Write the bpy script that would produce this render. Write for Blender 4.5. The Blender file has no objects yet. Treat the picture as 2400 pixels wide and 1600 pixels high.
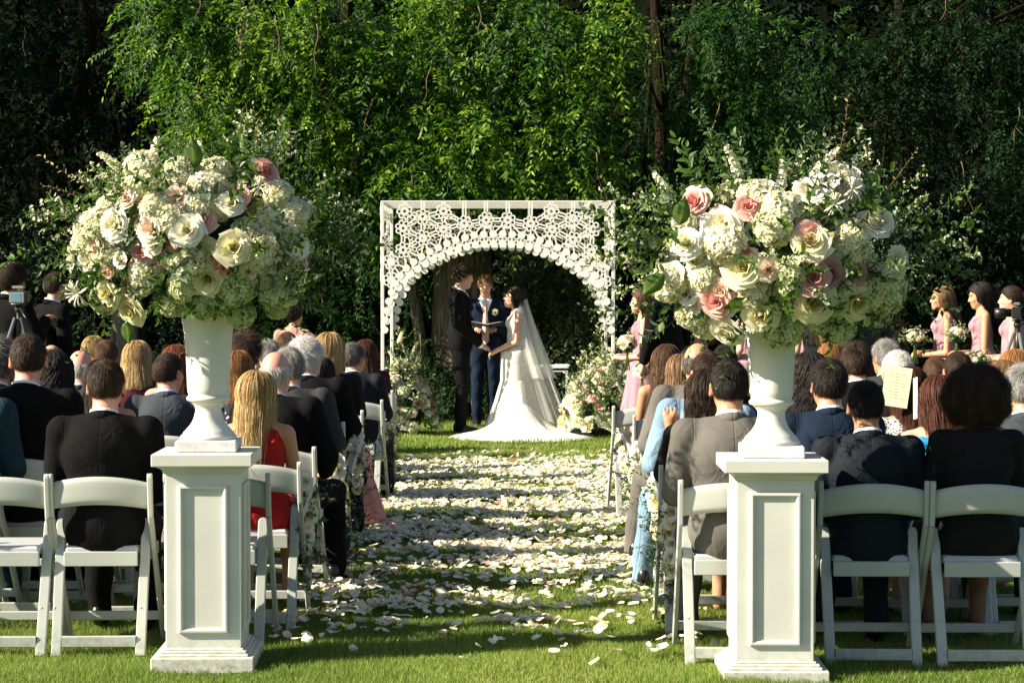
import bpy, math, random
import numpy as np
from mathutils import Vector, Matrix, Euler

rng = np.random.default_rng(7)
random.seed(7)
R = math.radians
PI = math.pi
scene = bpy.context.scene
COL = scene.collection

# ------------------------------------------------------------------ camera
CAM_H = 1.6
FPX = 4667.0            # focal length in pixels of the 2400 px wide photograph
HOR = 681.0             # row of the horizon
cam_d = bpy.data.cameras.new('camera')
cam_d.sensor_width = 36.0
cam_d.lens = 36.0 * FPX / 2400.0
cam_d.clip_start = 0.1
cam_d.clip_end = 500.0
cam = bpy.data.objects.new('camera', cam_d)
PITCH = math.atan((800.0 - HOR) / FPX)
cam.location = (0, 0, CAM_H)
cam.rotation_euler = (PI / 2 - PITCH, 0, 0)
COL.objects.link(cam)
scene.camera = cam

# ------------------------------------------------------------------ light
SUN_E, SUN_A = R(31.0), R(75.0)      # elevation; azimuth measured from behind the camera towards the left
sun_dir = Vector((-math.cos(SUN_E) * math.sin(SUN_A), -math.cos(SUN_E) * math.cos(SUN_A), math.sin(SUN_E)))
world = bpy.data.worlds.new('World')
scene.world = world
world.use_nodes = True
wn = world.node_tree
bg = wn.nodes['Background']
sky = wn.nodes.new('ShaderNodeTexSky')
sky.sky_type = 'NISHITA'
sky.sun_disc = False
sky.sun_elevation = SUN_E
sky.sun_rotation = math.atan2(sun_dir.x, sun_dir.y)
wn.links.new(sky.outputs[0], bg.inputs[0])
bg.inputs[1].default_value = 0.05
sd = bpy.data.lights.new('sun', 'SUN')
sd.energy = 5.0
sd.angle = R(0.5)
sd.color = (1.0, 0.90, 0.71)
sun = bpy.data.objects.new('sun', sd)
sun.rotation_euler = sun_dir.to_track_quat('Z', 'Y').to_euler()
sun.location = (-20, -10, 20)
COL.objects.link(sun)
scene.view_settings.view_transform = 'Standard'
scene.view_settings.look = 'None'
scene.view_settings.gamma = 1.0
scene.view_settings.exposure = 1.52
scene.render.engine = 'CYCLES'
scene.cycles.max_bounces = 8
scene.cycles.diffuse_bounces = 3
scene.cycles.glossy_bounces = 3
scene.cycles.transparent_max_bounces = 12
scene.cycles.transmission_bounces = 4
scene.cycles.use_denoising = True
scene.cycles.caustics_reflective = False
scene.cycles.caustics_refractive = False
scene.cycles.sample_clamp_indirect = 6.0

def at(px, py, Y):
    """the world point at distance Y that the photograph shows at pixel (px, py)"""
    c, s = math.cos(PITCH), math.sin(PITCH)
    u, v = (px - 1200.0) / FPX, (800.0 - py) / FPX
    dx, dy, dz = u, c + v * s, -s + v * c
    return Vector((dx / dy * Y, Y, CAM_H + dz / dy * Y))

# ------------------------------------------------------------------ materials
def new_mat(name):
    m = bpy.data.materials.new(name)
    m.use_nodes = True
    nt = m.node_tree
    b = nt.nodes['Principled BSDF']
    return m, nt, b

def col4(c):
    return (c[0], c[1], c[2], 1.0)

def tex_coord(nt, scale=(1, 1, 1), kind='Object'):
    tc = nt.nodes.new('ShaderNodeTexCoord')
    mp = nt.nodes.new('ShaderNodeMapping')
    mp.inputs['Scale'].default_value = scale
    nt.links.new(tc.outputs[kind], mp.inputs[0])
    return mp.outputs[0]

def noise(nt, vec, scale, detail=3.0, rough=0.5, dist=0.0):
    n = nt.nodes.new('ShaderNodeTexNoise')
    n.inputs['Scale'].default_value = scale
    n.inputs['Detail'].default_value = detail
    n.inputs['Roughness'].default_value = rough
    n.inputs['Distortion'].default_value = dist
    if vec is not None:
        nt.links.new(vec, n.inputs['Vector'])
    return n.outputs['Fac']

def ramp(nt, fac, stops):
    r = nt.nodes.new('ShaderNodeValToRGB')
    el = r.color_ramp.elements
    while len(el) < len(stops):
        el.new(0.5)
    for e, (p, c) in zip(el, stops):
        e.position = p
        e.color = col4(c)
    nt.links.new(fac, r.inputs[0])
    return r.outputs[0]

def bump(nt, b, height, strength, dist):
    bp = nt.nodes.new('ShaderNodeBump')
    bp.inputs['Strength'].default_value = strength
    bp.inputs['Distance'].default_value = dist
    nt.links.new(height, bp.inputs['Height'])
    nt.links.new(bp.outputs[0], b.inputs['Normal'])
    return bp

def attr(nt, name):
    a = nt.nodes.new('ShaderNodeAttribute')
    a.attribute_name = name
    return a.outputs['Fac']

def plain_mat(name, col, rough=0.5, var=0.06, scale=8.0, bmp=0.15, bdist=0.002, bscale=60.0, metal=0.0, spec=0.5, scuff=0.0, dirt=0.0):
    m, nt, b = new_mat(name)
    v = tex_coord(nt)
    f = noise(nt, v, scale, 4.0)
    lo = [max(0, c * (1 - var)) for c in col]
    hi = [min(1, c * (1 + var)) for c in col]
    c_out = ramp(nt, f, [(0.3, lo), (0.7, hi)])
    def blend(fac, dark, src):
        mx = nt.nodes.new('ShaderNodeMix'); mx.data_type = 'RGBA'
        nt.links.new(fac, mx.inputs[0]); nt.links.new(src, mx.inputs[6]); mx.inputs[7].default_value = col4(dark)
        return mx.outputs[2]
    def rng_(src, a0, a1, b0, b1):
        mr = nt.nodes.new('ShaderNodeMapRange'); nt.links.new(src, mr.inputs[0])
        for i_, q_ in enumerate((a0, a1, b0, b1)): mr.inputs[1 + i_].default_value = q_
        return mr.outputs[0]
    if scuff:
        c_out = blend(rng_(noise(nt, tex_coord(nt, (1.0, 1.0, 0.35)), 34.0, 5.0, 0.7, 1.5), 0.66, 0.74, 0.0, scuff), tuple(c * 0.5 for c in col), c_out)
    if dirt:
        sp = nt.nodes.new('ShaderNodeSeparateXYZ'); nt.links.new(v, sp.inputs[0])
        h_ = rng_(sp.outputs[2], 0.0, 0.14, 1.0, 0.0)
        ml = nt.nodes.new('ShaderNodeMath'); ml.operation = 'MULTIPLY'
        nt.links.new(h_, ml.inputs[0]); nt.links.new(rng_(noise(nt, v, 28.0, 5.0, 0.7), 0.42, 0.66, 0.0, dirt), ml.inputs[1])
        c_out = blend(ml.outputs[0], (0.16, 0.16, 0.08), c_out)
    nt.links.new(c_out, b.inputs['Base Color'])
    b.inputs['Roughness'].default_value = rough
    b.inputs['Metallic'].default_value = metal
    b.inputs['Specular IOR Level'].default_value = spec
    if bmp:
        bump(nt, b, noise(nt, v, bscale, 3.0), bmp, bdist)
    return m

_cloth = {}
def cloth_mat(name, col, rough=0.85, wr=0.5, sheen=0.0, spec=0.2):
    key = (name, tuple(col), rough, wr)
    if key in _cloth:
        return _cloth[key]
    m, nt, b = new_mat(name)
    v = tex_coord(nt)
    f = noise(nt, v, 5.0, 5.0)
    lo = [c * 0.8 for c in col]
    hi = [min(1, c * 1.2) for c in col]
    nt.links.new(ramp(nt, f, [(0.3, lo), (0.7, hi)]), b.inputs['Base Color'])
    b.inputs['Roughness'].default_value = rough
    b.inputs['Specular IOR Level'].default_value = spec
    b.inputs['Sheen Weight'].default_value = sheen
    big = noise(nt, tex_coord(nt, (1.0, 1.0, 0.7)), 9.0, 2.0, 0.5, 1.4)
    fine = noise(nt, v, 420.0, 1.0)
    mx = nt.nodes.new('ShaderNodeMath')
    mx.operation = 'MULTIPLY_ADD'
    nt.links.new(fine, mx.inputs[0])
    mx.inputs[1].default_value = 0.025
    nt.links.new(big, mx.inputs[2])
    h = mx.outputs[0]
    if 'wool' in name or 'linen' in name:
        # centre back seam and armhole seams, 3 mm grooves
        tc = nt.nodes.new('ShaderNodeTexCoord'); sp = nt.nodes.new('ShaderNodeSeparateXYZ')
        nt.links.new(tc.outputs['Object'], sp.inputs[0])
        ab = nt.nodes.new('ShaderNodeMath'); ab.operation = 'ABSOLUTE'; nt.links.new(sp.outputs[0], ab.inputs[0])
        mn = None
        for x0 in (0.0, 0.172):
            q = nt.nodes.new('ShaderNodeMath'); q.operation = 'SUBTRACT'; nt.links.new(ab.outputs[0], q.inputs[0]); q.inputs[1].default_value = x0
            q2 = nt.nodes.new('ShaderNodeMath'); q2.operation = 'ABSOLUTE'; nt.links.new(q.outputs[0], q2.inputs[0])
            if mn is None: mn = q2
            else:
                m3 = nt.nodes.new('ShaderNodeMath'); m3.operation = 'MINIMUM'; nt.links.new(mn.outputs[0], m3.inputs[0]); nt.links.new(q2.outputs[0], m3.inputs[1]); mn = m3
        mr = nt.nodes.new('ShaderNodeMapRange'); mr.inputs[1].default_value = 0.0; mr.inputs[2].default_value = 0.005; mr.inputs[3].default_value = -0.16; mr.inputs[4].default_value = 0.0
        nt.links.new(mn.outputs[0], mr.inputs[0])
        ad = nt.nodes.new('ShaderNodeMath'); ad.operation = 'ADD'; nt.links.new(h, ad.inputs[0]); nt.links.new(mr.outputs[0], ad.inputs[1]); h = ad.outputs[0]
    bump(nt, b, h, wr, 0.03)
    _cloth[key] = m
    return m

_tone = {}
def tone_mat(name, stops, rough=0.6, transl=0.0, spec=0.4, tcol=None, bscale=0, bstr=0.3, bdist=0.002, sss=0.0):
    """colour picked per leaf, petal or strand by the attribute tone"""
    if name in _tone:
        return _tone[name]
    m, nt, b = new_mat(name)
    c = ramp(nt, attr(nt, 'tone'), stops)
    nt.links.new(c, b.inputs['Base Color'])
    b.inputs['Roughness'].default_value = rough
    b.inputs['Specular IOR Level'].default_value = spec
    if bscale:
        bump(nt, b, noise(nt, tex_coord(nt), bscale, 3.0), bstr, bdist)
    if transl > 0:
        tr = nt.nodes.new('ShaderNodeBsdfTranslucent')
        if tcol:
            mxc = nt.nodes.new('ShaderNodeMix')
            mxc.data_type = 'RGBA'
            mxc.blend_type = 'MULTIPLY'
            mxc.inputs[0].default_value = 1.0
            nt.links.new(c, mxc.inputs[6])
            mxc.inputs[7].default_value = col4(tcol)
            nt.links.new(mxc.outputs[2], tr.inputs[0])
        else:
            nt.links.new(c, tr.inputs[0])
        mx = nt.nodes.new('ShaderNodeMixShader')
        mx.inputs[0].default_value = transl
        nt.links.new(b.outputs[0], mx.inputs[1])
        nt.links.new(tr.outputs[0], mx.inputs[2])
        nt.links.new(mx.outputs[0], nt.nodes['Material Output'].inputs[0])
    _tone[name] = m
    return m

# ------------------------------------------------------------------ mesh building
class MB:
    """collects faces as numpy blocks, builds one mesh"""
    def __init__(self):
        self.v, self.f4, self.f3, self.n = [], [], [], 0
        self.tone = []
    def add(self, verts, faces, tone=0.5):
        verts = np.asarray(verts, dtype=np.float64).reshape(-1, 3)
        q = [f for f in faces if len(f) == 4]
        t = [f for f in faces if len(f) == 3]
        for f in faces:
            if len(f) > 4:
                for k in range(1, len(f) - 1):
                    t.append((f[0], f[k], f[k + 1]))
        if q:
            self.f4.append(np.asarray(q, dtype=np.int64) + self.n)
        if t:
            self.f3.append(np.asarray(t, dtype=np.int64) + self.n)
        self.v.append(verts)
        tn = np.asarray(tone, dtype=np.float64)
        self.tone.append(np.full(len(verts), float(tone)) if tn.ndim == 0 else tn)
        self.n += len(verts)
        return self
    def add_np(self, verts, f4=None, f3=None, tone=0.5):
        if f4 is not None and len(f4):
            self.f4.append(np.asarray(f4, dtype=np.int64) + self.n)
        if f3 is not None and len(f3):
            self.f3.append(np.asarray(f3, dtype=np.int64) + self.n)
        self.v.append(np.asarray(verts, dtype=np.float64))
        tn = np.asarray(tone, dtype=np.float64)
        self.tone.append(np.full(len(verts), float(tone)) if tn.ndim == 0 else tn)
        self.n += len(verts)
        return self
    def merge(self, other, M=None, tone=None):
        v = np.concatenate(other.v)
        if M is not None:
            A = np.array(M)
            v = v @ A[:3, :3].T + A[:3, 3]
        f4 = np.concatenate(other.f4) if other.f4 else None
        f3 = np.concatenate(other.f3) if other.f3 else None
        self.add_np(v, f4, f3, np.concatenate(other.tone) if tone is None else tone)
        return self
    def mesh(self, name, mat=None, smooth=True):
        v = np.concatenate(self.v)
        me = bpy.data.meshes.new(name)
        n4 = sum(len(a) for a in self.f4)
        n3 = sum(len(a) for a in self.f3)
        loops = []
        if n4: loops.append(np.concatenate(self.f4).reshape(-1))
        if n3: loops.append(np.concatenate(self.f3).reshape(-1))
        loops = np.concatenate(loops).astype(np.int32)
        starts = np.concatenate([np.arange(n4) * 4, n4 * 4 + np.arange(n3) * 3]).astype(np.int32)
        me.vertices.add(len(v))
        me.vertices.foreach_set('co', v.astype(np.float32).reshape(-1))
        me.loops.add(len(loops))
        me.loops.foreach_set('vertex_index', loops)
        me.polygons.add(n4 + n3)
        me.polygons.foreach_set('loop_start', starts)
        me.polygons.foreach_set('use_smooth', np.full(n4 + n3, smooth))
        a = me.attributes.new('tone', 'FLOAT', 'POINT')
        a.data.foreach_set('value', np.concatenate(self.tone).astype(np.float32))
        me.update(calc_edges=True)
        if mat:
            me.materials.append(mat)
        return me
    def build(self, name, mat=None, parent=None, smooth=True, loc=None, kind=None):
        return put(name, self.mesh(name, mat, smooth), parent, loc=loc, kind=kind)

def put(name, me, parent=None, loc=None, rot=None, scale=None, kind=None, mat=None, M=None):
    o = bpy.data.objects.new(name, me)
    COL.objects.link(o)
    if parent is not None:
        o.parent = parent
    if M is not None:
        o.matrix_local = M
    else:
        if loc is not None: o.location = loc
        if rot is not None: o.rotation_euler = rot
        if scale is not None: o.scale = (scale,) * 3 if not hasattr(scale, '__len__') else scale
    if kind: o['kind'] = kind
    if mat is not None and me is not None:
        if not me.materials:
            me.materials.append(mat)
        o.material_slots[0].link = 'OBJECT'
        o.material_slots[0].material = mat
    return o

def tag(o, label=None, cat=None, group=None, kind=None):
    if label: o['label'] = label
    if cat: o['category'] = cat
    if group: o['group'] = group
    if kind: o['kind'] = kind
    return o

def thing(name, label, cat, loc=(0, 0, 0), rz=0.0, group=None, scale=None):
    o = bpy.data.objects.new(name, None)
    o.empty_display_size = 0.2
    COL.objects.link(o)
    o.location = loc
    o.rotation_euler = (0, 0, rz)
    if scale: o.scale = (scale,) * 3
    return tag(o, label, cat, group)

def frame_from(d, up=(0, 0, 1)):
    d = Vector(d).normalized()
    u = Vector(up)
    s = d.cross(u)
    if s.length < 1e-4:
        s = d.cross(Vector((0, 1, 0)))
    s.normalize()
    u = s.cross(d).normalized()
    return s, u, d

def tube(mb, pts, rad, n=6, tone=0.5, cap=True):
    pts = [Vector(p) for p in pts]
    if not hasattr(rad, '__len__'):
        rad = [rad] * len(pts)
    V, F = [], []
    prev = None
    for i, p in enumerate(pts):
        d = (pts[min(i + 1, len(pts) - 1)] - pts[max(i - 1, 0)])
        s, u, d = frame_from(d, prev if prev is not None else (0.13, 0.07, 1))
        prev = u
        for k in range(n):
            a = 2 * PI * k / n
            V.append(p + s * (math.cos(a) * rad[i]) + u * (math.sin(a) * rad[i]))
    for i in range(len(pts) - 1):
        for k in range(n):
            k2 = (k + 1) % n
            F.append((i * n + k, i * n + k2, (i + 1) * n + k2, (i + 1) * n + k))
    if cap:
        F.append(tuple(range(n - 1, -1, -1)))
        F.append(tuple(range((len(pts) - 1) * n, len(pts) * n)))
    mb.add([tuple(v) for v in V], F, tone)
    return mb

def lathe(mb, prof, n=40, tone=0.5, ctr=(0, 0)):
    V, F = [], []
    for r, z in prof:
        for k in range(n):
            a = 2 * PI * k / n
            V.append((ctr[0] + r * math.cos(a), ctr[1] + r * math.sin(a), z))
    for i in range(len(prof) - 1):
        for k in range(n):
            k2 = (k + 1) % n
            F.append((i * n + k, i * n + k2, (i + 1) * n + k2, (i + 1) * n + k))
    mb.add(V, F, tone)
    return mb

def box(mb, lo, hi, ch=0.0, tone=0.5):
    """box with chamfered edges"""
    x0, y0, z0 = lo
    x1, y1, z1 = hi
    if ch <= 0:
        V = [(x, y, z) for z in (z0, z1) for x, y in ((x0, y0), (x1, y0), (x1, y1), (x0, y1))]
        F = [(3, 2, 1, 0), (4, 5, 6, 7), (0, 1, 5, 4), (1, 2, 6, 5), (2, 3, 7, 6), (3, 0, 4, 7)]
        mb.add(V, F, tone)
        return mb
    V = []
    def ring(i, z, c):
        return [(x0 + i + c, y0 + i, z), (x1 - i - c, y0 + i, z), (x1 - i, y0 + i + c, z), (x1 - i, y1 - i - c, z),
                (x1 - i - c, y1 - i, z), (x0 + i + c, y1 - i, z), (x0 + i, y1 - i - c, z), (x0 + i, y0 + i + c, z)]
    V += ring(ch, z0, ch * 0.4) + ring(0, z0 + ch, ch) + ring(0, z1 - ch, ch) + ring(ch, z1, ch * 0.4)
    F = [tuple(range(7, -1, -1)), tuple(range(24, 32))]
    for r in range(3):
        for k in range(8):
            k2 = (k + 1) % 8
            F.append((r * 8 + k, r * 8 + k2, r * 8 + 8 + k2, r * 8 + 8 + k))
    mb.add(V, F, tone)
    return mb

def beam(mb, p0, p1, side, w, t, round0=False, round1=False, ch=0.004, tone=0.5, bow=None):
    """a bar from p0 to p1; w across along side, t in the third direction; ends can be rounded across w"""
    p0, p1 = Vector(p0), Vector(p1)
    L = (p1 - p0).length
    d = (p1 - p0).normalized()
    s = Vector(side)
    s = (s - d * s.dot(d)).normalized()
    n = d.cross(s)
    st = []
    def endcap(rev):
        out = []
        for a in (8, 30, 55, 90):
            out.append((w / 2 * (1 - math.sin(R(a))), max(0.12, math.sin(R(a))) if False else math.cos(R(90 - a))))
        return out
    if round0:
        for a in (10, 30, 55, 90):
            st.append((w / 2 * (1 - math.sin(R(a))), math.sin(R(a)) if a == 90 else math.sqrt(max(0.02, 1 - (1 - (1 - math.sin(R(a)))) ** 2)) if False else math.cos(R(90 - a))))
        st = [(w / 2 * (1 - math.cos(R(a))), math.sin(R(a))) for a in (14, 35, 60, 90)]
    else:
        st = [(0.0, 1.0)]
    if round1:
        st += [(L - w / 2 * (1 - math.cos(R(a))), math.sin(R(a))) for a in (90, 60, 35, 14)]
    else:
        st += [(L, 1.0)]
    V, F = [], []
    for (x, k) in st:
        hw, ht = w / 2 * k, t / 2
        c = min(ch, hw * 0.6)
        for (a, b) in ((-hw + c, -ht), (hw - c, -ht), (hw, -ht + ch), (hw, ht - ch), (hw - c, ht), (-hw + c, ht), (-hw, ht - ch), (-hw, -ht + ch)):
            q = p0 + d * x + s * a + n * b
            if bow: q = q + Vector(bow) * math.sin(PI * x / L)
            V.append(tuple(q))
    m = len(st)
    F = [tuple(range(7, -1, -1)), tuple(range(8 * (m - 1), 8 * m))]
    for r in range(m - 1):
        for k in range(8):
            k2 = (k + 1) % 8
            F.append((r * 8 + k, r * 8 + k2, r * 8 + 8 + k2, r * 8 + 8 + k))
    mb.add(V, F, tone)
    return mb

def ball(mb, c, r, n=10, m=7, tone=0.5):
    rx, ry, rz = (r, r, r) if not hasattr(r, '__len__') else r
    V, F = [], []
    for i in range(m + 1):
        t = PI * i / m
        for k in range(n):
            a = 2 * PI * k / n
            V.append((c[0] + rx * math.sin(t) * math.cos(a), c[1] + ry * math.sin(t) * math.sin(a), c[2] + rz * math.cos(t)))
    for i in range(m):
        for k in range(n):
            k2 = (k + 1) % n
            F.append((i * n + k, (i + 1) * n + k, (i + 1) * n + k2, i * n + k2))
    mb.add(V, F, tone)
    return mb

# ------------------------------------------------------------------ smooth solids from distance fields
def smin(a, b, k):
    h = np.clip(0.5 + 0.5 * (b - a) / k, 0, 1)
    return b * (1 - h) + a * h - k * h * (1 - h)

def cone(P, a, b, ra, rb):
    a, b = np.asarray(a, float), np.asarray(b, float)
    ab = b - a
    t = np.clip(((P - a) @ ab) / (ab @ ab), 0, 1)
    return np.linalg.norm(P - a - t[:, None] * ab, axis=1) - (ra + (rb - ra) * t)

def ell(P, c, r, rot=None):
    q = P - np.asarray(c, float)
    if rot is not None:
        q = q @ rot
    r = np.asarray(r, float)
    k0 = np.linalg.norm(q / r, axis=1)
    k1 = np.linalg.norm(q / (r * r), axis=1) + 1e-9
    return k0 * (k0 - 1) / k1

def rotm(ax, ang):
    return np.array(Matrix.Rotation(ang, 3, ax))

def sdf_mesh(name, fn, lo, hi, h, mat=None, tone=0.5, smooth=True, tonefn=None):
    lo, hi = np.asarray(lo, float), np.asarray(hi, float)
    B = 4
    nb = np.ceil((hi - lo) / (h * B)).astype(int)
    n = nb * B + 1
    ci = np.stack(np.meshgrid(*[np.arange(k) for k in nb], indexing='ij'), -1).reshape(-1, 3)
    cc = lo + (ci + 0.5) * h * B
    d = fn(cc)
    act = np.abs(d) < h * B * 1.35
    field = np.repeat(np.repeat(np.repeat(d.reshape(nb), B, 0), B, 1), B, 2)
    full = np.ones(n) * 1.0
    full[:-1, :-1, :-1] = field
    full[-1] = 1; full[:, -1] = 1; full[:, :, -1] = 1
    off = np.stack(np.meshgrid(*[np.arange(B + 1)] * 3, indexing='ij'), -1).reshape(-1, 3)
    idx = (ci[act][:, None, :] * B + off[None]).reshape(-1, 3)
    flat = np.unique(np.ravel_multi_index(idx.T, n))
    ijk = np.stack(np.unravel_index(flat, n), -1)
    full.reshape(-1)[flat] = fn(lo + ijk * h)
    f = full
    s = f < 0
    c = sum(s[a:n[0] - 1 + a, b:n[1] - 1 + b, e:n[2] - 1 + e].astype(np.int8) for a in (0, 1) for b in (0, 1) for e in (0, 1))
    am = (c > 0) & (c < 8)
    ids = -np.ones(am.shape, dtype=np.int64)
    cells = np.argwhere(am)
    ids[am] = np.arange(len(cells))
    acc = np.zeros((len(cells), 3))
    cnt = np.zeros(len(cells))
    corners = [(a, b, e) for a in (0, 1) for b in (0, 1) for e in (0, 1)]
    val = {k: f[cells[:, 0] + k[0], cells[:, 1] + k[1], cells[:, 2] + k[2]] for k in corners}
    for k in corners:
        for ax in range(3):
            if k[ax] == 0:
                k2 = list(k); k2[ax] = 1; k2 = tuple(k2)
                fa, fb = val[k], val[k2]
                m = (fa < 0) != (fb < 0)
                t = fa[m] / (fa[m] - fb[m])
                p = np.tile(np.array(k, float), (m.sum(), 1))
                p[:, ax] += t
                acc[m] += p
                cnt[m] += 1
    V = lo + (cells + acc / cnt[:, None]) * h
    Q = []
    for ax in range(3):
        o1, o2 = (ax + 1) % 3, (ax + 2) % 3
        sl0 = [slice(None)] * 3; sl1 = [slice(None)] * 3
        sl0[ax] = slice(0, -1); sl1[ax] = slice(1, None)
        ch = s[tuple(sl0)] != s[tuple(sl1)]
        e = np.argwhere(ch)
        ok = (e[:, o1] > 0) & (e[:, o2] > 0) & (e[:, o1] < n[o1] - 1) & (e[:, o2] < n[o2] - 1)
        e = e[ok]
        def cell(d1, d2):
            q = e.copy(); q[:, o1] -= d1; q[:, o2] -= d2
            return ids[q[:, 0], q[:, 1], q[:, 2]]
        q = np.stack([cell(1, 1), cell(0, 1), cell(0, 0), cell(1, 0)], -1)
        ins = s[e[:, 0], e[:, 1], e[:, 2]]
        q[~ins] = q[~ins][:, ::-1]
        Q.append(q)
    Q = np.concatenate(Q)
    Q = Q[(Q >= 0).all(1)]
    mb = MB()
    tn = tone if tonefn is None else tonefn(V)
    mb.add_np(V, Q, None, tn)
    return mb.mesh(name, mat, smooth)
# ================================================================== GROUND
def ground_z(x, y):
    x = np.asarray(x, float); y = np.asarray(y, float)
    return 0.012 * np.sin(x * 0.9 + 0.4) * np.cos(y * 0.7) + 0.006 * np.sin(x * 2.3 + y * 1.7)

m_lawn, nt, b = new_mat('lawn_soil')
v = tex_coord(nt)
nt.links.new(ramp(nt, noise(nt, v, 3.0, 8.0, 0.65), [(0.3, (0.04, 0.07, 0.012)), (0.5, (0.08, 0.12, 0.02)), (0.72, (0.13, 0.16, 0.03))]), b.inputs['Base Color'])
b.inputs['Roughness'].default_value = 0.95
b.inputs['Specular IOR Level'].default_value = 0.1
bump(nt, b, noise(nt, v, 120.0, 4.0), 0.8, 0.02)

gx = np.linspace(-60, 60, 161); gx = np.sign(gx) * (np.abs(gx) / 60) ** 1.7 * 60
gy = np.concatenate([np.linspace(-12, 6, 12), np.linspace(6.4, 34, 120), np.linspace(36, 90, 12)])
GX, GY = np.meshgrid(gx, gy)
GZ = ground_z(GX, GY) - 0.004
V = np.stack([GX, GY, GZ], -1).reshape(-1, 3)
nx_ = len(gx)
i, j = np.meshgrid(np.arange(len(gy) - 1), np.arange(nx_ - 1), indexing='ij')
a0 = (i * nx_ + j).reshape(-1)
mb = MB(); mb.add_np(V, np.stack([a0, a0 + 1, a0 + nx_ + 1, a0 + nx_], -1))
mb.build('lawn', m_lawn, kind='structure')

# hillside added behind the trees so gaps show near black, not sky
m_backing = plain_mat('backing_black', (0.006, 0.008, 0.004), 1.0, 0.4, 1.5, 0.6, 0.05, 9.0, spec=0.0)
hx = np.linspace(-45, 45, 50); hy = np.linspace(32, 60, 24)
HX, HY = np.meshgrid(hx, hy)
HZ = np.clip((HY - 33) / 8.0, 0, 1) ** 0.8 * 11 - 0.05 + 0.5 * np.sin(HX * 0.5) * np.clip((HY - 33) / 5, 0, 1)
V = np.stack([HX, HY, HZ], -1).reshape(-1, 3)
i, j = np.meshgrid(np.arange(len(hy) - 1), np.arange(len(hx) - 1), indexing='ij')
a0 = (i * len(hx) + j).reshape(-1)
mb = MB(); mb.add_np(V, np.stack([a0, a0 + 1, a0 + len(hx) + 1, a0 + len(hx)], -1))
mb.build('dark_backing', m_backing, kind='structure')

# grass blades
m_grass = tone_mat('grass_blade', [(0.0, (0.08, 0.14, 0.024)), (0.45, (0.20, 0.285, 0.052)), (0.8, (0.35, 0.42, 0.095)), (1.0, (0.54, 0.50, 0.20))],
                   0.6, 0.45, 0.2)
def blades(n, x0, x1, y0, y1, h0, h1, w, mask=None):
    x = rng.uniform(x0, x1, n)
    y = y0 + (y1 - y0) * rng.random(n)
    if mask is not None:
        k = mask(x, y); x, y = x[k], y[k]
    n = len(x)
    z = ground_z(x, y) - 0.006
    hh = rng.uniform(h0, h1, n) * (0.75 + 0.35 * np.sin(x * 5 + 1.3 * np.sin(y * 4)) * np.sin(y * 6 + x))
    a = rng.uniform(0, 2 * PI, n)
    lean = rng.uniform(0.1, 0.8, n) * hh
    la = rng.uniform(0, 2 * PI, n)
    wx, wy = np.cos(a) * w / 2, np.sin(a) * w / 2
    p0 = np.stack([x - wx, y - wy, z], -1)
    p1 = np.stack([x + wx, y + wy, z], -1)
    p2 = np.stack([x + np.cos(la) * lean, y + np.sin(la) * lean, z + hh], -1)
    V = np.stack([p0, p1, p2], 1).reshape(-1, 3)
    F = np.arange(n * 3).reshape(-1, 3)
    patch = 0.5 + 0.5 * np.sin(x * 2.1 + 2.0 * np.sin(y * 1.3)) * np.cos(y * 1.9 + x * 0.7)
    t = np.clip(0.25 + 0.45 * patch + rng.normal(0, 0.17, n), 0, 1)
    dry = rng.random(n) < 0.035
    t[dry] = 1.0
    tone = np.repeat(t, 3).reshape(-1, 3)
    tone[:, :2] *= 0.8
    return V, F, tone.reshape(-1)
gm = MB()
def near_mask(x, y):
    return np.abs(x) < 0.262 * y + 0.15
for args in ((260000, -3, 3, 7.75, 10.2, 0.02, 0.052, 0.0042), (170000, -4, 4, 10.2, 14.5, 0.02, 0.05, 0.0065),
             (150000, -5.2, 5.2, 14.5, 20.0, 0.02, 0.05, 0.009), (95000, -6.2, 6.2, 20.0, 25.4, 0.025, 0.065, 0.012)):
    V, F, t = blades(*args, mask=near_mask)
    gm.add_np(V, None, F, t)
gm.build('grass', m_grass, kind='stuff')

# ================================================================== PEDESTALS AND URNS
m_white = plain_mat('painted_wood', (0.60, 0.60, 0.55), 0.45, 0.07, 5.0, 0.2, 0.001, 90.0, scuff=0.35, dirt=0.7)
m_urn = plain_mat('urn_plaster', (0.64, 0.635, 0.59), 0.55, 0.07, 6.0, 0.2, 0.001, 120.0, scuff=0.4)
m_plinth = plain_mat('worn_plaster', (0.58, 0.57, 0.57), 0.75, 0.16, 20.0, 0.5, 0.002, 60.0)

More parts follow.
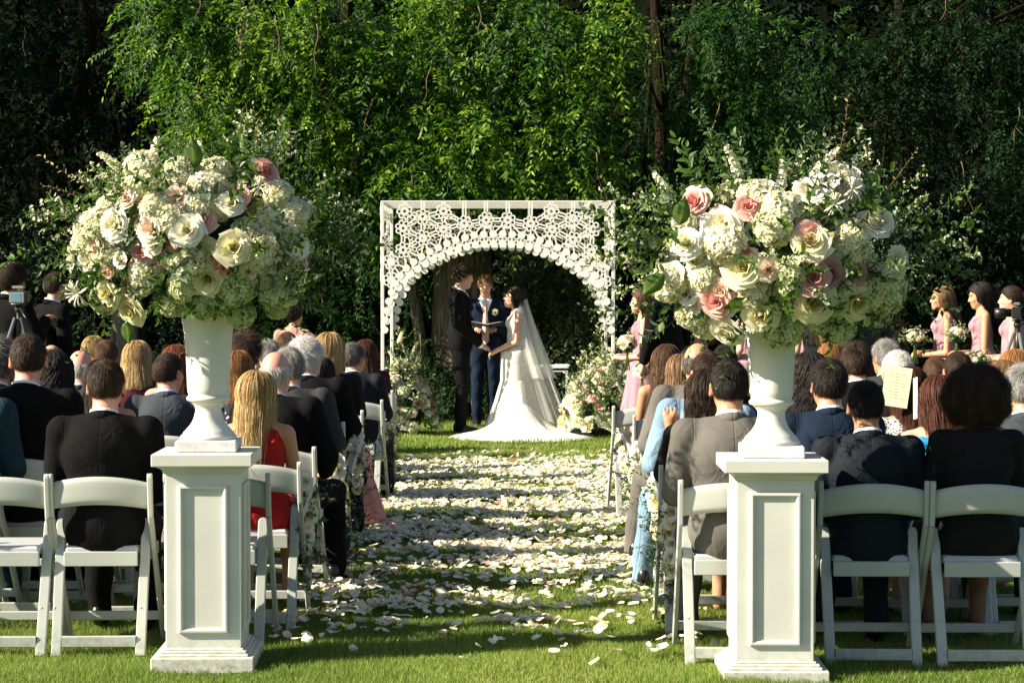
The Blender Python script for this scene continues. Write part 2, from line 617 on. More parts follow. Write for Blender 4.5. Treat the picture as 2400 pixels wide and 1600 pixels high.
def pedestal(label, loc, rz):
    t = thing('pedestal', label, 'pedestal', loc, rz)
    H, w = 0.91, 0.16
    mb = MB(); box(mb, (-w, -w, 0.0485), (w, w, H - 0.07), 0.003); mb.build('column', m_white, t, smooth=False)
    mb = MB()
    box(mb, (-0.217, -0.217, -0.02), (0.217, 0.217, 0.048), 0.004)
    for k, (r_, z0, z1) in enumerate(((0.192, 0.048, 0.060), (0.183, 0.060, 0.072), (0.170, 0.072, 0.080))):
        box(mb, (-r_, -r_, z0), (r_, r_, z1), 0.003)
    mb.build('base', m_white, t, smooth=False)
    mb = MB()
    prof = [(0.163, H - 0.088), (0.167, H - 0.082), (0.170, H - 0.078), (0.172, H - 0.070), (0.180, H - 0.062), (0.190, H - 0.058), (0.196, H - 0.054)]
    V, F = [], []
    for r_, z in prof:
        V += [(-r_, -r_, z), (r_, -r_, z), (r_, r_, z), (-r_, r_, z)]
    for q in range(len(prof) - 1):
        for k in range(4):
            k2 = (k + 1) % 4
            F.append((q * 4 + k, q * 4 + k2, q * 4 + 4 + k2, q * 4 + 4 + k))
    F.append((3, 2, 1, 0)); F.append(tuple(4 * (len(prof) - 1) + k for k in range(4)))
    mb.add(V, F)
    mb.build('cornice', m_white, t, smooth=False)
    mb = MB(); box(mb, (-0.212, -0.212, H - 0.0535), (0.212, 0.212, H), 0.004); mb.build('cap', m_white, t, smooth=False)
    for side in range(4):
        mb = MB()
        x0, x1, z0, z1 = -0.105, 0.105, 0.145, 0.775
        # raised mitred moulding of the panel, three steps deep
        prof = [(0.0, 0.0), (0.0, 0.009), (0.005, 0.0125), (0.012, 0.013), (0.015, 0.009), (0.019, 0.007), (0.022, 0.0)]
        V, F = [], []
        for o_, d_ in prof:
            V += [(x0 + o_, -w - d_ - 0.0008, z0 + o_), (x1 - o_, -w - d_ - 0.0008, z0 + o_), (x1 - o_, -w - d_ - 0.0008, z1 - o_), (x0 + o_, -w - d_ - 0.0008, z1 - o_)]
        for q in range(len(prof) - 1):
            for k in range(4):
                k2 = (k + 1) % 4
                F.append((q * 4 + k, q * 4 + k2, q * 4 + 4 + k2, q * 4 + 4 + k))
        mb.add(V, F)
        o = mb.build('panel_moulding', m_white, t, smooth=False)
        o.rotation_euler.z = side * PI / 2
    return t

def urn(label, loc, rz):
    t = thing('urn', label, 'urn', loc, rz)
    mb = MB(); box(mb, (-0.131, -0.131, 0.0005), (0.131, 0.131, 0.050), 0.006); mb.build('plinth', m_plinth, t, smooth=False)
    prof = [(0.119, 0.0505), (0.122, 0.058), (0.119, 0.066), (0.112, 0.070), (0.108, 0.080), (0.096, 0.092), (0.082, 0.108), (0.072, 0.122), (0.066, 0.135),
            (0.061, 0.150), (0.057, 0.168), (0.056, 0.180), (0.060, 0.192), (0.068, 0.202), (0.076, 0.208), (0.080, 0.212)]
    mb = MB(); lathe(mb, prof, 56); mb.build('foot', m_urn, t)
    prof = [(0.080, 0.213), (0.090, 0.216), (0.094, 0.222), (0.094, 0.230), (0.088, 0.236), (0.084, 0.242), (0.088, 0.250), (0.091, 0.27), (0.092, 0.30),
            (0.094, 0.36), (0.098, 0.43), (0.103, 0.50), (0.110, 0.56), (0.119, 0.61), (0.126, 0.63), (0.128, 0.636), (0.122, 0.64), (0.112, 0.628), (0.100, 0.58), (0.0, 0.575)]
    mb = MB(); lathe(mb, prof, 56); mb.build('bowl', m_urn, t)
    return t
PL = Vector((-1.317, 8.60, 0)); PR = Vector((1.082, 8.30, 0))
PLA, PRA = R(1.5), R(-1.0)
pedestal('white panelled pedestal on the lawn in front of the empty left chair', PL, PLA)
pedestal('white panelled pedestal on the lawn beside the man in the grey suit', PR, PRA)
urn('white trumpet urn standing on the left pedestal', PL + Vector((0.005, 0, 0.91)), R(3))
urn('white trumpet urn standing on the right pedestal', PR + Vector((0.0, 0, 0.91)), R(-4))

# ================================================================== CHAIRS
m_chair = plain_mat('white_resin', (0.40, 0.42, 0.395), 0.38, 0.04, 6.0, 0.05, 0.001, 80.0, scuff=0.35, dirt=0.7)
m_pad = plain_mat('white_vinyl', (0.42, 0.44, 0.46), 0.45, 0.02, 6.0, 0.1, 0.001, 200.0)
m_steel = plain_mat('steel_rivet', (0.5, 0.5, 0.48), 0.35, 0.05, 20, 0, metal=1.0)

def backrest_mb():
    mb = MB()
    nx, nz = 14, 5
    V = []
    for side in (0, 1):
        for i in range(nx + 1):
            u = i / nx * 2 - 1
            x = u * 0.214
            arc = 0.030 * (1 - u * u) ** 1.0
            yb = -0.030 * (1 - u * u)
            for j in range(nz + 1):
                w_ = j / nz
                z = 0.632 + arc * 0.75 + (0.118 + arc * 0.25) * w_
                e = 1.0 if 0 < j < nz else 0.35
                y = -0.178 - 0.05 * (z - 0.63) + yb + (0.0075 * e if side else -0.0075 * e)
                V.append((x, y, z))
    m = (nx + 1) * (nz + 1)
    F = []
    for i in range(nx):
        for j in range(nz):
            a = i * (nz + 1) + j
            F.append((a, a + nz + 1, a + nz + 2, a + 1))
            F.append((m + a, m + a + 1, m + a + nz + 2, m + a + nz + 1))
        a = i * (nz + 1)
        F.append((a, m + a, m + a + nz + 1, a + nz + 1))
        a += nz
        F.append((a, a + nz + 1, m + a + nz + 1, m + a))
    mb.add(V, F)
    return mb

def make_chair_parts():
    P = []
    P.append(('backrest', backrest_mb().mesh('backrest', m_chair)))
    for s in (-1, 1):
        mb = MB()
        beam(mb, (s * 0.226, -0.206, 0.792), (s * 0.226, -0.180, 0.60), (0, 1, 0), 0.036, 0.022, round0=True, ch=0.005)
        beam(mb, (s * 0.226, -0.180, 0.602), (s * 0.226, 0.225, -0.012), (0, 1, 0), 0.036, 0.0218, ch=0.005)
        P.append(('front_leg', mb.mesh('front_leg', m_chair, False)))
        mb = MB()
        beam(mb, (s * 0.190, -0.045, 0.575), (s * 0.184, -0.225, -0.012), (1, 0, 0), 0.044, 0.026, round0=True, ch=0.004)
        P.append(('rear_leg', mb.mesh('rear_leg', m_chair, False)))
    mb = MB(); beam(mb, (-0.162, -0.2135, 0.050), (0.162, -0.2135, 0.050), (0, 0, 1), 0.050, 0.020)
    P.append(('rear_crossbar', mb.mesh('rear_crossbar', m_chair, False)))
    mb = MB(); beam(mb, (-0.215, 0.160, 0.105), (0.215, 0.160, 0.105), (0, 0, 1), 0.042, 0.016)
    P.append(('front_crossbar', mb.mesh('front_crossbar', m_chair, False)))
    mb = MB()
    box(mb, (-0.163, -0.155, 0.375), (0.163, -0.135, 0.440), 0.003)
    box(mb, (-0.205, -0.02, 0.385), (-0.187, 0.225, 0.442), 0.003)
    box(mb, (0.187, -0.02, 0.385), (0.205, 0.225, 0.442), 0.003)
    box(mb, (-0.186, 0.208, 0.385), (0.186, 0.225, 0.442), 0.003)
    P.append(('seat_frame', mb.mesh('seat_frame', m_chair, False)))
    mb = MB(); box(mb, (-0.160, -0.134, 0.425), (0.160, 0.205, 0.462), 0.010)
    P.append(('seat', mb.mesh('seat', m_pad, False)))
    return P
CHAIR = make_chair_parts()
rv = MB(); ball(rv, (0, 0, 0), (0.003, 0.006, 0.006), 8, 5)
RIVET = rv.mesh('rivet', m_steel)
def chair(loc, rz, label, near=False):
    rz += random.uniform(-0.035, 0.035)
    t = thing('folding_chair', label, 'chair', loc, rz, 'white folding chairs for the guests')
    for n, me in CHAIR:
        put(n, me, t)
    if near:
        for s in (-1, 1):
            put('rivet', RIVET, t, loc=(s * 0.238, -0.07, 0.435))
            put('rivet', RIVET, t, loc=(s * 0.19, -0.2185, 0.20), rot=(0, 0, PI / 2))
    return t
# ================================================================== PEOPLE
HS = 1.06      # size of the head
def head_sdf(Q, fem=False):
    k = 0.93 if fem else 1.0
    d = ell(Q, (0, -0.012, 0.024), (0.0755 * k, 0.097 * k, 0.094 * k))
    d = smin(d, ell(Q, (0, 0.028, -0.045), (0.056 * k, 0.062, 0.066 * k)), 0.03)
    d = smin(d, ell(Q, (0, 0.062, -0.092 * k), (0.022, 0.022, 0.017)), 0.03)          # chin
    d = smin(d, ell(Q, (0, 0.078, 0.028), (0.045, 0.012, 0.012)), 0.015)             # brow
    for s in (-1, 1):
        d = smin(d, ell(Q, (s * 0.035, 0.064, -0.022), (0.018, 0.018, 0.016)), 0.02)  # cheek
        e = ell(Q, (s * 0.031, 0.088, 0.010), (0.017, 0.011, 0.010))                  # eye hollow
        d = -smin(-d, e, 0.010)
        ear = ell(Q, (s * 0.078 * k, -0.012, -0.006), (0.010, 0.018, 0.032), rotm('Z', s * -0.5) @ rotm('X', 0.18))
        ear = -smin(-ear, ell(Q, (s * 0.090 * k, -0.004, -0.002), (0.008, 0.009, 0.018)), 0.006)
        d = smin(d, ear, 0.008)
    d = smin(d, cone(Q, (0, 0.082, 0.018), (0, 0.101, -0.024), 0.006, 0.0105), 0.010)  # nose
    d = smin(d, ell(Q, (0, 0.094, -0.027), (0.015, 0.009, 0.007)), 0.008)
    d = smin(d, ell(Q, (0, 0.085, -0.053), (0.022, 0.010, 0.005)), 0.006)
    d = smin(d, ell(Q, (0, 0.084, -0.064), (0.019, 0.010, 0.006)), 0.006)
    return d

def head_tone(Q):
    t = np.full(len(Q), 0.5)
    front = Q[:, 1] > 0.055
    for s in (-1, 1):
        e = ((Q[:, 0] - s * 0.031) / 0.011) ** 2 + ((Q[:, 2] - 0.009) / 0.004) ** 2 < 1
        t[front & e & (Q[:, 1] > 0.066)] = 0.06
        bw = (np.abs(Q[:, 0] - s * 0.033) < 0.019) & (np.abs(Q[:, 2] - 0.031 + 4 * (Q[:, 0] - s * 0.033) ** 2) < 0.0045)
        t[front & bw] = 0.12
    lip = (np.abs(Q[:, 0]) < 0.022) & (np.abs(Q[:, 2] + 0.059) < 0.009)
    t[front & lip] = 1.0
    cheek = np.abs(np.linalg.norm(Q - np.array([0, 0.07, -0.02]), axis=1))
    ear = (np.abs(Q[:, 0]) > 0.074) & (np.abs(Q[:, 2]) < 0.045)
    t[ear] = 0.72
    return t

def hand_fn(w, d, side, curl=0.5, roll=0.0, fem=False):
    """hand that starts at wrist w and points along d; returns a distance function"""
    d = Vector(d).normalized()
    s, u, _ = frame_from(d)
    q = Matrix.Rotation(roll, 3, d)
    s, u = q @ s, q @ u
    k = 0.9 if fem else 1.0
    w = Vector(w)
    segs = [(w, w + d * 0.05 * k, 0.022 * k, 0.026 * k), (w + d * 0.03 * k - s * 0.012, w + d * 0.075 * k - s * 0.02, 0.018 * k, 0.017 * k),
            (w + d * 0.03 * k + s * 0.012, w + d * 0.075 * k + s * 0.02, 0.018 * k, 0.017 * k)]
    fing = []
    for i, L in enumerate((0.066, 0.075, 0.070, 0.055)):
        b_ = w + d * 0.078 * k + s * (0.030 - 0.020 * i) * k
        m1 = b_ + (d * math.cos(curl * 0.6) - u * math.sin(curl * 0.6)) * L * 0.5 * k
        e1 = m1 + (d * math.cos(curl * 1.9) - u * math.sin(curl * 1.9)) * L * 0.5 * k
        fing.append((b_, m1, 0.0088 * k, 0.0082 * k)); fing.append((m1, e1, 0.0082 * k, 0.0068 * k))
    tb = w + d * 0.025 * k + s * side * 0.022
    tm = tb + (d * 0.7 + s * side * 0.7 - u * 0.3).normalized() * 0.038 * k
    te = tm + (d * 0.95 + s * side * 0.1 - u * 0.4).normalized() * 0.030 * k
    fing += [(tb, tm, 0.012 * k, 0.010 * k), (tm, te, 0.010 * k, 0.008 * k)]
    def fn(P):
        dd = None
        for a, b_, ra, rb in segs:
            c = cone(P, a, b_, ra, rb)
            dd = c if dd is None else smin(dd, c, 0.012)
        ff = None
        for a, b_, ra, rb in fing:
            c = cone(P, a, b_, ra, rb)
            ff = c if ff is None else np.minimum(ff, c)
        return smin(dd, ff, 0.006)
    return fn

def seated_pose(fem=False, hyaw=0.0, hpitch=0.0, arms=0):
    if not fem:
        p = dict(hc=(0, 0.010, 1.195), nb=(0, -0.045, 1.055), ch=(0, -0.055, 0.90), wa=(0, -0.04, 0.66), hip=(0, -0.02, 0.555),
                 sh=0.184, shz=1.005, shy=-0.045, neck=0.056, up=0.052, seat=0.46)
    else:
        p = dict(hc=(0, 0.010, 1.125), nb=(0, -0.040, 0.995), ch=(0, -0.045, 0.855), wa=(0, -0.035, 0.66), hip=(0, -0.02, 0.55),
                 sh=0.142, shz=0.950, shy=-0.040, neck=0.045, up=0.040, seat=0.46)
    p['fem'] = fem
    p['hr'] = np.array(Euler((hpitch, 0, hyaw), 'XYZ').to_matrix())
    k = 0.82 if fem else 1.0
    p['el'] = [(s * 0.232 * k, 0.02, 0.725 if not fem else 0.70) for s in (-1, 1)]
    p['wr'] = [(s * 0.11 * k, 0.27, 0.64) for s in (-1, 1)]
    p['hd'] = [(-s * 0.55, 0.75, -0.25) for s in (-1, 1)]
    if arms == 1:   # one elbow out wider, hands apart
        p['el'] = [(-0.245 * k, -0.01, 0.72), (0.235 * k, 0.05, 0.735)]
        p['wr'] = [(-0.15 * k, 0.26, 0.62), (0.13 * k, 0.30, 0.62)]
    if arms == 2:   # left hand lifts a folded programme beside the head
        p['el'] = [(-0.25 * k, 0.10, 0.72), (0.255 * k, 0.03, 0.70)]
        p['wr'] = [(-0.20 * k, 0.13, 0.96), (0.11 * k, 0.27, 0.64)]
        p['hd'] = [(0.0, 0.10, 0.95), (-0.5, 0.75, -0.25)]
    p['kn'] = [(s * 0.12, 0.44, 0.50) for s in (-1, 1)]
    p['an'] = [(s * 0.11, 0.40, 0.09) for s in (-1, 1)]
    if not fem:
        p['an'] = [(-0.13, 0.50, 0.09), (0.12, 0.36, 0.09)]
    p['leg'] = True
    return p

def standing_pose(fem=False, hyaw=0.0, hpitch=0.0, arms='down'):
    if not fem:
        p = dict(hc=(0, 0.025, 1.685), nb=(0, -0.02, 1.535), ch=(0, -0.01, 1.36), wa=(0, 0.0, 1.10), hip=(0, 0.0, 0.96),
                 sh=0.180, shz=1.475, shy=-0.025, neck=0.056, up=0.052)
        k, z = 1.0, 0.0
    else:
        p = dict(hc=(0, 0.022, 1.515), nb=(0, -0.018, 1.385), ch=(0, -0.008, 1.235), wa=(0, 0.0, 1.03), hip=(0, -0.01, 0.89),
                 sh=0.145, shz=1.335, shy=-0.025, neck=0.044, up=0.038)
        k, z = 0.84, -0.14
    p['fem'] = fem
    p['hr'] = np.array(Euler((hpitch, 0, hyaw), 'XYZ').to_matrix())
    if arms == 'down':
        p['el'] = [(s * 0.25 * k, -0.03, 1.18 + z) for s in (-1, 1)]
        p['wr'] = [(s * 0.245 * k, 0.06, 0.93 + z) for s in (-1, 1)]
        p['hd'] = [(0, 0.2, -1)] * 2
    elif arms == 'clasp':
        p['el'] = [(s * 0.26 * k, -0.02, 1.18 + z) for s in (-1, 1)]
        p['wr'] = [(s * 0.06, 0.18, 0.98 + z) for s in (-1, 1)]
        p['hd'] = [(-s * 0.7, 0.35, -0.5) for s in (-1, 1)]
    elif arms == 'reach':       # both hands held out to the partner
        p['el'] = [(s * 0.23 * k, 0.00, 1.17 + z) for s in (-1, 1)]
        p['wr'] = [(s * 0.085, 0.225, (0.945 if not fem else 0.925)) for s in (-1, 1)]
        p['hd'] = [(-s * 0.15, 0.9, -0.45 if not fem else -0.5) for s in (-1, 1)]
    elif arms == 'book':
        p['el'] = [(s * 0.25, 0.02, 1.16) for s in (-1, 1)]
        p['wr'] = [(s * 0.10, 0.27, 1.165) for s in (-1, 1)]
        p['hd'] = [(-s * 0.25, 0.9, 0.1) for s in (-1, 1)]
    elif arms == 'bouquet':
        p['el'] = [(s * 0.24 * k, -0.01, 0.98) for s in (-1, 1)]
        p['wr'] = [(s * 0.045, 0.21, 0.965 + 0.01 * s) for s in (-1, 1)]
        p['hd'] = [(-s * 0.45, 0.85, 0.05) for s in (-1, 1)]
    elif arms == 'camera':
        p['el'] = [(s * 0.27, 0.05, 1.20) for s in (-1, 1)]
        p['wr'] = [(s * 0.12, 0.28, 1.36) for s in (-1, 1)]
        p['hd'] = [(-s * 0.25, 0.9, 0.2) for s in (-1, 1)]
    p['kn'] = [(s * 0.095, 0.02, 0.50) for s in (-1, 1)]
    p['an'] = [(s * 0.10, -0.01, 0.09) for s in (-1, 1)]
    p['leg'] = False
    return p

def body_sdf(p, legs=True):
    fem = p['fem']
    hc, hr = np.array(p['hc']), p['hr']
    nb, ch, wa, hip = (np.array(p[k]) for k in ('nb', 'ch', 'wa', 'hip'))
    hands = [hand_fn(p['wr'][i], p['hd'][i], -1 if i else 1, 0.7, 0.0, fem) for i in (0, 1)]
    def fn(P):
        d = head_sdf((P - hc) @ hr / HS, fem) * HS
        n0 = hc + hr @ np.array([0, -0.022, -0.055])
        d = smin(d, cone(P, n0, nb + [0, 0, -0.01], p['neck'], p['neck'] * 1.12), 0.022)
        for s in (-1, 1):
            sh = np.array([s * p['sh'], p['shy'], p['shz']])
            d = smin(d, cone(P, nb + [s * 0.02, 0, -0.015], sh, 0.040 if fem else 0.036, 0.036), 0.03 if fem else 0.02)
        t = ell(P, ch, (0.135 if fem else 0.155, 0.085 if fem else 0.105, 0.17))
        t = smin(t, ell(P, wa, (0.12, 0.085, 0.15)), 0.06)
        t = smin(t, ell(P, hip, (0.15, 0.11, 0.12)), 0.06)
        if fem:
            for s in (-1, 1):
                t = smin(t, ell(P, ch + [s * 0.062, 0.075, 0.0], (0.05, 0.045, 0.05)), 0.03)
        d = smin(d, t, 0.04)
        for i, s in ((0, -1), (1, 1)):
            sh = np.array([s * (p['sh'] + 0.012), p['shy'], p['shz'] - 0.012])
            a = cone(P, sh, p['el'][i], p['up'] * 1.05, p['up'] * 0.80)
            a = smin(a, cone(P, p['el'][i], p['wr'][i], p['up'] * 0.80, 0.024 if fem else 0.028), 0.015)
            a = smin(a, hands[i](P), 0.012)
            d = smin(d, a, 0.02)
            if legs:
                h0 = hip + [s * 0.085, 0.0, -0.03]
                d = smin(d, cone(P, h0, p['kn'][i], 0.078, 0.05), 0.03)
                d = smin(d, smin(cone(P, p['kn'][i], np.array(p['an'][i]), 0.052, 0.034), ell(P, (np.array(p['kn'][i]) * 0.6 + np.array(p['an'][i]) * 0.4) + [0, -0.025, 0], (0.045, 0.045, 0.1) if fem else (0.03, 0.03, 0.06)), 0.03), 0.02)
                d = smin(d, cone(P, np.array(p['an'][i]) + [0, 0.01, -0.04], np.array(p['an'][i]) + [0, 0.15, -0.062], 0.032, 0.022), 0.02)
        return d
    return fn

def body_mesh(name, p, h=0.0085, legs=True):
    z1 = p['hc'][2] + 0.14
    y1 = 0.68 if p['leg'] else 0.42
    hc, hr = np.array(p['hc']), p['hr']
    def tf(V):
        Q = (V - hc) @ hr / HS
        t = np.full(len(V), 0.5)
        near = np.linalg.norm(Q, axis=1) < 0.15
        t[near] = head_tone(Q[near])
        return t
    return sdf_mesh(name, body_sdf(p, legs), (-0.36, -0.20, -0.0), (0.36, y1, z1), h, tonefn=tf)

def folds(P, amp=0.004, f=22.0):
    x, y, z = P[:, 0], P[:, 1], P[:, 2]
    return amp * (np.sin(f * z + 6 * np.sin(5 * x + 2 * y) + 9 * x) * 0.6 + np.sin(f * 0.55 * z - 11 * x + 7 * y + 2 * np.sin(7 * z)) * 0.6)

def jacket_sdf(p, sleeves=True, length=None, grow=0.0, amp=0.0035, neckr=None, vcut=True):
    nb, ch, wa, hip = (np.array(p[k]) for k in ('nb', 'ch', 'wa', 'hip'))
    fem = p['fem']
    g = grow
    def fn(P):
        t = ell(P, ch + [0, -0.005, 0.01], (0.198 + g, 0.132 + g, 0.185)) if not fem else ell(P, ch + [0, 0, 0.0], (0.150 + g, 0.108 + g, 0.16))
        t = smin(t, ell(P, wa + [0, -0.01, 0.0], (0.182 + g, 0.135 + g, 0.19)) if not fem else ell(P, wa, (0.132 + g, 0.102 + g, 0.15)), 0.08)
        t = smin(t, ell(P, hip + [0, -0.015 if p['leg'] else -0.005, -0.01], (0.192 + g, 0.150 if p['leg'] else 0.128, 0.15)) if not fem else ell(P, hip + [0, -0.01, 0], (0.178 + g, 0.135 + g, 0.14)), 0.07)
        if fem:
            for s in (-1, 1):
                t = smin(t, ell(P, ch + [s * 0.062, 0.080, 0.0], (0.056, 0.050, 0.056)), 0.03)
        for s in (-1, 1):
            sh = np.array([s * (p['sh'] + 0.004), p['shy'], p['shz'] - 0.006])
            if sleeves or not fem:
                t = smin(t, cone(P, nb + [s * 0.015, -0.003, -0.030], sh, 0.058 if not fem else 0.050, (0.053 if not fem else 0.044) + g), 0.035)
        d = t
        if sleeves:
            for i, s in ((0, -1), (1, 1)):
                sh = np.array([s * (p['sh'] + 0.012), p['shy'], p['shz'] - 0.012])
                el_, wr = np.array(p['el'][i]), np.array(p['wr'][i])
                r0 = p['up'] + 0.016 + g
                wr2 = el_ + (wr - el_) * 0.93
                a = cone(P, sh, el_, r0 * 1.08, r0 * 0.96)
                a = smin(a, cone(P, el_, wr2, r0 * 0.96, r0 * 0.68), 0.012)
                c = ((P - wr2) @ ((wr - el_) / np.linalg.norm(wr - el_)))
                a = np.maximum(a, c)
                d = smin(d, a, 0.016)
        nearel = sum(np.exp(-(np.linalg.norm(P - np.array(p['el'][i]), axis=1) / 0.11) ** 2) for i in (0, 1)) if sleeves else 0
        low_ = np.exp(-((P[:, 2] - wa[2]) / 0.12) ** 2)
        d = d + folds(P, amp) * (1 + 0.8 * low_) + folds(P[:, [1, 2, 0]], amp * 1.3, 46.0) * nearel
        zt = p['nb'][2]
        d = np.maximum(d, P[:, 2] - (zt + 0.012 + 0.35 * (p['nb'][1] - P[:, 1])))
        if not sleeves or neckr:
            pass
        if length is not None:
            d = np.maximum(d, length - P[:, 2])
        if p['leg'] and not fem:
            d = np.maximum(d, (0.43 if True else 0) - P[:, 2] + 0.02 * np.sin(9 * P[:, 0]))
        # the open front shows the shirt: cut a narrow V
        if not fem and vcut:
            Q = P - np.array([0, ch[1] + 0.13, ch[2] + 0.02])
            v = np.maximum(np.abs(Q[:, 0]) - np.clip(0.010 + 0.36 * (Q[:, 2] + 0.06), 0, 0.075), -(Q[:, 2] + 0.06)) * 0.9
            v = np.maximum(v, -(P[:, 1] - ch[1] - 0.01))
            d = np.maximum(d, -v)
        return d
    return fn

def trousers_sdf(p):
    hip = np.array(p['hip'])
    def fn(P):
        d = ell(P, hip + [0, 0, -0.01], (0.168, 0.125, 0.12))
        legs = None
        for i, s in ((0, -1), (1, 1)):
            kn, an = np.array(p['kn'][i]), np.array(p['an'][i])
            a = cone(P, hip + [s * 0.080, 0, -0.045], kn, 0.096, 0.074)
            a = smin(a, cone(P, kn, an + [0, 0, -0.03], 0.072, 0.058), 0.012)
            legs = a if legs is None else np.minimum(legs, a)
        d = smin(d, legs, 0.04) + folds(P, 0.005, 30)
        return np.maximum(d, 0.035 - P[:, 2])
    return fn

def dress_sdf(p, straps=True, seat_skirt=True, back=0.0, sleeves=0, hem=None, nf=11, flare=1.0):
    nb, ch, wa, hip = (np.array(p[k]) for k in ('nb', 'ch', 'wa', 'hip'))
    top = jacket_sdf(p, sleeves=False, amp=0.002)
    def fn(P):
        d = top(P)
        zt = ch[2] + 0.075
        cutz = zt + 0.35 * np.abs(P[:, 0]) - back * (P[:, 1] < 0)
        d = np.maximum(d, P[:, 2] - cutz)
        for i, s in ((0, -1), (1, 1)):
            sh = np.array([s * (p['sh'] - 0.035), p['shy'], p['shz'] + 0.026])
            if straps:
                a = cone(P, sh, np.array([s * 0.10, ch[1] + 0.09, ch[2] + 0.05]), 0.013, 0.016)
                a = np.minimum(a, cone(P, sh, np.array([s * 0.095, ch[1] - 0.095, ch[2] + 0.05]), 0.013, 0.016))
                d = smin(d, a, 0.01)
            if sleeves:
                s0 = np.array([s * (p['sh'] + 0.012), p['shy'], p['shz'] - 0.012])
                e0 = np.array(p['el'][i])
                e1 = s0 + (e0 - s0) * min(sleeves, 1.0)
                a = cone(P, s0, e1, p['up'] + 0.014, p['up'] + 0.010)
                if sleeves > 1:
                    a = smin(a, cone(P, e0, p['wr'][i], p['up'] + 0.010, p['up'] + 0.0), 0.012)
                a = smin(a, cone(P, nb + [s * 0.02, -0.002, -0.03], s0, 0.050, 0.046), 0.02)
                d = smin(d, a, 0.015)
        if sleeves:
            d = smin(d, ell(P, ch, (0.150, 0.112, 0.17)), 0.02)
            d = np.maximum(d, P[:, 2] - (nb[2] - 0.002 + 0.3 * (nb[1] - P[:, 1])))
        if p['leg']:
            lo = hem if hem is not None else 0.32
            sk = None
            for i, s in ((0, -1), (1, 1)):
                kn = np.array(p['kn'][i])
                a = cone(P, hip + [s * 0.080, 0, -0.03], kn + [-s * 0.02, 0.0, 0.01], 0.105, 0.080)
                sk = a if sk is None else smin(sk, a, 0.06)
            kn = np.array([0, 0.43, 0.49])
            sk = smin(sk, ell(P, (0, 0.42, (0.5 + lo) / 2 - 0.03), (0.20, 0.095, 0.53 - lo)), 0.06)
            sk = np.maximum(sk, lo - P[:, 2])
            d = smin(d, sk + folds(P, 0.006, 26), 0.04)
        else:
            lo = hem if hem is not None else 0.03
            z = P[:, 2]
            k = np.clip((hip[2] - z) / (hip[2] - 0.0), 0, 1)
            r = 0.165 + (0.20 * flare) * k ** 1.15
            th = np.arctan2(P[:, 1], P[:, 0])
            r = r * (1 + (0.05 * k ** 0.7) * np.sin(nf * th + 2.0 * np.sin(2 * th + 3 * z)) + 0.02 * k * np.sin(23 * th + 5 * z))
            sk = (np.sqrt(P[:, 0] ** 2 + (P[:, 1] * 1.12) ** 2) - r) * 0.8
            sk = np.maximum(np.maximum(sk, lo - z), z - hip[2] - 0.02)
            d = smin(d, sk, 0.05)
        return d
    return fn

def ring_mesh(name, p, r0, r1, z0, z1, mat=None, th=0.004, ry=1.06, yoff=0.0, gap=0.0, tilt=0.35):
    """collar round the neck, open by gap radians at the front"""
    mb = MB()
    n = 36
    V, F = [], []
    c = np.array(p['nb'])
    for k in range(n + 1):
        a = PI / 2 + gap / 2 + (2 * PI - gap) * k / n
        for (r, z) in ((r0, z0), (r1, z1), (r1 + th, z1 - 0.001), (r1 + th * 2.6, (z0 + z1) / 2), (r0 + th * 1.4, z0)):
            x = r * math.cos(a); y = r * math.sin(a) * ry
            V.append((c[0] + x, c[1] + y + yoff, c[2] + z - tilt * y))
    for k in range(n):
        for j in range(5):
            j2 = (j + 1) % 5
            F.append((k * 5 + j, k * 5 + j2, k * 5 + 5 + j2, k * 5 + 5 + j))
    F.append((0, 1, 2, 3, 4)); F.append(tuple(n * 5 + q for q in (4, 3, 2, 1, 0)))
    mb.add(V, F)
    return mb.mesh(name, mat)

def shoe_mesh():
    def fn(P):
        d = ell(P, (0, 0.015, 0.045), (0.040, 0.075, 0.050))
        d = smin(d, ell(P, (0, 0.11, 0.028), (0.043, 0.085, 0.032)), 0.03)
        d = smin(d, ell(P, (0, -0.03, 0.07), (0.036, 0.045, 0.05)), 0.02)
        return np.maximum(d, -P[:, 2])
    return sdf_mesh('shoe', fn, (-0.07, -0.1, -0.02), (0.07, 0.22, 0.14), 0.010)

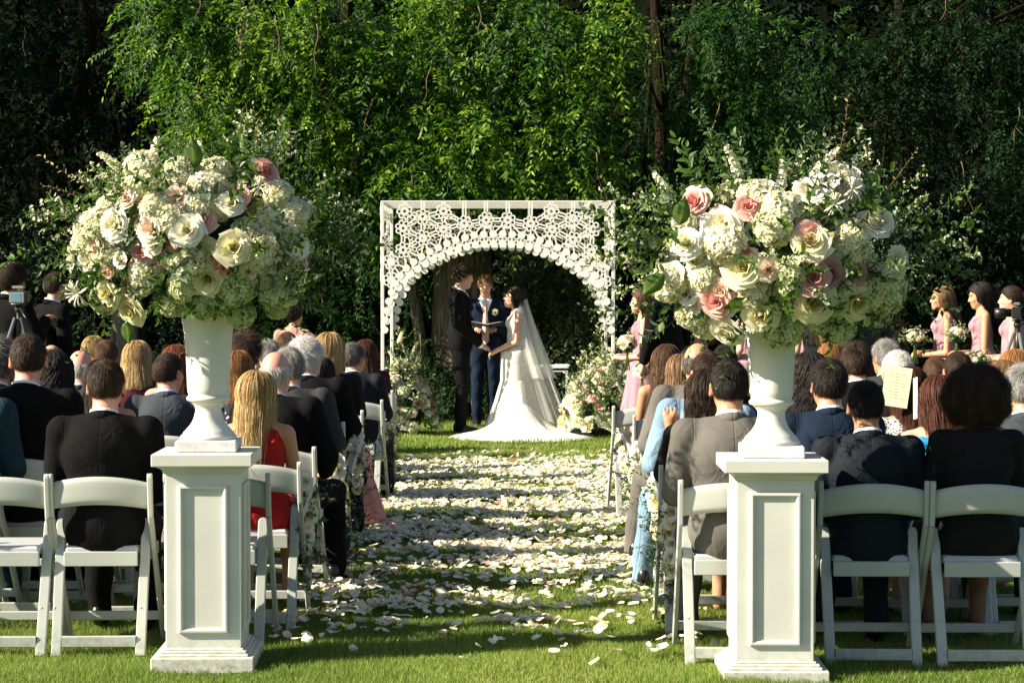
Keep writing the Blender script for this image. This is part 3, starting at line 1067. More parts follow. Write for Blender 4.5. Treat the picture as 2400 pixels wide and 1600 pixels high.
# ------------------------------------------------------------------ hair
def hair_mesh(name, style, seed=1, fem=None):
    r = np.random.default_rng(seed)
    S = dict(n=1500, L=0.030, lift=0.010, w=0.0045, t=0.006, steps=4, top=None, band=None, curl=0.0, cf=60.0, drop=None, spread=0.0, gath=None, rand=0.25)
    S.update(style)
    S['w'] *= 0.34; S['n'] = int(S['n'] * 2.9)
    t = S['t']
    fem = fem if fem is not None else (S['drop'] is not None)
    k = 0.94 if fem else 1.0
    C = np.array([0, -0.012, 0.024]); RAD = np.array([0.0755 * k, 0.097 * k, 0.094 * k])
    def line(P):
        return (0.853 * P[:, 1] - P[:, 2] - 0.006 - S.get('low', 0.0)) / 1.314
    mb = MB()
    def shell(P):
        d = ell(P, C, RAD + t)
        if S['drop'] is not None:
            D = S['drop']; sp = S['spread']
            g = S['gath'] if S['gath'] is not None else 0.042
            for s in (-1, 1):
                d = smin(d, cone(P, (s * 0.036, -0.030, 0.0), (s * g * 0.8, -0.072, -min(D, 0.17)), 0.052, 0.034 + sp * 0.3), 0.03)
                if D > 0.17:
                    d = smin(d, cone(P, (s * g * 0.8, -0.072, -0.15), (s * (g + sp * 0.25), -0.128, -D + 0.05), 0.036 + sp * 0.25, 0.016), 0.03)
            d = np.maximum(d, -(ell(P, (0, 0.105, -0.045), (0.062, 0.085, 0.105))))
            dd = np.maximum(ell(P, C, RAD + t * 1.3), line(P))
            d = smin(np.maximum(d, np.maximum(line(P) * 0.6 if D < 0.02 else P[:, 1] - 0.035, -10)), dd, 0.004)
            return d
        d = np.maximum(d, line(P))
        if S['top'] is not None:
            d = np.maximum(d, -(np.linalg.norm((P - np.array([0, S['top'][1], 0.12])) / np.array([1, 1.35, 1]), axis=1) - S['top'][0]))
        if S.get('bare'):
            d = np.maximum(d, 0.022 - np.linalg.norm(P - np.array([0.008, S['bare'][1], 0.118]), axis=1))
        if S['band'] is not None:
            d = np.maximum(d, P[:, 2] - S['band'])
        if S.get('bun'):
            bx = S['bun']
            b_ = ell(P, bx[:3], (bx[3], bx[3] * 0.8, bx[3]))
            b_ = b_ + 0.004 * np.sin(90 * P[:, 0] + 40 * P[:, 2]) * np.cos(70 * P[:, 2])
            d = smin(d, b_, 0.01)
        return d
    if S.get('afro'):
        A = S['afro']
        def shell(P, A=A):
            d = ell(P, (0, -0.03, 0.0), (A * 1.02, A * 0.95, A * 1.02))
            d = d + 0.010 * np.sin(38 * P[:, 0] + 2) * np.sin(41 * P[:, 1]) * np.sin(36 * P[:, 2] + 1) + 0.006 * np.sin(85 * P[:, 0]) * np.sin(80 * P[:, 2])
            return np.maximum(d, -ell(P, (0, 0.13, -0.03), (0.07, 0.10, 0.11)))
    D0 = S['drop'] if S['drop'] is not None else 0.13
    lo = (-0.21, -0.24, -max(D0 + 0.05, 0.22)); hi = (0.21, 0.20, 0.21)
    me = sdf_mesh(name, shell, lo, hi, 0.009 if S['drop'] is None and not S.get('afro') else 0.011)
    n0 = len(me.vertices)
    co = np.empty(n0 * 3, np.float32); me.vertices.foreach_get('co', co)
    V0 = co.reshape(-1, 3).astype(float)
    qf = np.empty(len(me.polygons) * 4, np.int32); me.loops.foreach_get('vertex_index', qf)
    bpy.data.meshes.remove(me)
    mb.add_np(V0, qf.reshape(-1, 4), None, np.clip(0.28 + 0.12 * np.sin(V0[:, 0] * 210 + 3 * np.sin(V0[:, 2] * 25)), 0, 1))
    # strands
    n = S['n']
    if S.get('afro'):
        A = S['afro']
        dirs = r.normal(size=(n, 3)); dirs /= np.linalg.norm(dirs, axis=1)[:, None]
        keep = ~((dirs[:, 1] > 0.45) & (dirs[:, 2] < 0.5)); dirs = dirs[keep]; n = len(dirs)
        p = np.array([0, -0.03, 0.0]) + dirs * A * np.where(r.random(n) < 0.3, r.uniform(0.98, 1.10, n), 0.97)[:, None] * (1 + 0.05 * np.sin(9 * dirs[:, :1] + 3) * np.cos(8 * dirs[:, 2:]))
        paths = [p]
        tang = np.cross(dirs, r.normal(size=(n, 3))); tang /= np.linalg.norm(tang, axis=1)[:, None]
        bit = np.cross(dirs, tang)
        rr = r.uniform(0.006, 0.013, n)[:, None]
        for q in range(1, 9):
            a = q * 0.95
            paths.append(p + dirs * (0.005 * q * 0.7) + tang * rr * math.sin(a) + bit * rr * (1 - math.cos(a)))
        P = np.stack(paths, 1)
        nrm = np.repeat(dirs[:, None], P.shape[1], 1)
    else:
        dirs = r.normal(size=(n * 3, 3)); dirs /= np.linalg.norm(dirs, axis=1)[:, None]
        p = C + dirs * (RAD + t * 0.9)
        ok = line(p) < -0.004
        if S['drop'] is not None:
            ok &= (p[:, 2] > 0.0)
        if S['top'] is not None:
            ok &= np.linalg.norm((p - np.array([0, S['top'][1], 0.12])) / np.array([1, 1.35, 1]), axis=1) > S['top'][0] * 0.9
        if S['band'] is not None:
            ok &= p[:, 2] < S['band'] + 0.012
        if S.get('bare'):
            ok &= (np.linalg.norm(p - np.array([0.008, S['bare'][1], 0.115]), axis=1) > S['bare'][0]) | (r.random(len(p)) < 0.3)
        p = p[ok][:n]; n = len(p)
        ph = r.uniform(0, 2 * PI, n) * 0.35 + np.sin(p[:, 0] * 60) * 2 + np.cos(p[:, 1] * 50) * 2
        Ls = S['L'] * r.uniform(0.55, 1.25, n) * np.where(r.random(n) < 0.12, 1.5, 1.0)
        steps = S['steps']
        crown = C + np.array([0.01, -0.62, 0.78]) * RAD
        strayl = np.where(r.random(n) < 0.15, 1.9, 1.0)[:, None] * r.uniform(0.6, 1.25, (n, 1))
        jit = r.normal(size=(n, 3)) * S['rand'] * np.where(r.random(n) < 0.15, 1.8, 1.0)[:, None]
        path, nr = [p.copy()], [(p - C) / RAD]
        if S['drop'] is not None:
            endz = -(S['drop'] * r.uniform(0.72, 1.04, n))
            total = (p[:, 2] - endz) * 1.05 + 0.03
            stepL = total / steps
            p0 = p.copy()
            for q in range(steps):
                nn = (p - C) / RAD ** 2; nn /= np.linalg.norm(nn, axis=1)[:, None]
                on = p[:, 2] > 0.0
                g = np.tile(np.array([0, -0.22, -1.0]), (n, 1)) + jit * 0.18
                front = np.clip((p[:, 1] - 0.0) / 0.06, 0, 1) * on
                g[:, 1] -= 1.6 * front
                g[:, 0] += np.sign(p0[:, 0]) * 0.7 * front
                low = np.clip((-p[:, 2] - 0.02) / 0.12, 0, 1)
                if S['gath'] is not None:
                    g[:, 0] -= (p[:, 0] - np.sign(p0[:, 0]) * S['gath'] * 0.7) * 5 * low
                g[:, 0] += np.sign(p[:, 0]) * S['spread'] * low
                gt = g - nn * (np.sum(g * nn, 1) * on)[:, None]
                gt /= np.linalg.norm(gt, axis=1)[:, None] + 1e-9
                p = p + gt * stepL[:, None]
                e = np.linalg.norm((p - C) / (RAD + t + 0.004), axis=1)
                ins = (e < 1) & (p[:, 2] > -0.04)
                p[ins] = C + (p[ins] - C) / e[ins][:, None]
                # lie outside the hanging mass and the back
                zz = np.clip((-p[:, 2]) / 0.17, 0, 1)
                yb = -0.085 - 0.045 * zz - 0.10 * np.clip((-p[:, 2] - 0.15) / 0.3, 0, 1) * 0.6
                w_ = 0.085 + S['spread'] * 0.3
                bk = (np.abs(p[:, 0]) < w_) & (p[:, 2] < 0.0) & (p0[:, 1] < 0.03)
                yt = yb * np.sqrt(np.clip(1 - (p[:, 0] / (w_ * 1.12)) ** 2, 0.05, 1))
                p[bk, 1] = np.minimum(p[bk, 1], yt[bk])
                ff = (p[:, 1] > 0.02) & (p[:, 2] < 0.03)
                p[ff, 1] = 0.02
                pc = p.copy()
                if S['curl'] > 0:
                    am = S['curl'] * np.clip((q + 1) / steps * 1.6, 0.2, 1)
                    aa = S['cf'] * (-p[:, 2]) + ph
                    pc[:, 0] += am * np.sin(aa); pc[:, 1] += am * 0.8 * np.cos(aa) - am * 0.4
                path.append(pc)
                nh = np.where(on[:, None], nn, np.stack([p[:, 0] * 6, np.full(n, -1.0), np.zeros(n)], -1))
                nr.append(nh)
        else:
            for q in range(steps):
                nn = (p - C) / RAD ** 2; nn /= np.linalg.norm(nn, axis=1)[:, None]
                g = p - crown
                g = g / (np.linalg.norm(g, axis=1)[:, None] + 1e-6) + np.array(S.get('dir', (0, 0, -0.55))) + jit
                if S.get('bun'):
                    g = np.array(S['bun'][:3]) - p + jit * 0.02
                gt = g - nn * np.sum(g * nn, 1)[:, None]
                gt /= np.linalg.norm(gt, axis=1)[:, None] + 1e-9
                p = p + gt * (Ls / steps)[:, None]
                e = np.linalg.norm((p - C) / (RAD + t), axis=1)
                p = C + (p - C) / e[:, None]
                off = (S['lift'] * ((q + 1) / steps) ** 1.3 * strayl)
                pc = p + nn * off
                if S['curl'] > 0:
                    aa = S['cf'] * (q + 1) * 0.03 + ph
                    tb = np.cross(nn, gt)
                    pc = pc + tb * (S['curl'] * np.sin(aa))[:, None] + nn * (S['curl'] * 0.8 * (1 + np.cos(aa)))[:, None]
                path.append(pc); nr.append(nn)
        P = np.stack(path, 1); nrm = np.stack(nr, 1)
    m = P.shape[1]
    T = np.gradient(P, axis=1)
    T /= np.linalg.norm(T, axis=2)[..., None] + 1e-9
    nrm = nrm / (np.linalg.norm(nrm, axis=2)[..., None] + 1e-9)
    sdv = np.cross(T, nrm)
    sdv /= np.linalg.norm(sdv, axis=2)[..., None] + 1e-9
    tw = r.normal(0, 0.5, (n, 1, 1))
    sdv = sdv * np.cos(tw) + nrm * np.sin(tw)
    wd = (S['w'] * r.uniform(0.6, 1.3, (n, 1, 1))) * np.linspace(1.0, 0.25, m)[None, :, None]
    A, B_ = P - sdv * wd / 2, P + sdv * wd / 2
    V = np.stack([A, B_], 2).reshape(-1, 3)
    base = (np.arange(n) * m * 2)[:, None] + (np.arange(m - 1) * 2)[None]
    F = np.stack([base, base + 1, base + 3, base + 2], -1).reshape(-1, 4)
    tn = np.clip(r.normal(0.5, 0.17, n) + 0.18 * np.sin(P[:, 0, 0] * 95 + 2 * np.sin(P[:, 0, 1] * 70)), 0, 1)
    mb.add_np(V, F, None, np.repeat(tn, m * 2))
    return mb.mesh(name)

STY = {
    'short': dict(n=1700, L=0.034, lift=0.010, t=0.006),
    'crop': dict(n=1700, L=0.018, lift=0.005, t=0.003, w=0.004),
    'thin_crown': dict(n=1700, L=0.022, lift=0.006, t=0.003),
    'balding': dict(n=1300, L=0.030, lift=0.008, t=0.005, top=(0.062, -0.01)),
    'fringe': dict(n=900, L=0.034, lift=0.008, t=0.006, band=0.030),
    'spiky': dict(n=1500, L=0.055, lift=0.030, t=0.010, rand=0.5, w=0.006),
    'thick': dict(n=1800, L=0.05, lift=0.020, t=0.013, rand=0.45, steps=5, w=0.006),
    'curlyshort': dict(n=1500, L=0.05, lift=0.016, t=0.014, curl=0.007, cf=90, rand=0.6, steps=8, w=0.006),
    'bob': dict(n=1500, drop=0.150, t=0.015, steps=12, spread=0.08, w=0.006, rand=0.3),
    'medium': dict(n=1500, drop=0.27, t=0.014, steps=15, spread=0.02, w=0.006, curl=0.004, cf=30),
    'long': dict(n=1900, drop=0.37, t=0.010, steps=18, spread=0.0, gath=0.036, w=0.0065, rand=0.3),
    'longwavy': dict(n=1700, drop=0.42, t=0.016, steps=26, spread=0.03, w=0.007, curl=0.010, cf=42),
    'longcurly': dict(n=1900, drop=0.34, t=0.024, steps=30, spread=0.07, w=0.007, curl=0.014, cf=75),
    'halfup': dict(n=1500, drop=0.30, t=0.012, steps=24, spread=0.0, gath=0.03, w=0.006, curl=0.009, cf=50),
    'pony': dict(n=1500, drop=0.33, t=0.010, steps=20, gath=0.004, w=0.006, curl=0.004, cf=25),
    'bun': dict(n=1400, L=0.05, lift=0.006, t=0.010, bun=(0, -0.105, 0.03, 0.045), steps=5, w=0.006),
    'afro': dict(n=6500, afro=0.118, w=0.005),
    'curlybob': dict(n=1700, drop=0.17, t=0.034, steps=20, spread=0.22, w=0.007, curl=0.016, cf=80),
    'quiff': dict(n=1600, L=0.04, lift=0.014, t=0.010, rand=0.3, steps=5, w=0.006),
}
HAIR = {}
def get_hair(style, fem):
    k = (style, fem)
    if k not in HAIR:
        HAIR[k] = hair_mesh('hair', STY[style], 11 + len(HAIR), fem)
    return HAIR[k]

def hair_mat(name, dark, mid, light):
    return tone_mat('hair_' + name, [(0.0, dark), (0.5, mid), (1.0, light)], 0.6, 0.0, 0.22)
HC = {
    'black': hair_mat('black', (0.004, 0.003, 0.003), (0.012, 0.009, 0.008), (0.035, 0.025, 0.02)),
    'darkbrown': hair_mat('dark_brown', (0.008, 0.004, 0.003), (0.03, 0.017, 0.010), (0.08, 0.045, 0.026)),
    'brown': hair_mat('brown', (0.02, 0.009, 0.005), (0.075, 0.036, 0.018), (0.19, 0.10, 0.05)),
    'auburn': hair_mat('auburn', (0.04, 0.010, 0.005), (0.15, 0.040, 0.016), (0.30, 0.10, 0.04)),
    'darkauburn': hair_mat('dark_auburn', (0.015, 0.004, 0.003), (0.06, 0.018, 0.010), (0.14, 0.05, 0.025)),
    'copper': hair_mat('copper', (0.07, 0.025, 0.008), (0.26, 0.11, 0.034), (0.50, 0.26, 0.10)),
    'blonde': hair_mat('blonde', (0.10, 0.055, 0.02), (0.42, 0.27, 0.10), (0.80, 0.60, 0.32)),
    'lightbrown': hair_mat('light_brown', (0.04, 0.02, 0.010), (0.17, 0.09, 0.045), (0.38, 0.24, 0.13)),
    'grey': hair_mat('grey', (0.06, 0.055, 0.05), (0.22, 0.21, 0.20), (0.50, 0.49, 0.46)),
    'darkgrey': hair_mat('dark_grey', (0.02, 0.018, 0.016), (0.085, 0.078, 0.07), (0.26, 0.24, 0.22)),
    'sandy': hair_mat('sandy', (0.04, 0.02, 0.010), (0.17, 0.085, 0.038), (0.42, 0.25, 0.12)),
    'white': hair_mat('white', (0.25, 0.23, 0.21), (0.55, 0.53, 0.50), (0.85, 0.83, 0.80)),
}
def skin_mat(name, c, lip):
    dk = tuple(x * 0.12 for x in c)
    m = tone_mat('skin_' + name, [(0.0, dk), (0.2, tuple(x * 0.45 for x in c)), (0.36, c), (0.6, c), (0.78, (min(1, c[0] * 1.05), c[1] * 0.80, c[2] * 0.75)), (1.0, lip)], 0.48, 0.0, 0.4, bscale=160, bstr=0.12, bdist=0.001)
    b = m.node_tree.nodes['Principled BSDF']
    b.inputs['Subsurface Weight'].default_value = 0.12
    b.inputs['Subsurface Radius'].default_value = (0.02, 0.008, 0.004)
    return m
SK = {
    'fair': skin_mat('fair', (0.58, 0.34, 0.24), (0.48, 0.14, 0.12)),
    'pink': skin_mat('pink', (0.58, 0.29, 0.21), (0.48, 0.16, 0.13)),
    'tan': skin_mat('tan', (0.46, 0.24, 0.14), (0.40, 0.13, 0.10)),
    'olive': skin_mat('olive', (0.38, 0.19, 0.105), (0.33, 0.11, 0.08)),
    'brown': skin_mat('brown', (0.17, 0.082, 0.045), (0.18, 0.06, 0.05)),
    'dark': skin_mat('dark', (0.085, 0.042, 0.025), (0.10, 0.04, 0.035)),
}
CL = {
    'black': cloth_mat('black_wool', (0.0065, 0.0065, 0.007), 0.9, 0.35, spec=0.06),
    'charcoal': cloth_mat('charcoal_wool', (0.024, 0.025, 0.027), 0.85, 0.4),
    'grey': cloth_mat('grey_wool', (0.105, 0.098, 0.090), 0.9, 0.4),
    'bluegrey': cloth_mat('blue_grey_wool', (0.035, 0.042, 0.052), 0.88, 0.4),
    'navy': cloth_mat('navy_wool', (0.007, 0.014, 0.030), 0.85, 0.4, spec=0.1),
    'darknavy': cloth_mat('dark_navy_wool', (0.006, 0.009, 0.015), 0.8, 0.35),
    'denim': cloth_mat('light_blue_linen', (0.16, 0.25, 0.35), 0.9, 0.6),
    'teal': cloth_mat('teal_silk', (0.006, 0.030, 0.042), 0.8, 0.4),
    'shirt': cloth_mat('white_cotton', (0.75, 0.75, 0.76), 0.8, 0.3),
    'blueshirt': cloth_mat('pale_blue_cotton', (0.50, 0.58, 0.72), 0.8, 0.3),
    'red': cloth_mat('red_lace', (0.40, 0.014, 0.012), 0.75, 0.7),
    'burgundy': cloth_mat('burgundy_knit', (0.060, 0.008, 0.016), 0.9, 0.4),
    'blue': cloth_mat('bright_blue_satin', (0.005, 0.17, 0.38), 0.45, 0.5, spec=0.5),
    'cream': cloth_mat('cream_knit', (0.55, 0.52, 0.46), 0.9, 0.6),
    'mauve': cloth_mat('mauve_chiffon', (0.30, 0.185, 0.215), 0.8, 0.55),
    'taupe': cloth_mat('taupe_lace', (0.33, 0.20, 0.16), 0.85, 0.5),
    'blackdress': cloth_mat('black_crepe', (0.008, 0.008, 0.009), 0.9, 0.3),
    'shoe': plain_mat('black_leather', (0.012, 0.011, 0.011), 0.3, 0.1, 10, 0.1),
}
# patterned lace, navy dots
def pattern_mat(name, c0, c1, scale, thr=0.5):
    m, nt, b = new_mat(name)
    v = tex_coord(nt)
    vo = nt.nodes.new('ShaderNodeTexVoronoi'); vo.inputs['Scale'].default_value = scale
    vo.feature = 'DISTANCE_TO_EDGE' if thr < 0.3 else 'F1'
    nt.links.new(v, vo.inputs['Vector'])
    nz = noise(nt, v, scale * 0.7, 3.0, 0.6, 2.0)
    mm = nt.nodes.new('ShaderNodeMath'); mm.operation = 'MULTIPLY_ADD'
    nt.links.new(nz, mm.inputs[0]); mm.inputs[1].default_value = 0.25
    nt.links.new(vo.outputs['Distance'], mm.inputs[2])
    nt.links.new(ramp(nt, mm.outputs[0], [(thr - 0.03, c0), (thr + 0.03, c1)]), b.inputs['Base Color'])
    b.inputs['Roughness'].default_value = 0.85
    bump(nt, b, mm.outputs[0], 0.4, 0.006)
    return m
CL['paisley'] = pattern_mat('grey_paisley', (0.55, 0.55, 0.53), (0.07, 0.075, 0.08), 60, 0.24)
CL['dots'] = pattern_mat('navy_dotted', (0.65, 0.60, 0.62), (0.012, 0.014, 0.035), 42, 0.40)
CL['maulace'] = pattern_mat('mauve_lace', (0.40, 0.22, 0.27), (0.22, 0.10, 0.14), 95, 0.26)
CL['whitelace'] = pattern_mat('white_paisley', (0.70, 0.68, 0.62), (0.25, 0.24, 0.22), 22, 0.25)

# templates, made when first asked for
TPL = {}
POSE = {}
def tpl(key, maker):
    if key not in TPL:
        TPL[key] = maker()
    return TPL[key]
def pose(fem, stand, yaw, pitch, arms):
    k = (fem, stand, yaw, pitch, arms)
    if k not in POSE:
        POSE[k] = (standing_pose(fem, R(yaw), R(pitch), arms) if stand else seated_pose(fem, R(yaw), R(pitch), arms))
    return k, POSE[k]

BX = {False: ((-0.40, -0.30, 0.0), (0.40, 0.70, 1.16)), True: ((-0.45, -0.45, 0.0), (0.45, 0.50, 1.62))}
def person(label, loc, rz=0.0, fem=False, stand=False, yaw=0, pitch=0, arms=None, hair='short', hc='darkbrown', skin='fair', out='suit',
           col='black', shirt='shirt', scale=1.0, group=None, hem=None, straps=True, sleeves=0, back=0.0, h=0.0085, hair_scale=1.0, name='person', roll=0.0):
    if arms is None: arms = 'down' if stand else 0
    k, p = pose(fem, stand, yaw, pitch, arms)
    root = thing(name, label, 'person', loc, rz, group, scale)
    root.rotation_euler.y = R(roll)
    bm_ = tpl(('body', k), lambda: body_mesh('body', p, h, True))
    put('body', bm_, root, mat=SK[skin])
    H4 = Matrix.Translation(Vector(p['hc'])) @ Matrix(p['hr'].tolist()).to_4x4() @ Matrix.Scale(hair_scale * HS, 4)
    if hair:
        put('hair', get_hair(hair, fem), root, M=H4, mat=HC[hc])
    lo, hi = BX[stand]
    ka = (fem, stand, arms)
    if out == 'suit':
        me = tpl(('jacket', ka), lambda: sdf_mesh('jacket', jacket_sdf(p, True, 0.40 if not stand else 0.80), lo, hi, 0.0105))
        put('jacket', me, root, mat=CL[col])
        me = tpl(('collar', fem, stand), lambda: ring_mesh('collar', p, 0.078, 0.067, -0.028, 0.016, th=0.005, gap=1.6))
        put('collar', me, root, mat=CL[col])
        me = tpl(('shirt', fem, stand), lambda: ring_mesh('shirt_collar', p, 0.068, 0.0625, -0.02, 0.030, th=0.003, gap=0.25))
        put('shirt_collar', me, root, mat=CL[shirt])
        if stand or yaw:
            pass
        me = tpl(('shirtf', stand, fem), lambda: sdf_mesh('shirt', (lambda P: np.maximum(np.maximum(jacket_sdf(p, False, None, -0.010, 0.0, vcut=False)(P), p['ch'][2] - 0.09 - P[:, 2]), -(P[:, 1] - p['ch'][1]) + 0.01)), lo, hi, 0.014))
        put('shirt', me, root, mat=CL[shirt])
        me = tpl(('trousers', fem, stand), lambda: sdf_mesh('trousers', trousers_sdf(p), lo, hi, 0.013))
        put('trousers', me, root, mat=CL[col])
        sh = tpl('shoe', shoe_mesh)
        for a in p['an']:
            put('shoe', sh, root, loc=(a[0], a[1], 0), mat=CL['shoe'])
    elif out == 'shirt':
        me = tpl(('jacket', ka), lambda: sdf_mesh('jacket', jacket_sdf(p, True, 0.40 if not stand else 0.80), lo, hi, 0.0105))
        put('top', me, root, mat=CL[col])
        me = tpl(('trousers', fem, stand), lambda: sdf_mesh('trousers', trousers_sdf(p), lo, hi, 0.013))
        put('trousers', me, root, mat=CL['black'])
    elif out == 'dress':
        dk = ('dress', fem, stand, arms if sleeves else None, straps, back, sleeves, hem)
        me = tpl(dk, lambda: sdf_mesh('dress', dress_sdf(p, straps=straps, back=back, sleeves=sleeves, hem=hem), lo, hi, 0.0115))
        put('dress', me, root, mat=CL[col])
    return root
# ================================================================== FLOWERS AND LEAVES
def grid_faces(nu, nv, base=0):
    F = []
    for i in range(nu):
        for j in range(nv):
            a = base + i * (nv + 1) + j
            F.append((a, a + nv + 1, a + nv + 2, a + 1))
    return F

def cup_petal(mb, a0, span, rb, rt, H, curl, tone, z0=0.0, nu=4, nv=4, wob=0.0, r=random):
    V, T = [], []
    w1, w2 = r.uniform(-1, 1), r.uniform(-1, 1)
    for i in range(nu + 1):
        u = i / nu * 2 - 1
        for j in range(nv + 1):
            v = j / nv
            sp = span * (0.45 + 0.55 * math.sqrt(v)) * (1 - 0.12 * v ** 6)
            a = a0 + u * sp
            rr = rb + (rt - rb) * v ** 0.8 + curl * v ** 4 * (1 + 0.5 * u * u) + wob * math.sin(3 * u + 4 * v + w1 * 3) * v
            z = z0 + H * v * (1 - 0.16 * u * u * v) - curl * 0.7 * v ** 5 + wob * 0.7 * math.sin(5 * u + w2 * 4) * v * v
            V.append((rr * math.cos(a), rr * math.sin(a), z))
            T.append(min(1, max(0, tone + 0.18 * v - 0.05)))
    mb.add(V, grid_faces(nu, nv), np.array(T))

def rose_mb(seed, openness=1.0, size=1.0, ruffle=0.002):
    r = random.Random(seed)
    mb = MB()
    L = [(3, 1.25, 0.003, 0.006, 0.034, 0.0, 0.15), (4, 1.0, 0.005, 0.012, 0.036, 0.001, 0.25), (5, 0.85, 0.008, 0.020, 0.037, 0.003, 0.38),
         (5, 0.82, 0.010, 0.030 * openness + 0.004, 0.034, 0.006, 0.5), (6, 0.72, 0.012, 0.042 * openness + 0.004, 0.028, 0.009, 0.62), (6, 0.70, 0.012, 0.054 * openness + 0.002, 0.019, 0.011, 0.75)]
    if openness < 0.7:
        L = L[:4]
    k0 = 0
    for (n, span, rb, rt, H, curl, tone) in L:
        k0 += 0.7
        for k in range(n):
            cup_petal(mb, k0 + 2 * PI * k / n + r.uniform(-0.12, 0.12), span * r.uniform(0.9, 1.1), rb, rt * r.uniform(0.92, 1.08), H * r.uniform(0.9, 1.08), curl * r.uniform(0.7, 1.4), tone, 0.0, 4, 4, ruffle, r)
    # sepals and short stem
    for v in (mb.v):
        v *= size
    return mb

def garden_mb(seed):
    """a frilled, many petalled bloom"""
    r = random.Random(seed)
    mb = MB()
    for lay in range(6):
        n = 7 + lay
        for k in range(n):
            cup_petal(mb, r.uniform(0, 2 * PI), 0.55, 0.002, 0.012 + 0.009 * lay, 0.034 - 0.0035 * lay, 0.003, 0.35 + 0.1 * lay, 0.0, 3, 3, 0.004, r)
    return mb

def hydrangea_mb(seed, n=150, R0=0.078, fl=0.0165, low=-0.35, squash=0.9):
    r = np.random.default_rng(seed)
    mb = MB()
    ball(mb, (0, 0, 0), (R0 * 0.86, R0 * 0.86, R0 * 0.86 * squash), 12, 8, 0.08)
    k = 0
    pts = []
    ga = PI * (3 - math.sqrt(5))
    for i in range(int(n / (1 - low) * 2)):
        z = 1 - 2 * (i + 0.5) / (n / (1 - low) * 2)
        if z < low: break
        a = i * ga + r.normal(0, 0.12)
        q = math.sqrt(1 - z * z)
        pts.append((q * math.cos(a), q * math.sin(a), z))
    lobes = r.normal(size=(7, 3)); lobes /= np.linalg.norm(lobes, axis=1)[:, None]
    for d in pts:
        d = np.array(d)
        bul = 1 + 0.10 * max(0, float(np.max(lobes @ d)) - 0.6) + r.normal(0, 0.035)
        c = d * R0 * bul * np.array([1, 1, squash])
        nn = Vector(d + r.normal(0, 0.28, 3)).normalized()
        s, u, _ = frame_from(nn)
        ra = r.uniform(0, PI)
        s, u = s * math.cos(ra) + u * math.sin(ra), u * math.cos(ra) - s * math.sin(ra)
        s, u, nn = np.array(s), np.array(u), np.array(nn)
        t0 = float(np.clip(r.normal(0.6, 0.16) - 0.25 * (1 - d[2]) * 0.3, 0.1, 1))
        for q in range(4):
            e = s * math.cos(q * PI / 2) + u * math.sin(q * PI / 2)
            f = -s * math.sin(q * PI / 2) + u * math.cos(q * PI / 2)
            z1, z2 = r.uniform(0.05, 0.4, 2) * fl
            V = [c, c + e * fl * 0.62 + f * fl * 0.5 + nn * z1, c + e * fl * 1.12 + nn * (z1 + z2) * 0.4, c + e * fl * 0.62 - f * fl * 0.5 + nn * z2]
            mb.add(V, [(0, 1, 2, 3)], np.array([t0 - 0.35, t0, t0 + 0.1, t0]))
    return mb

def leaf_np(p, d, n, L, W, tone, curl=0.15, seg=3):
    """folded oval leaf: p base, d along, n normal"""
    d, n = np.asarray(d, float), np.asarray(n, float)
    s = np.cross(d, n); s /= np.linalg.norm(s) + 1e-9
    V, T = [], []
    for i in range(seg + 1):
        v = i / seg
        w = W * 0.5 * math.sin(PI * min(1, (0.06 + v * 0.94)) ** 0.85) if i < seg else 0.0
        c = p + d * L * v - n * L * curl * v * v
        V += [c + s * w + n * w * 0.35, c, c - s * w + n * w * 0.35]
        T += [tone, tone - 0.08, tone]
    F = []
    for i in range(seg):
        a = i * 3
        F += [(a, a + 1, a + 4, a + 3), (a + 1, a + 2, a + 5, a + 4)]
    return V, F, np.clip(T, 0, 1)

def sprig_mb(seed, L=0.25, n=10, ll=0.042, lw=0.020, droop=0.3, pair=False, thick=0.0016, bend=0.25, tip=True):
    """leafy stem that grows along +Z"""
    r = np.random.default_rng(seed)
    mb = MB()
    a = r.uniform(0, 2 * PI)
    bx, by = math.cos(a) * bend, math.sin(a) * bend
    def P(t):
        return np.array([bx * L * t * t, by * L * t * t, L * t * (1 - 0.12 * t) ])
    tube(mb, [P(t) for t in np.linspace(0, 1, 6)], [thick * (1 - 0.6 * t) for t in np.linspace(0, 1, 6)], 4, 0.05)
    az = r.uniform(0, 2 * PI)
    for k in range(n):
        t = 0.12 + 0.88 * k / max(1, n - 1)
        p = P(t)
        tg = P(min(1, t + 0.05)) - P(t - 0.05); tg /= np.linalg.norm(tg)
        for q in range(2 if pair else 1):
            az += PI if pair and q else 2.4 + r.normal(0, 0.3)
            side = np.cross(tg, (math.cos(az), math.sin(az), 0.1)); side /= np.linalg.norm(side)
            d = side * 0.85 + tg * (0.45 + 0.6 * t) + np.array([0, 0, -droop * 0.3]); d /= np.linalg.norm(d)
            nn = tg - d * (tg @ d) + r.normal(0, 0.25, 3); nn -= d * (nn @ d); nn /= np.linalg.norm(nn)
            s = (1 - 0.35 * t) * r.uniform(0.8, 1.15)
            V, F, T = leaf_np(p, d, nn, ll * s, lw * s, float(np.clip(r.normal(0.5 + 0.2 * t, 0.12), 0.15, 1)), 0.2)
            mb.add(V, F, T)
    return mb

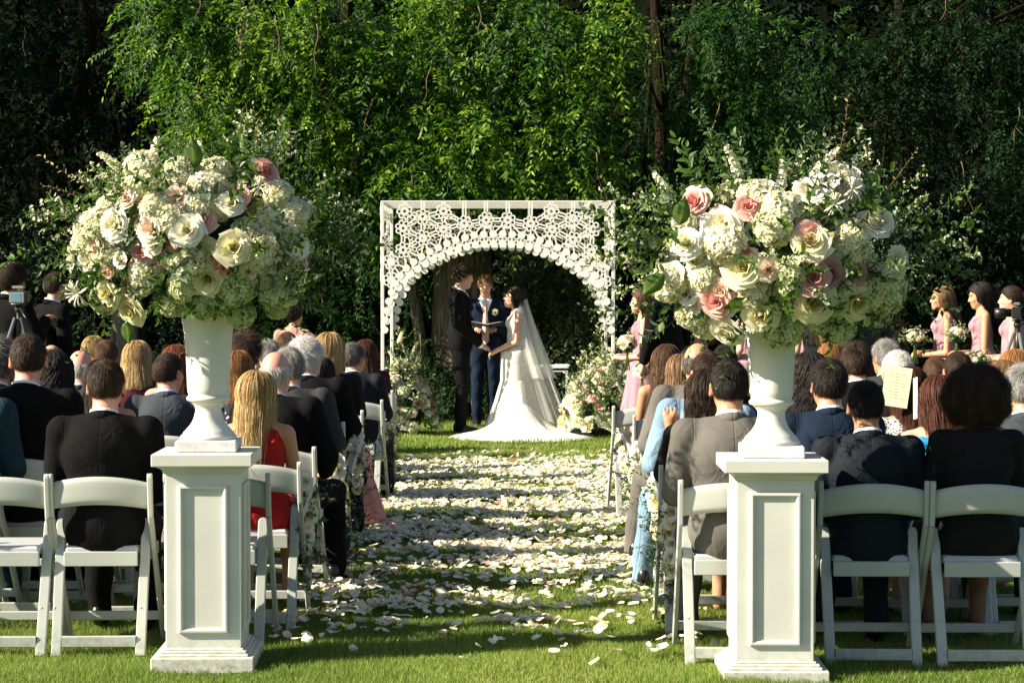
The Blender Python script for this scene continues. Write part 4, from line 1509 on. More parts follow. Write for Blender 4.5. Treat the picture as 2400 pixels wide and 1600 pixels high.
def spike_mb(seed, L=0.26, fl=0.012):
    """stock or snapdragon: a spire of small ruffled florets, green buds at the tip"""
    r = np.random.default_rng(seed)
    st, fm = MB(), MB()
    b = r.uniform(-0.16, 0.16, 2)
    P = lambda t: np.array([b[0] * t * t, b[1] * t * t, L * t])
    tube(st, [P(t) for t in np.linspace(0, 1, 6)], [0.003 * (1 - 0.6 * t) for t in np.linspace(0, 1, 6)], 5, 0.3)
    az = 0
    for k in range(46):
        t = 0.22 + 0.78 * k / 45
        az += 2.4
        rad = 0.024 * (1 - 0.75 * (t - 0.22) / 0.78)
        c = P(t) + np.array([math.cos(az), math.sin(az), 0.2]) * rad
        if t > 0.86:
            ball(st, c, 0.0042 * (1.6 - t), 6, 4, 0.8)
            continue
        nn = np.array([math.cos(az), math.sin(az), 0.35]); nn /= np.linalg.norm(nn)
        for q in range(5):
            a = q * 1.256 + r.normal(0, 0.2)
            s, u, _ = frame_from(nn)
            e = np.array(s) * math.cos(a) + np.array(u) * math.sin(a)
            f = np.cross(nn, e)
            k_ = fl * (1.2 - 0.5 * t) * r.uniform(0.8, 1.2)
            V = [c, c + e * k_ * 0.7 + f * k_ * 0.55 + nn * k_ * 0.3, c + e * k_ * 1.2 + nn * r.uniform(0, 0.6) * k_, c + e * k_ * 0.7 - f * k_ * 0.55 + nn * k_ * 0.1]
            fm.add(V, [(0, 1, 2, 3)], np.array([0.3, 0.7, 0.85, 0.7]))
    return st, fm

def spray_mb(seed, L=0.30, twig=7, flowers=True, bud=0.006):
    """thin branching twigs with tiny blossoms and small leaves"""
    r = np.random.default_rng(seed)
    st, fm = MB(), MB()
    b = r.uniform(-0.12, 0.12, 2)
    P = lambda t: np.array([b[0] * t * t, b[1] * t * t, L * t])
    tube(st, [P(t) for t in np.linspace(0, 1, 6)], [0.0022 * (1 - 0.6 * t) for t in np.linspace(0, 1, 6)], 4, 0.05)
    for k in range(twig):
        t = 0.25 + 0.75 * k / twig
        az = k * 2.4 + r.uniform(-0.4, 0.4)
        d = np.array([math.cos(az), math.sin(az), 0.9]); d /= np.linalg.norm(d)
        l = L * r.uniform(0.16, 0.30) * (1.15 - 0.5 * t)
        p0 = P(t)
        tube(st, [p0, p0 + d * l * 0.6, p0 + d * l + np.array([0, 0, 0.01])], [0.0013, 0.001, 0.0006], 3, 0.1)
        for q in range(4):
            tt = 0.35 + 0.65 * q / 3
            c = p0 + d * l * tt + r.normal(0, 0.004, 3)
            if flowers:
                nn = d + r.normal(0, 0.7, 3); nn /= np.linalg.norm(nn)
                s, u, _ = frame_from(nn)
                for w in range(5):
                    a = w * 1.256
                    e = np.array(s) * math.cos(a) + np.array(u) * math.sin(a); f = np.cross(nn, e)
                    V = [c, c + e * bud * 0.9 + f * bud * 0.6, c + e * bud * 1.6 + nn * bud * 0.5, c + e * bud * 0.9 - f * bud * 0.6]
                    fm.add(V, [(0, 1, 2, 3)], np.array([0.2, 0.7, 0.8, 0.7]))
            else:
                ball(fm, c, bud * 0.8, 6, 4, 0.6)
        az += 1.3
        dl = np.array([math.cos(az), math.sin(az), 0.5]); dl /= np.linalg.norm(dl)
        nn = np.cross(dl, r.normal(size=3)); nn /= np.linalg.norm(nn)
        V, F, T = leaf_np(p0, dl, nn, 0.040, 0.019, 0.7)
        st.add(V, F, T)
        V, F, T = leaf_np(P(min(1, t + 0.05)), -dl * [1, 1, -1], nn, 0.036, 0.017, 0.75)
        st.add(V, F, T)
    return st, fm

m_leaf = tone_mat('garden_leaf', [(0.0, (0.045, 0.028, 0.015)), (0.12, (0.014, 0.036, 0.010)), (0.5, (0.034, 0.080, 0.016)), (0.8, (0.10, 0.17, 0.025)), (1.0, (0.22, 0.28, 0.06))], 0.5, 0.3, 0.3, tcol=(1.3, 1.5, 0.5))
m_oliv = tone_mat('eucalyptus_leaf', [(0.0, (0.09, 0.05, 0.03)), (0.2, (0.05, 0.085, 0.045)), (0.6, (0.11, 0.16, 0.09)), (1.0, (0.24, 0.28, 0.13))], 0.5, 0.2, 0.4)
m_gold = tone_mat('dried_leaf', [(0.0, (0.15, 0.07, 0.03)), (0.5, (0.30, 0.22, 0.08)), (1.0, (0.48, 0.42, 0.20))], 0.5, 0.3, 0.4)
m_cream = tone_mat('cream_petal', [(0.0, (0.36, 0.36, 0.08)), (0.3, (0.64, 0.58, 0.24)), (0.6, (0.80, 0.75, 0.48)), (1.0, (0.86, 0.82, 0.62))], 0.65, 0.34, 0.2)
m_hyd = tone_mat('hydrangea_petal', [(0.0, (0.22, 0.25, 0.07)), (0.25, (0.64, 0.62, 0.34)), (0.6, (0.87, 0.84, 0.62)), (1.0, (0.92, 0.90, 0.76))], 0.65, 0.34, 0.2)
m_hydg = tone_mat('green_hydrangea_petal', [(0.0, (0.16, 0.22, 0.07)), (0.25, (0.42, 0.48, 0.20)), (0.6, (0.66, 0.70, 0.42)), (1.0, (0.80, 0.81, 0.58))], 0.65, 0.34, 0.2)
m_white = m_white
m_wpet = tone_mat('white_petal', [(0.0, (0.40, 0.40, 0.13)), (0.3, (0.72, 0.67, 0.42)), (0.7, (0.88, 0.85, 0.71)), (1.0, (0.92, 0.90, 0.81))], 0.65, 0.34, 0.2)
m_pink = tone_mat('pink_petal', [(0.0, (0.62, 0.20, 0.17)), (0.4, (0.72, 0.32, 0.29)), (0.7, (0.80, 0.48, 0.43)), (1.0, (0.86, 0.66, 0.60))], 0.65, 0.34, 0.2)
m_blush = tone_mat('blush_petal', [(0.0, (0.66, 0.36, 0.22)), (0.4, (0.78, 0.56, 0.42)), (0.7, (0.85, 0.70, 0.58)), (1.0, (0.88, 0.80, 0.70))], 0.65, 0.34, 0.2)
m_dusty = tone_mat('dusty_rose_petal', [(0.0, (0.28, 0.10, 0.08)), (0.4, (0.46, 0.22, 0.19)), (0.7, (0.58, 0.34, 0.31)), (1.0, (0.68, 0.46, 0.42))], 0.65, 0.34, 0.2)
m_coral = tone_mat('coral_petal', [(0.0, (0.5, 0.06, 0.06)), (0.5, (0.68, 0.14, 0.13)), (1.0, (0.82, 0.34, 0.30))], 0.65, 0.34, 0.2)

ROSE = [rose_mb(s, 1.0).mesh('rose', m_cream) for s in (1, 2, 3)]
HALF = [rose_mb(s, 0.75).mesh('rose', m_cream) for s in (4, 5)]
BUD = [rose_mb(6, 0.5).mesh('rosebud', m_cream)]
GARD = [garden_mb(s).mesh('frilled_bloom', m_wpet) for s in (7, 8)]
HYD = [hydrangea_mb(s, 165).mesh('hydrangea', m_hyd) for s in (1, 2, 3)]
SPRIG = [sprig_mb(10 + i, L, n, ll, lw, pair=pr).mesh('leafy_stem', m_leaf) for i, (L, n, ll, lw, pr) in enumerate(
    ((0.24, 13, 0.050, 0.023, False), (0.28, 13, 0.058, 0.027, False), (0.20, 8, 0.042, 0.024, True), (0.28, 9, 0.036, 0.017, True), (0.18, 9, 0.056, 0.030, False)))]
def split_mesh(pair, nm, mstem, mfl):
    """stem with leaves and its blossoms, as one mesh with two materials"""
    st, fm = pair
    a = MB(); a.merge(st)
    n_st = sum(len(x) for x in st.f4), sum(len(x) for x in st.f3)
    me1 = st.mesh(nm, mstem); me2 = fm.mesh('blossoms', mfl)
    return me1, me2
SPIKE = [split_mesh(spike_mb(s, 0.24, 0.013), 'flower_spike', m_leaf, m_hyd) for s in (1, 2, 3)]
SPRAY = [split_mesh(spray_mb(s), 'blossom_spray', m_leaf, m_hyd) for s in (4, 5, 6)]
BUDS = [split_mesh(spray_mb(s, 0.34, 9, False, 0.006), 'bud_spray', m_leaf, m_oliv) for s in (7, 8)]

def orient(pos, d, roll=0.0, sc=1.0):
    q = Vector(d).to_track_quat('Z', 'Y')
    return Matrix.Translation(Vector(pos)) @ q.to_matrix().to_4x4() @ Matrix.Rotation(roll, 4, 'Z') @ Matrix.Scale(sc, 4)

def two(nm_me, parent, M):
    o = put(nm_me[0].name.split('.')[0], nm_me[0], parent, M=M)
    put('blossoms', nm_me[1], o)
    return o

# ------------------------------------------------------------------ the two tall arrangements
def arrangement(label, centre, blooms, extras, seed, rad=(0.64, 0.44, 0.41)):
    r = np.random.default_rng(seed)
    base = Vector((centre.x, centre.y, centre.z - 0.42))
    t = thing('flower_arrangement', label, 'flower arrangement', base)
    c = centre - base
    rx, ry, rz = rad
    def surf(dx, dz, push=0.0):
        e = 1 - (dx / rx) ** 2 - (dz / rz) ** 2
        y = -ry * math.sqrt(max(0.0, e)) if e > 0 else 0.0
        return Vector((c.x + dx, c.y + y * (0.92 + push), c.z + dz))
    for (dx, dz, kind, s) in blooms:
        p = surf(dx, dz, r.uniform(-0.12, 0.06))
        n = Vector((dx / rx ** 1.2, (p.y - c.y) / ry ** 1.2 - 0.55, dz / rz ** 1.2 + 0.25)).normalized()
        n = (n + Vector(r.normal(0, 0.16, 3))).normalized()
        ro = r.uniform(0, 6.28)
        if kind in 'hHg':
            put('hydrangea', HYD[r.integers(3)], t, M=orient(p - n * 0.03, n, ro, s * 0.93), mat=m_hydg if kind == 'g' else (m_hyd if kind == 'h' else m_wpet))
        elif kind in 'wcpbd':
            m = dict(w=m_wpet, c=m_cream, p=m_pink, b=m_blush, d=m_dusty)[kind]
            put('rose', (ROSE + HALF)[r.integers(5)], t, M=orient(p + n * 0.006, n, ro, s * 1.02), mat=m)
        elif kind in 'fF':
            put('frilled_bloom', GARD[r.integers(2)], t, M=orient(p - n * 0.01, n, ro, s * 1.1), mat=m_wpet if kind == 'f' else m_blush)
        elif kind == 'k':
            put('frilled_bloom', GARD[r.integers(2)], t, M=orient(p, n, ro, s * 0.8), mat=m_coral)
        elif kind == 'u':
            put('rosebud', BUD[0], t, M=orient(p, n, ro, s), mat=m_blush)
    # back half and the inside
    for k in range(26):
        d = Vector(r.normal(size=3)).normalized()
        if d.y < -0.1: d.y = -d.y
        if d.z < -0.5: continue
        p = Vector((c.x + d.x * rx * 0.72, c.y + d.y * ry * 0.8, c.z + d.z * rz * 0.70))
        if k % 3 == 0:
            put('rose', ROSE[k % 3], t, M=orient(p, d, 0, 1.1), mat=(m_wpet, m_cream, m_blush)[k % 3])
        else:
            put('hydrangea', HYD[k % 3], t, M=orient(p, d, 0, r.uniform(0.85, 1.1)), mat=m_hyd)
    # greens that fill between the blooms
    for k in range(300):
        d = Vector(r.normal(size=3)).normalized()
        if d.z < -0.75: continue
        f = r.uniform(0.5, 0.86) if k % 3 else r.uniform(0.86, 0.97)
        p = Vector((c.x + d.x * rx * f, c.y + d.y * ry * f, c.z + d.z * rz * f - 0.02))
        dd = (d + Vector(r.normal(0, 0.35, 3)) + Vector((0, 0, 0.05))).normalized()
        put('leafy_stem', SPRIG[r.integers(5)], t, M=orient(p, dd, r.uniform(0, 6), r.uniform(0.7, 1.15)), mat=m_leaf if r.random() < 0.82 else m_oliv)
    for k in range(64):
        d = Vector(r.normal(size=3)).normalized()
        if d.z < -0.45: continue
        d = Vector((d.x * 1.4, d.y, d.z)).normalized()
        f = r.uniform(0.75, 1.0)
        p = Vector((c.x + d.x * rx * f, c.y + d.y * ry * f, c.z + d.z * rz * f))
        dd = (d + Vector(r.normal(0, 0.3, 3)) + Vector((0, 0, 0.25))).normalized()
        two((SPRAY + BUDS)[r.integers(5)], t, orient(p, dd, r.uniform(0, 6), r.uniform(0.5, 0.85)))
    # stems and foam in the middle
    mb = MB()
    ball(mb, (c.x, c.y, c.z - 0.03), (rx * 0.40, ry * 0.42, rz * 0.5), 16, 10, 0.15)
    for k in range(26):
        a = k * 2.4
        tube(mb, [(0.045 * math.cos(a), 0.045 * math.sin(a), 0.02), (0.075 * math.cos(a), 0.075 * math.sin(a), 0.12), (c.x + 0.2 * math.cos(a), c.y + 0.2 * math.sin(a), c.z - 0.05)], 0.004, 5, 0.35)
    mb.build('stems', m_leaf, t)
    for (kind, dx, dz, ax, az, s) in extras:
        p = surf(dx, dz) * 1.0
        p.y = c.y - 0.12 * r.uniform(0.2, 1)
        d = Vector((ax, r.uniform(-0.25, 0.05), az)).normalized()
        if kind == 'spike':
            s *= 0.85; d = (d + Vector((r.normal(0, 0.15), 0, 0))).normalized()
            two(SPIKE[r.integers(3)], t, orient(p, d, r.uniform(0, 6), s))
        elif kind == 'spray':
            two(SPRAY[r.integers(3)], t, orient(p, d, r.uniform(0, 6), s))
        elif kind == 'bud':
            two(BUDS[r.integers(2)], t, orient(p, d, r.uniform(0, 6), s))
        elif kind == 'gold':
            put('leafy_stem', GOLD, t, M=orient(p, d, r.uniform(0, 6), s))
        elif kind == 'vine':
            put('trailing_stem', VINE[r.integers(2)], t, M=orient(p, d, r.uniform(0, 6), s))
        elif kind == 'leaf':
            put('large_leaf', BIGLEAF, t, M=Matrix.Translation(p + Vector((0, -0.26, 0))) @ Matrix.Rotation(math.atan2(ax, az), 4, 'Y') @ Matrix.Scale(s, 4))
        elif kind == 'star':
            put('star_blossom', STAR, t, M=orient(p + Vector((0, -0.28, 0)), Vector((ax, -0.8, az)), 0, s))
    return t

GOLD = sprig_mb(50, 0.36, 14, 0.034, 0.016, thick=0.002).mesh('leafy_stem', m_gold)
VINE = [sprig_mb(51 + i, 0.30, 12, 0.030, 0.017, thick=0.0014, bend=0.3).mesh('trailing_stem', m_leaf) for i in range(2)]
mb = MB()
V, T = [], []
for i in range(9):
    v = i / 8
    w = 0.036 * math.sin(PI * v ** 0.8) if i < 8 else 0.001
    for j in range(7):
        u = j / 6 * 2 - 1
        V.append((u * w, -0.010 * math.cos(u * 1.2) - 0.0025 * math.cos(14 * (v - 0.25 * abs(u))) * abs(u), 0.12 * v - 0.006 * u * u)); T.append(0.62 if abs(u) > 0.1 else 0.95)
mb.add(V, grid_faces(8, 6), np.array(T))
BIGLEAF = mb.mesh('large_leaf', m_leaf)
mb = MB()
for k in range(26):
    r_ = np.random.default_rng(k)
    d = r_.normal(size=3); d[2] = abs(d[2]) * 0.7 + 0.1; d /= np.linalg.norm(d)
    pts = [np.array((0, 0, 0)), d * 0.02, d * 0.038, d * 0.05 + np.array([0, 0, -0.006]), d * 0.056 + np.array([0, 0, -0.016])]
    tube(mb, pts, [0.002, 0.0026, 0.0026, 0.0022, 0.001], 4, 0.8)
STAR = mb.mesh('star_blossom', m_wpet)

CL_ = at(492, 556, 8.60)
CR_ = at(1822, 600, 8.30)
def pxl(lst, ox, oy, k, C0, s):
    out = []
    for (cx, cy, kd, sz) in lst:
        px, py = ox + cx * k, oy + cy * k
        out.append(((px - C0[0]) / s, (C0[1] - py) / s, kd, sz))
    return out
LB = [(905, 380, 'h', 1.05), (900, 500, 'h', 0.95), (1150, 410, 'h', .95), (1370, 390, 'h', .85), (1330, 520, 'H', 1.05), (1300, 640, 'H', 1.0), (1170, 610, 'b', 1.0), (1430, 620, 'H', .9), (1500, 640, 'w', .8),
      (1680, 440, 'p', 1.0), (1530, 600, 'p', .9), (1780, 540, 'h', .8), (1880, 670, 'H', .9), (1840, 760, 'h', .85), (1310, 740, 'p', 1.1), (1240, 810, 'w', 1.15), (1040, 650, 'h', .95), (1130, 730, 'h', .9),
      (1025, 795, 'b', 1.0), (1030, 885, 'w', .95), (1165, 850, 'k', 1.0), (780, 770, 'w', 1.1), (620, 740, 'h', 1.0), (490, 770, 'f', .9), (510, 870, 'h', .8), (425, 950, 'w', 1.0), (560, 980, 'f', 1.0), (680, 960, 'h', 1.0), (640, 890, 'b', .7),
      (940, 1050, 'H', .95), (900, 1120, 'h', .8), (1150, 960, 'h', .75), (1230, 990, 'h', .95), (1340, 930, 'c', 1.0), (1400, 960, 'c', 1.05), (1520, 910, 'c', 1.15), (1450, 1000, 'k', .9), (1600, 820, 'h', .95), (1680, 900, 'h', 1.15), (1640, 980, 'h', .8),
      (1870, 880, 'w', .95), (1350, 1090, 'c', 1.3), (1530, 1140, 'g', 1.2), (1320, 1250, 'g', 1.15), (1190, 1150, 'g', .95), (1780, 1170, 'g', 1.15), (1850, 1060, 'H', .75), (1730, 1060, 'H', .7), (1590, 1050, 'b', .6), (690, 1180, 'c', 1.15), (830, 1280, 'c', 1.15),
      (590, 1180, 'k', .7), (580, 1260, 'g', .85), (1080, 1270, 'g', .7), (1530, 1330, 'g', .8), (950, 930, 'd', .8), (1400, 500, 'h', .7), (700, 620, 'h', .7), (1730, 720, 'h', .8), (740, 1060, 'u', 1.1), (800, 980, 'f', .6), (1050, 970, 'd', .5), (850, 620, 'b', .7), (1890, 1000, 'p', .6), (890, 490, 'd', .5), (1760, 1290, 'g', .7)]
LX = [('gold', -.42, .17, -.92, .42, 1.0), ('gold', -.30, .18, -.85, .5, .85), ('gold', -.5, .14, -.8, .5, .7), ('spike', -.30, .22, -.62, .62, 1.05), ('spike', -.22, .25, -.4, .9, 1.0), ('spray', -.40, .06, -.9, .25, 1.0), ('spray', -.48, -.02, -1, .1, .95), ('bud', -.5, -.02, -1, .05, 1.15),
      ('bud', -.48, .08, -.95, .15, .9), ('spray', .32, .24, .3, .9, .9), ('gold', .2, .3, .25, .95, .8), ('gold', .3, .28, .35, .8, .75), ('bud', .3, .2, .7, .6, .9), ('spray', .45, .05, .95, .25, .85), ('bud', .45, 0, 1, .1, 1.0), ('spray', .45, -.1, .95, -.1, .8), ('spike', -.02, .28, .1, 1, .75),
      ('vine', -.42, -.28, -.25, -1, 1.1), ('vine', -.45, -.2, -.7, -.7, .9), ('vine', -.16, -.32, .1, -1, .9), ('vine', .2, -.3, .3, -1, .7), ('vine', -.5, -.15, -1, -.2, .9), ('leaf', -.02, .28, -.08, 1, 1.15), ('leaf', -.14, .12, .1, 1, 1.0), ('star', -.5, -.24, -.5, -.3, 1.2), ('star', .26, .2, .3, .3, .9), ('leaf', -.30, -.36, .1, -1, .8), ('spray', .1, .3, .1, 1, .8), ('bud', -.1, .3, -.15, 1, .9), ('spray', -.1, -.2, .1, -.3, .6)]
RB = [(500, 620, 'p', 1.05), (790, 660, 'p', 1.0), (640, 700, 'p', .7), (1430, 420, 'f', 1.15), (1460, 480, 'H', .9), (1180, 550, 'f', 1.15), (1290, 490, 'f', .9), (840, 550, 'H', .85), (930, 520, 'f', .8), (980, 660, 'h', 1.15), (960, 760, 'h', 1.1), (910, 700, 'h', .9), (1040, 620, 'h', .8),
      (640, 780, 'w', 1.5), (640, 860, 'H', 1.1), (430, 880, 'w', 1.2), (480, 900, 'H', .8), (420, 710, 'H', .8), (1160, 830, 'p', 1.1), (1165, 880, 'c', 1.25), (1580, 770, 'w', 1.15), (1470, 820, 'h', .95), (1450, 900, 'h', 1.0), (1650, 740, 'f', .9), (770, 1030, 'c', 1.25), (910, 1030, 'b', .8),
      (830, 1130, 'H', 1.05), (840, 1180, 'h', .95), (1060, 1060, 'g', .9), (1060, 1140, 'g', .8), (1190, 1090, 'd', 1.05), (1290, 1060, 'd', 1.1), (1465, 1050, 'd', .95), (1260, 1140, 'b', .7), (1080, 1200, 'd', .85), (1200, 1230, 'c', 1.4), (1340, 1250, 'h', .95), (1340, 1190, 'g', .8), (1310, 1210, 'u', .9),
      (1490, 1230, 'c', 1.2), (1610, 1290, 'c', 1.0), (1680, 1150, 'g', 1.25), (1700, 1090, 'h', .9), (1740, 980, 'f', 1.0), (1420, 1140, 'H', .7), (1680, 1310, 'b', .8), (630, 1220, 'p', 1.2), (640, 1150, 'b', 1.0), (700, 1390, 'w', 1.4), (880, 1310, 'c', 1.35), (1060, 1390, 'g', 1.15), (1400, 1400, 'g', 1.0), (1280, 1380, 'g', .7),
      (320, 1120, 'H', 1.0), (360, 1060, 'f', .8), (520, 1080, 'h', .8), (460, 1320, 'H', .95), (550, 1400, 'h', .8), (580, 1330, 'f', .5), (490, 1020, 'f', .8), (780, 940, 'k', .6), (1040, 1170, 'g', .7), (440, 1180, 'f', .8), (1600, 600, 'p', .5), (560, 1000, 'h', .7), (1180, 720, 'h', .5), (1330, 970, 'g', .6), (1120, 1290, 'h', .7)]
RX = [('spike', -.42, .2, -.45, .9, .95), ('spike', -.17, .28, -.05, 1, 1.0), ('spike', .12, .28, .2, 1, 1.0), ('spike', .0, .24, .15, 1, .9), ('spray', -.5, .12, -.95, .35, .95), ('bud', -.5, .1, -1, .25, 1.0), ('spray', -.5, 0, -1, 0, .9), ('vine', -.45, .02, -1, -.1, 1.1), ('bud', .5, .12, .95, .35, 1.0), ('bud', .45, .02, 1, .1, 1.25), ('spray', .5, .06, 1, .05, 1.1), ('bud', .5, -.02, 1, -.1, .9),
      ('gold', .22, .34, .25, 1, 1.0), ('vine', .22, .36, .2, 1, 1.1), ('gold', .42, .25, .6, .7, .7), ('bud', -.2, .32, -.25, 1, .9), ('spray', .3, .3, .35, .9, .8), ('vine', -.42, -.25, -.7, -.8, 1.0), ('vine', -.35, -.3, -.2, -1, .9), ('vine', -.2, -.33, 0, -1, .8), ('leaf', -.44, .12, .2, 1, 1.0), ('leaf', -.05, .03, -.5, -.8, 1.3), ('leaf', .05, .02, .5, -.7, 1.0), ('leaf', -.5, -.08, -.6, -.6, 1.0), ('star', .18, .2, .1, .2, 1.0), ('star', .25, .26, .3, .3, 1.0), ('spray', .5, -.2, .9, -.3, .8), ('bud', -.5, -.2, -.95, -.3, .9)]
s_l = FPX / 8.60; s_r = FPX / 8.30
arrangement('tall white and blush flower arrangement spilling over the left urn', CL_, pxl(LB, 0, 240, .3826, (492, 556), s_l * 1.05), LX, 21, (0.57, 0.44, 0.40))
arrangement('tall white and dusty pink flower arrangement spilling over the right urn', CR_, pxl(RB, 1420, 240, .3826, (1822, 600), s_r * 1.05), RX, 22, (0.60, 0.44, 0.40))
# ================================================================== THE ARCH
m_arch = plain_mat('white_cut_felt', (0.80, 0.78, 0.72), 0.7, 0.04, 5.0, 0.1, 0.001, 90.0)
m_post = plain_mat('white_metal_post', (0.72, 0.71, 0.68), 0.45, 0.04, 5.0, 0.05, 0.001, 90.0)
AX, AY0, AY1, AW, AH = -0.155, 21.90, 23.6, 1.268, 2.567
arch = thing('wedding_arch', 'white square arch of cut out lattice panels with a scalloped opening round the couple', 'arch', (AX, (AY0 + AY1) / 2, 0))
HD = (AY1 - AY0) / 2
for sx in (-1, 1):
    for sy in (-1, 1):
        mb = MB(); box(mb, (sx * AW - 0.018, sy * HD - 0.018, -0.03), (sx * AW + 0.018, sy * HD + 0.018, AH), 0.004)
        mb.build('post', m_post, arch, smooth=False)
for sy in (-1, 1):
    mb = MB(); box(mb, (-AW - 0.02, sy * HD - 0.02, AH + 0.001), (AW + 0.02, sy * HD + 0.02, AH + 0.018), 0.003); mb.build('beam', m_post, arch, smooth=False)
for sx in (-1, 1):
    mb = MB(); box(mb, (sx * AW - 0.018, -HD + 0.021, AH + 0.001), (sx * AW + 0.018, HD - 0.021, AH + 0.017), 0.003); mb.build('beam', m_post, arch, smooth=False)
def ring3(mb, cx, cz, r0, r1, n=12, th=0.004):
    V, F = [], []
    for k in range(n):
        a = 2 * PI * k / n
        for (r, y) in ((r0, -th), (r1, -th), (r1, th), (r0, th)):
            V.append((cx + r * math.cos(a), y, cz + r * math.sin(a)))
    for k in range(n):
        for j in range(4):
            k2 = (k + 1) % n; j2 = (j + 1) % 4
            F.append((k * 4 + j, k2 * 4 + j, k2 * 4 + j2, k * 4 + j2))
    mb.add(V, F)
mb = MB()
ring3(mb, 0, 0, 0.017, 0.032, 12)
for k in range(7):
    a = 2 * PI * k / 7
    ring3(mb, 0.060 * math.cos(a), 0.060 * math.sin(a), 0.0165, 0.0325, 10)
ROS = mb.mesh('rosette', m_arch, False)
mb = MB()
V = [(0, -0.004, 0)] + [(0.041 * math.cos(2 * PI * k / 16), -0.004, 0.041 * math.sin(2 * PI * k / 16)) for k in range(16)]
V += [(x, 0.004, z) for x, y, z in V]
mb.add(V, [(0, 1 + k, 1 + (k + 1) % 16) for k in range(16)] + [(17, 18 + (k + 1) % 16, 18 + k) for k in range(16)] + [(1 + k, 18 + k, 18 + (k + 1) % 16, 1 + (k + 1) % 16) for k in range(16)])
DISC = mb.mesh('disc', m_arch, False)
mb = MB(); box(mb, (0, -0.0035, -0.0085), (1, 0.0035, 0.0085)); BAR = mb.mesh('strut', m_arch, False)
CUR = ([0, .26, .515, .77, .98, 1.11, 1.185, 1.245], [2.12, 2.10, 2.03, 1.91, 1.77, 1.61, 1.43, 1.17])
def panel(W, tbl, ros, M, nm):
    """one lattice panel, in the xz plane, moved by M"""
    pan = put(nm, None, arch); pan.matrix_local = M
    pan.name = nm
    zc = lambda x: float(np.interp(abs(x), *tbl))
    pts = [(x, min(z, AH - 0.098)) for x, z in ros if z > zc(x) + 0.17]
    r = np.random.default_rng(5)
    for z in np.arange(AH - 0.10, 1.2, -0.022):
        for x in np.arange(-W + 0.095, W - 0.09, 0.021):
            if z < zc(x) + 0.195: continue
            if all((x - a) ** 2 + (z - b_) ** 2 > 0.181 ** 2 for a, b_ in pts):
                pts.append((float(x), float(z)))
    for x, z in pts:
        put('rosette', ROS, pan, loc=(x, r.uniform(-0.001, 0.001), z), rot=(0, r.uniform(0, 1), 0))
    def bar(x0, z0, x1, z1):
        L = math.hypot(x1 - x0, z1 - z0)
        o = put('strut', BAR, pan, loc=(x0, 0.0, z0), rot=(0, -math.atan2(z1 - z0, x1 - x0), 0), scale=(L, 1, 1))
    for i in range(len(pts)):
        for j in range(i + 1, len(pts)):
            dx, dz = pts[j][0] - pts[i][0], pts[j][1] - pts[i][1]
            L = math.hypot(dx, dz)
            if L < 0.29:
                ux, uz = dx / L, dz / L
                for s in (-0.017, 0.017):
                    a0, a1 = 0.087, L - 0.087
                    if a1 > a0:
                        bar(pts[i][0] + ux * a0 - uz * s, pts[i][1] + uz * a0 + ux * s, pts[i][0] + ux * a1 - uz * s, pts[i][1] + uz * a1 + ux * s)
    # rows of discs along the curve, equally spaced by length
    xs = np.linspace(-tbl[0][-1] * W / AW, tbl[0][-1] * W / AW, 600)
    for lev, (dz, sp) in enumerate(((0.0, 0.097), (0.108, 0.102))):
        q = np.stack([xs * (1 + 0.0 * lev), [zc(x) + dz for x in xs]], -1)
        ln = np.concatenate([[0], np.cumsum(np.linalg.norm(np.diff(q, axis=0), axis=1))])
        n = int(ln[-1] / sp)
        cc = [(float(np.interp(t, ln, q[:, 0])), float(np.interp(t, ln, q[:, 1]))) for t in np.linspace(0, ln[-1], n + 1)]
        for x, z in cc:
            if abs(x) < W + 0.01:
                put('disc', DISC, pan, loc=(x, -0.001 - 0.002 * lev, z))
        if lev == 0: low = cc
        else:
            for x, z in cc:
                for (a, b_) in low:
                    if 0.10 < math.hypot(a - x, b_ - z) < 0.165:
                        bar(x, z, a, b_)
            for x, z in cc:
                for (a, b_) in pts:
                    if math.hypot(a - x, b_ - z) < 0.235:
                        L = math.hypot(a - x, b_ - z); bar(x, z, a - (a - x) / L * 0.087, b_ - (b_ - z) / L * 0.087)
    # threads to the frame
    for x, z in pts:
        if W - abs(x) < 0.20:
            s = 1 if x > 0 else -1
            bar(x + s * 0.075, z + 0.014, s * (W - 0.018), z + 0.014); bar(x + s * 0.075, z - 0.014, s * (W - 0.018), z - 0.014)
        if AH - z < 0.24:
            bar(x - 0.015, z + 0.085, x - 0.015, AH); bar(x + 0.015, z + 0.085, x + 0.015, AH)
    return pan
RP = [(270, 310), (460, 200), (660, 320), (460, 405), (270, 520), (660, 130), (860, 265), (1070, 230), (1280, 230), (1500, 265), (1710, 320), (1910, 215), (2100, 320), (1910, 420), (2085, 540), (1700, 110), (285, 100), (2070, 100)]
RP = [((880 + x * .2423 - 1167) / 213.0, 1.6 + (681 - 460 - y * .2423) / 213.0) for x, y in RP]
# children of the arch are parts (posts, beams, panels); rosettes, struts and discs are their sub-parts
panel(AW, CUR, RP, Matrix.Translation((0, -HD - 0.022, 0)), 'lattice_panel')
panel(AW, CUR, RP, Matrix.Translation((0, HD + 0.022, 0)), 'lattice_panel')
CS = ([0, .2, .4, .55, .68, .78, .83], [2.107, 2.09, 2.0, 1.88, 1.72, 1.45, 1.16])
for sx in (-1, 1):
    panel(HD, CS, [], Matrix.Translation((sx * (AW + 0.022), 0, 0)) @ Matrix.Rotation(PI / 2, 4, 'Z'), 'lattice_panel')
for k in range(34):
    mb = MB(); y = -HD + 0.05 + k * (2 * HD - 0.1) / 33
    box(mb, (-AW + 0.02, y - 0.013, AH + 0.004), (AW - 0.02, y + 0.010, AH + 0.012)); mb.build('roof_slat', m_arch, arch, smooth=False)
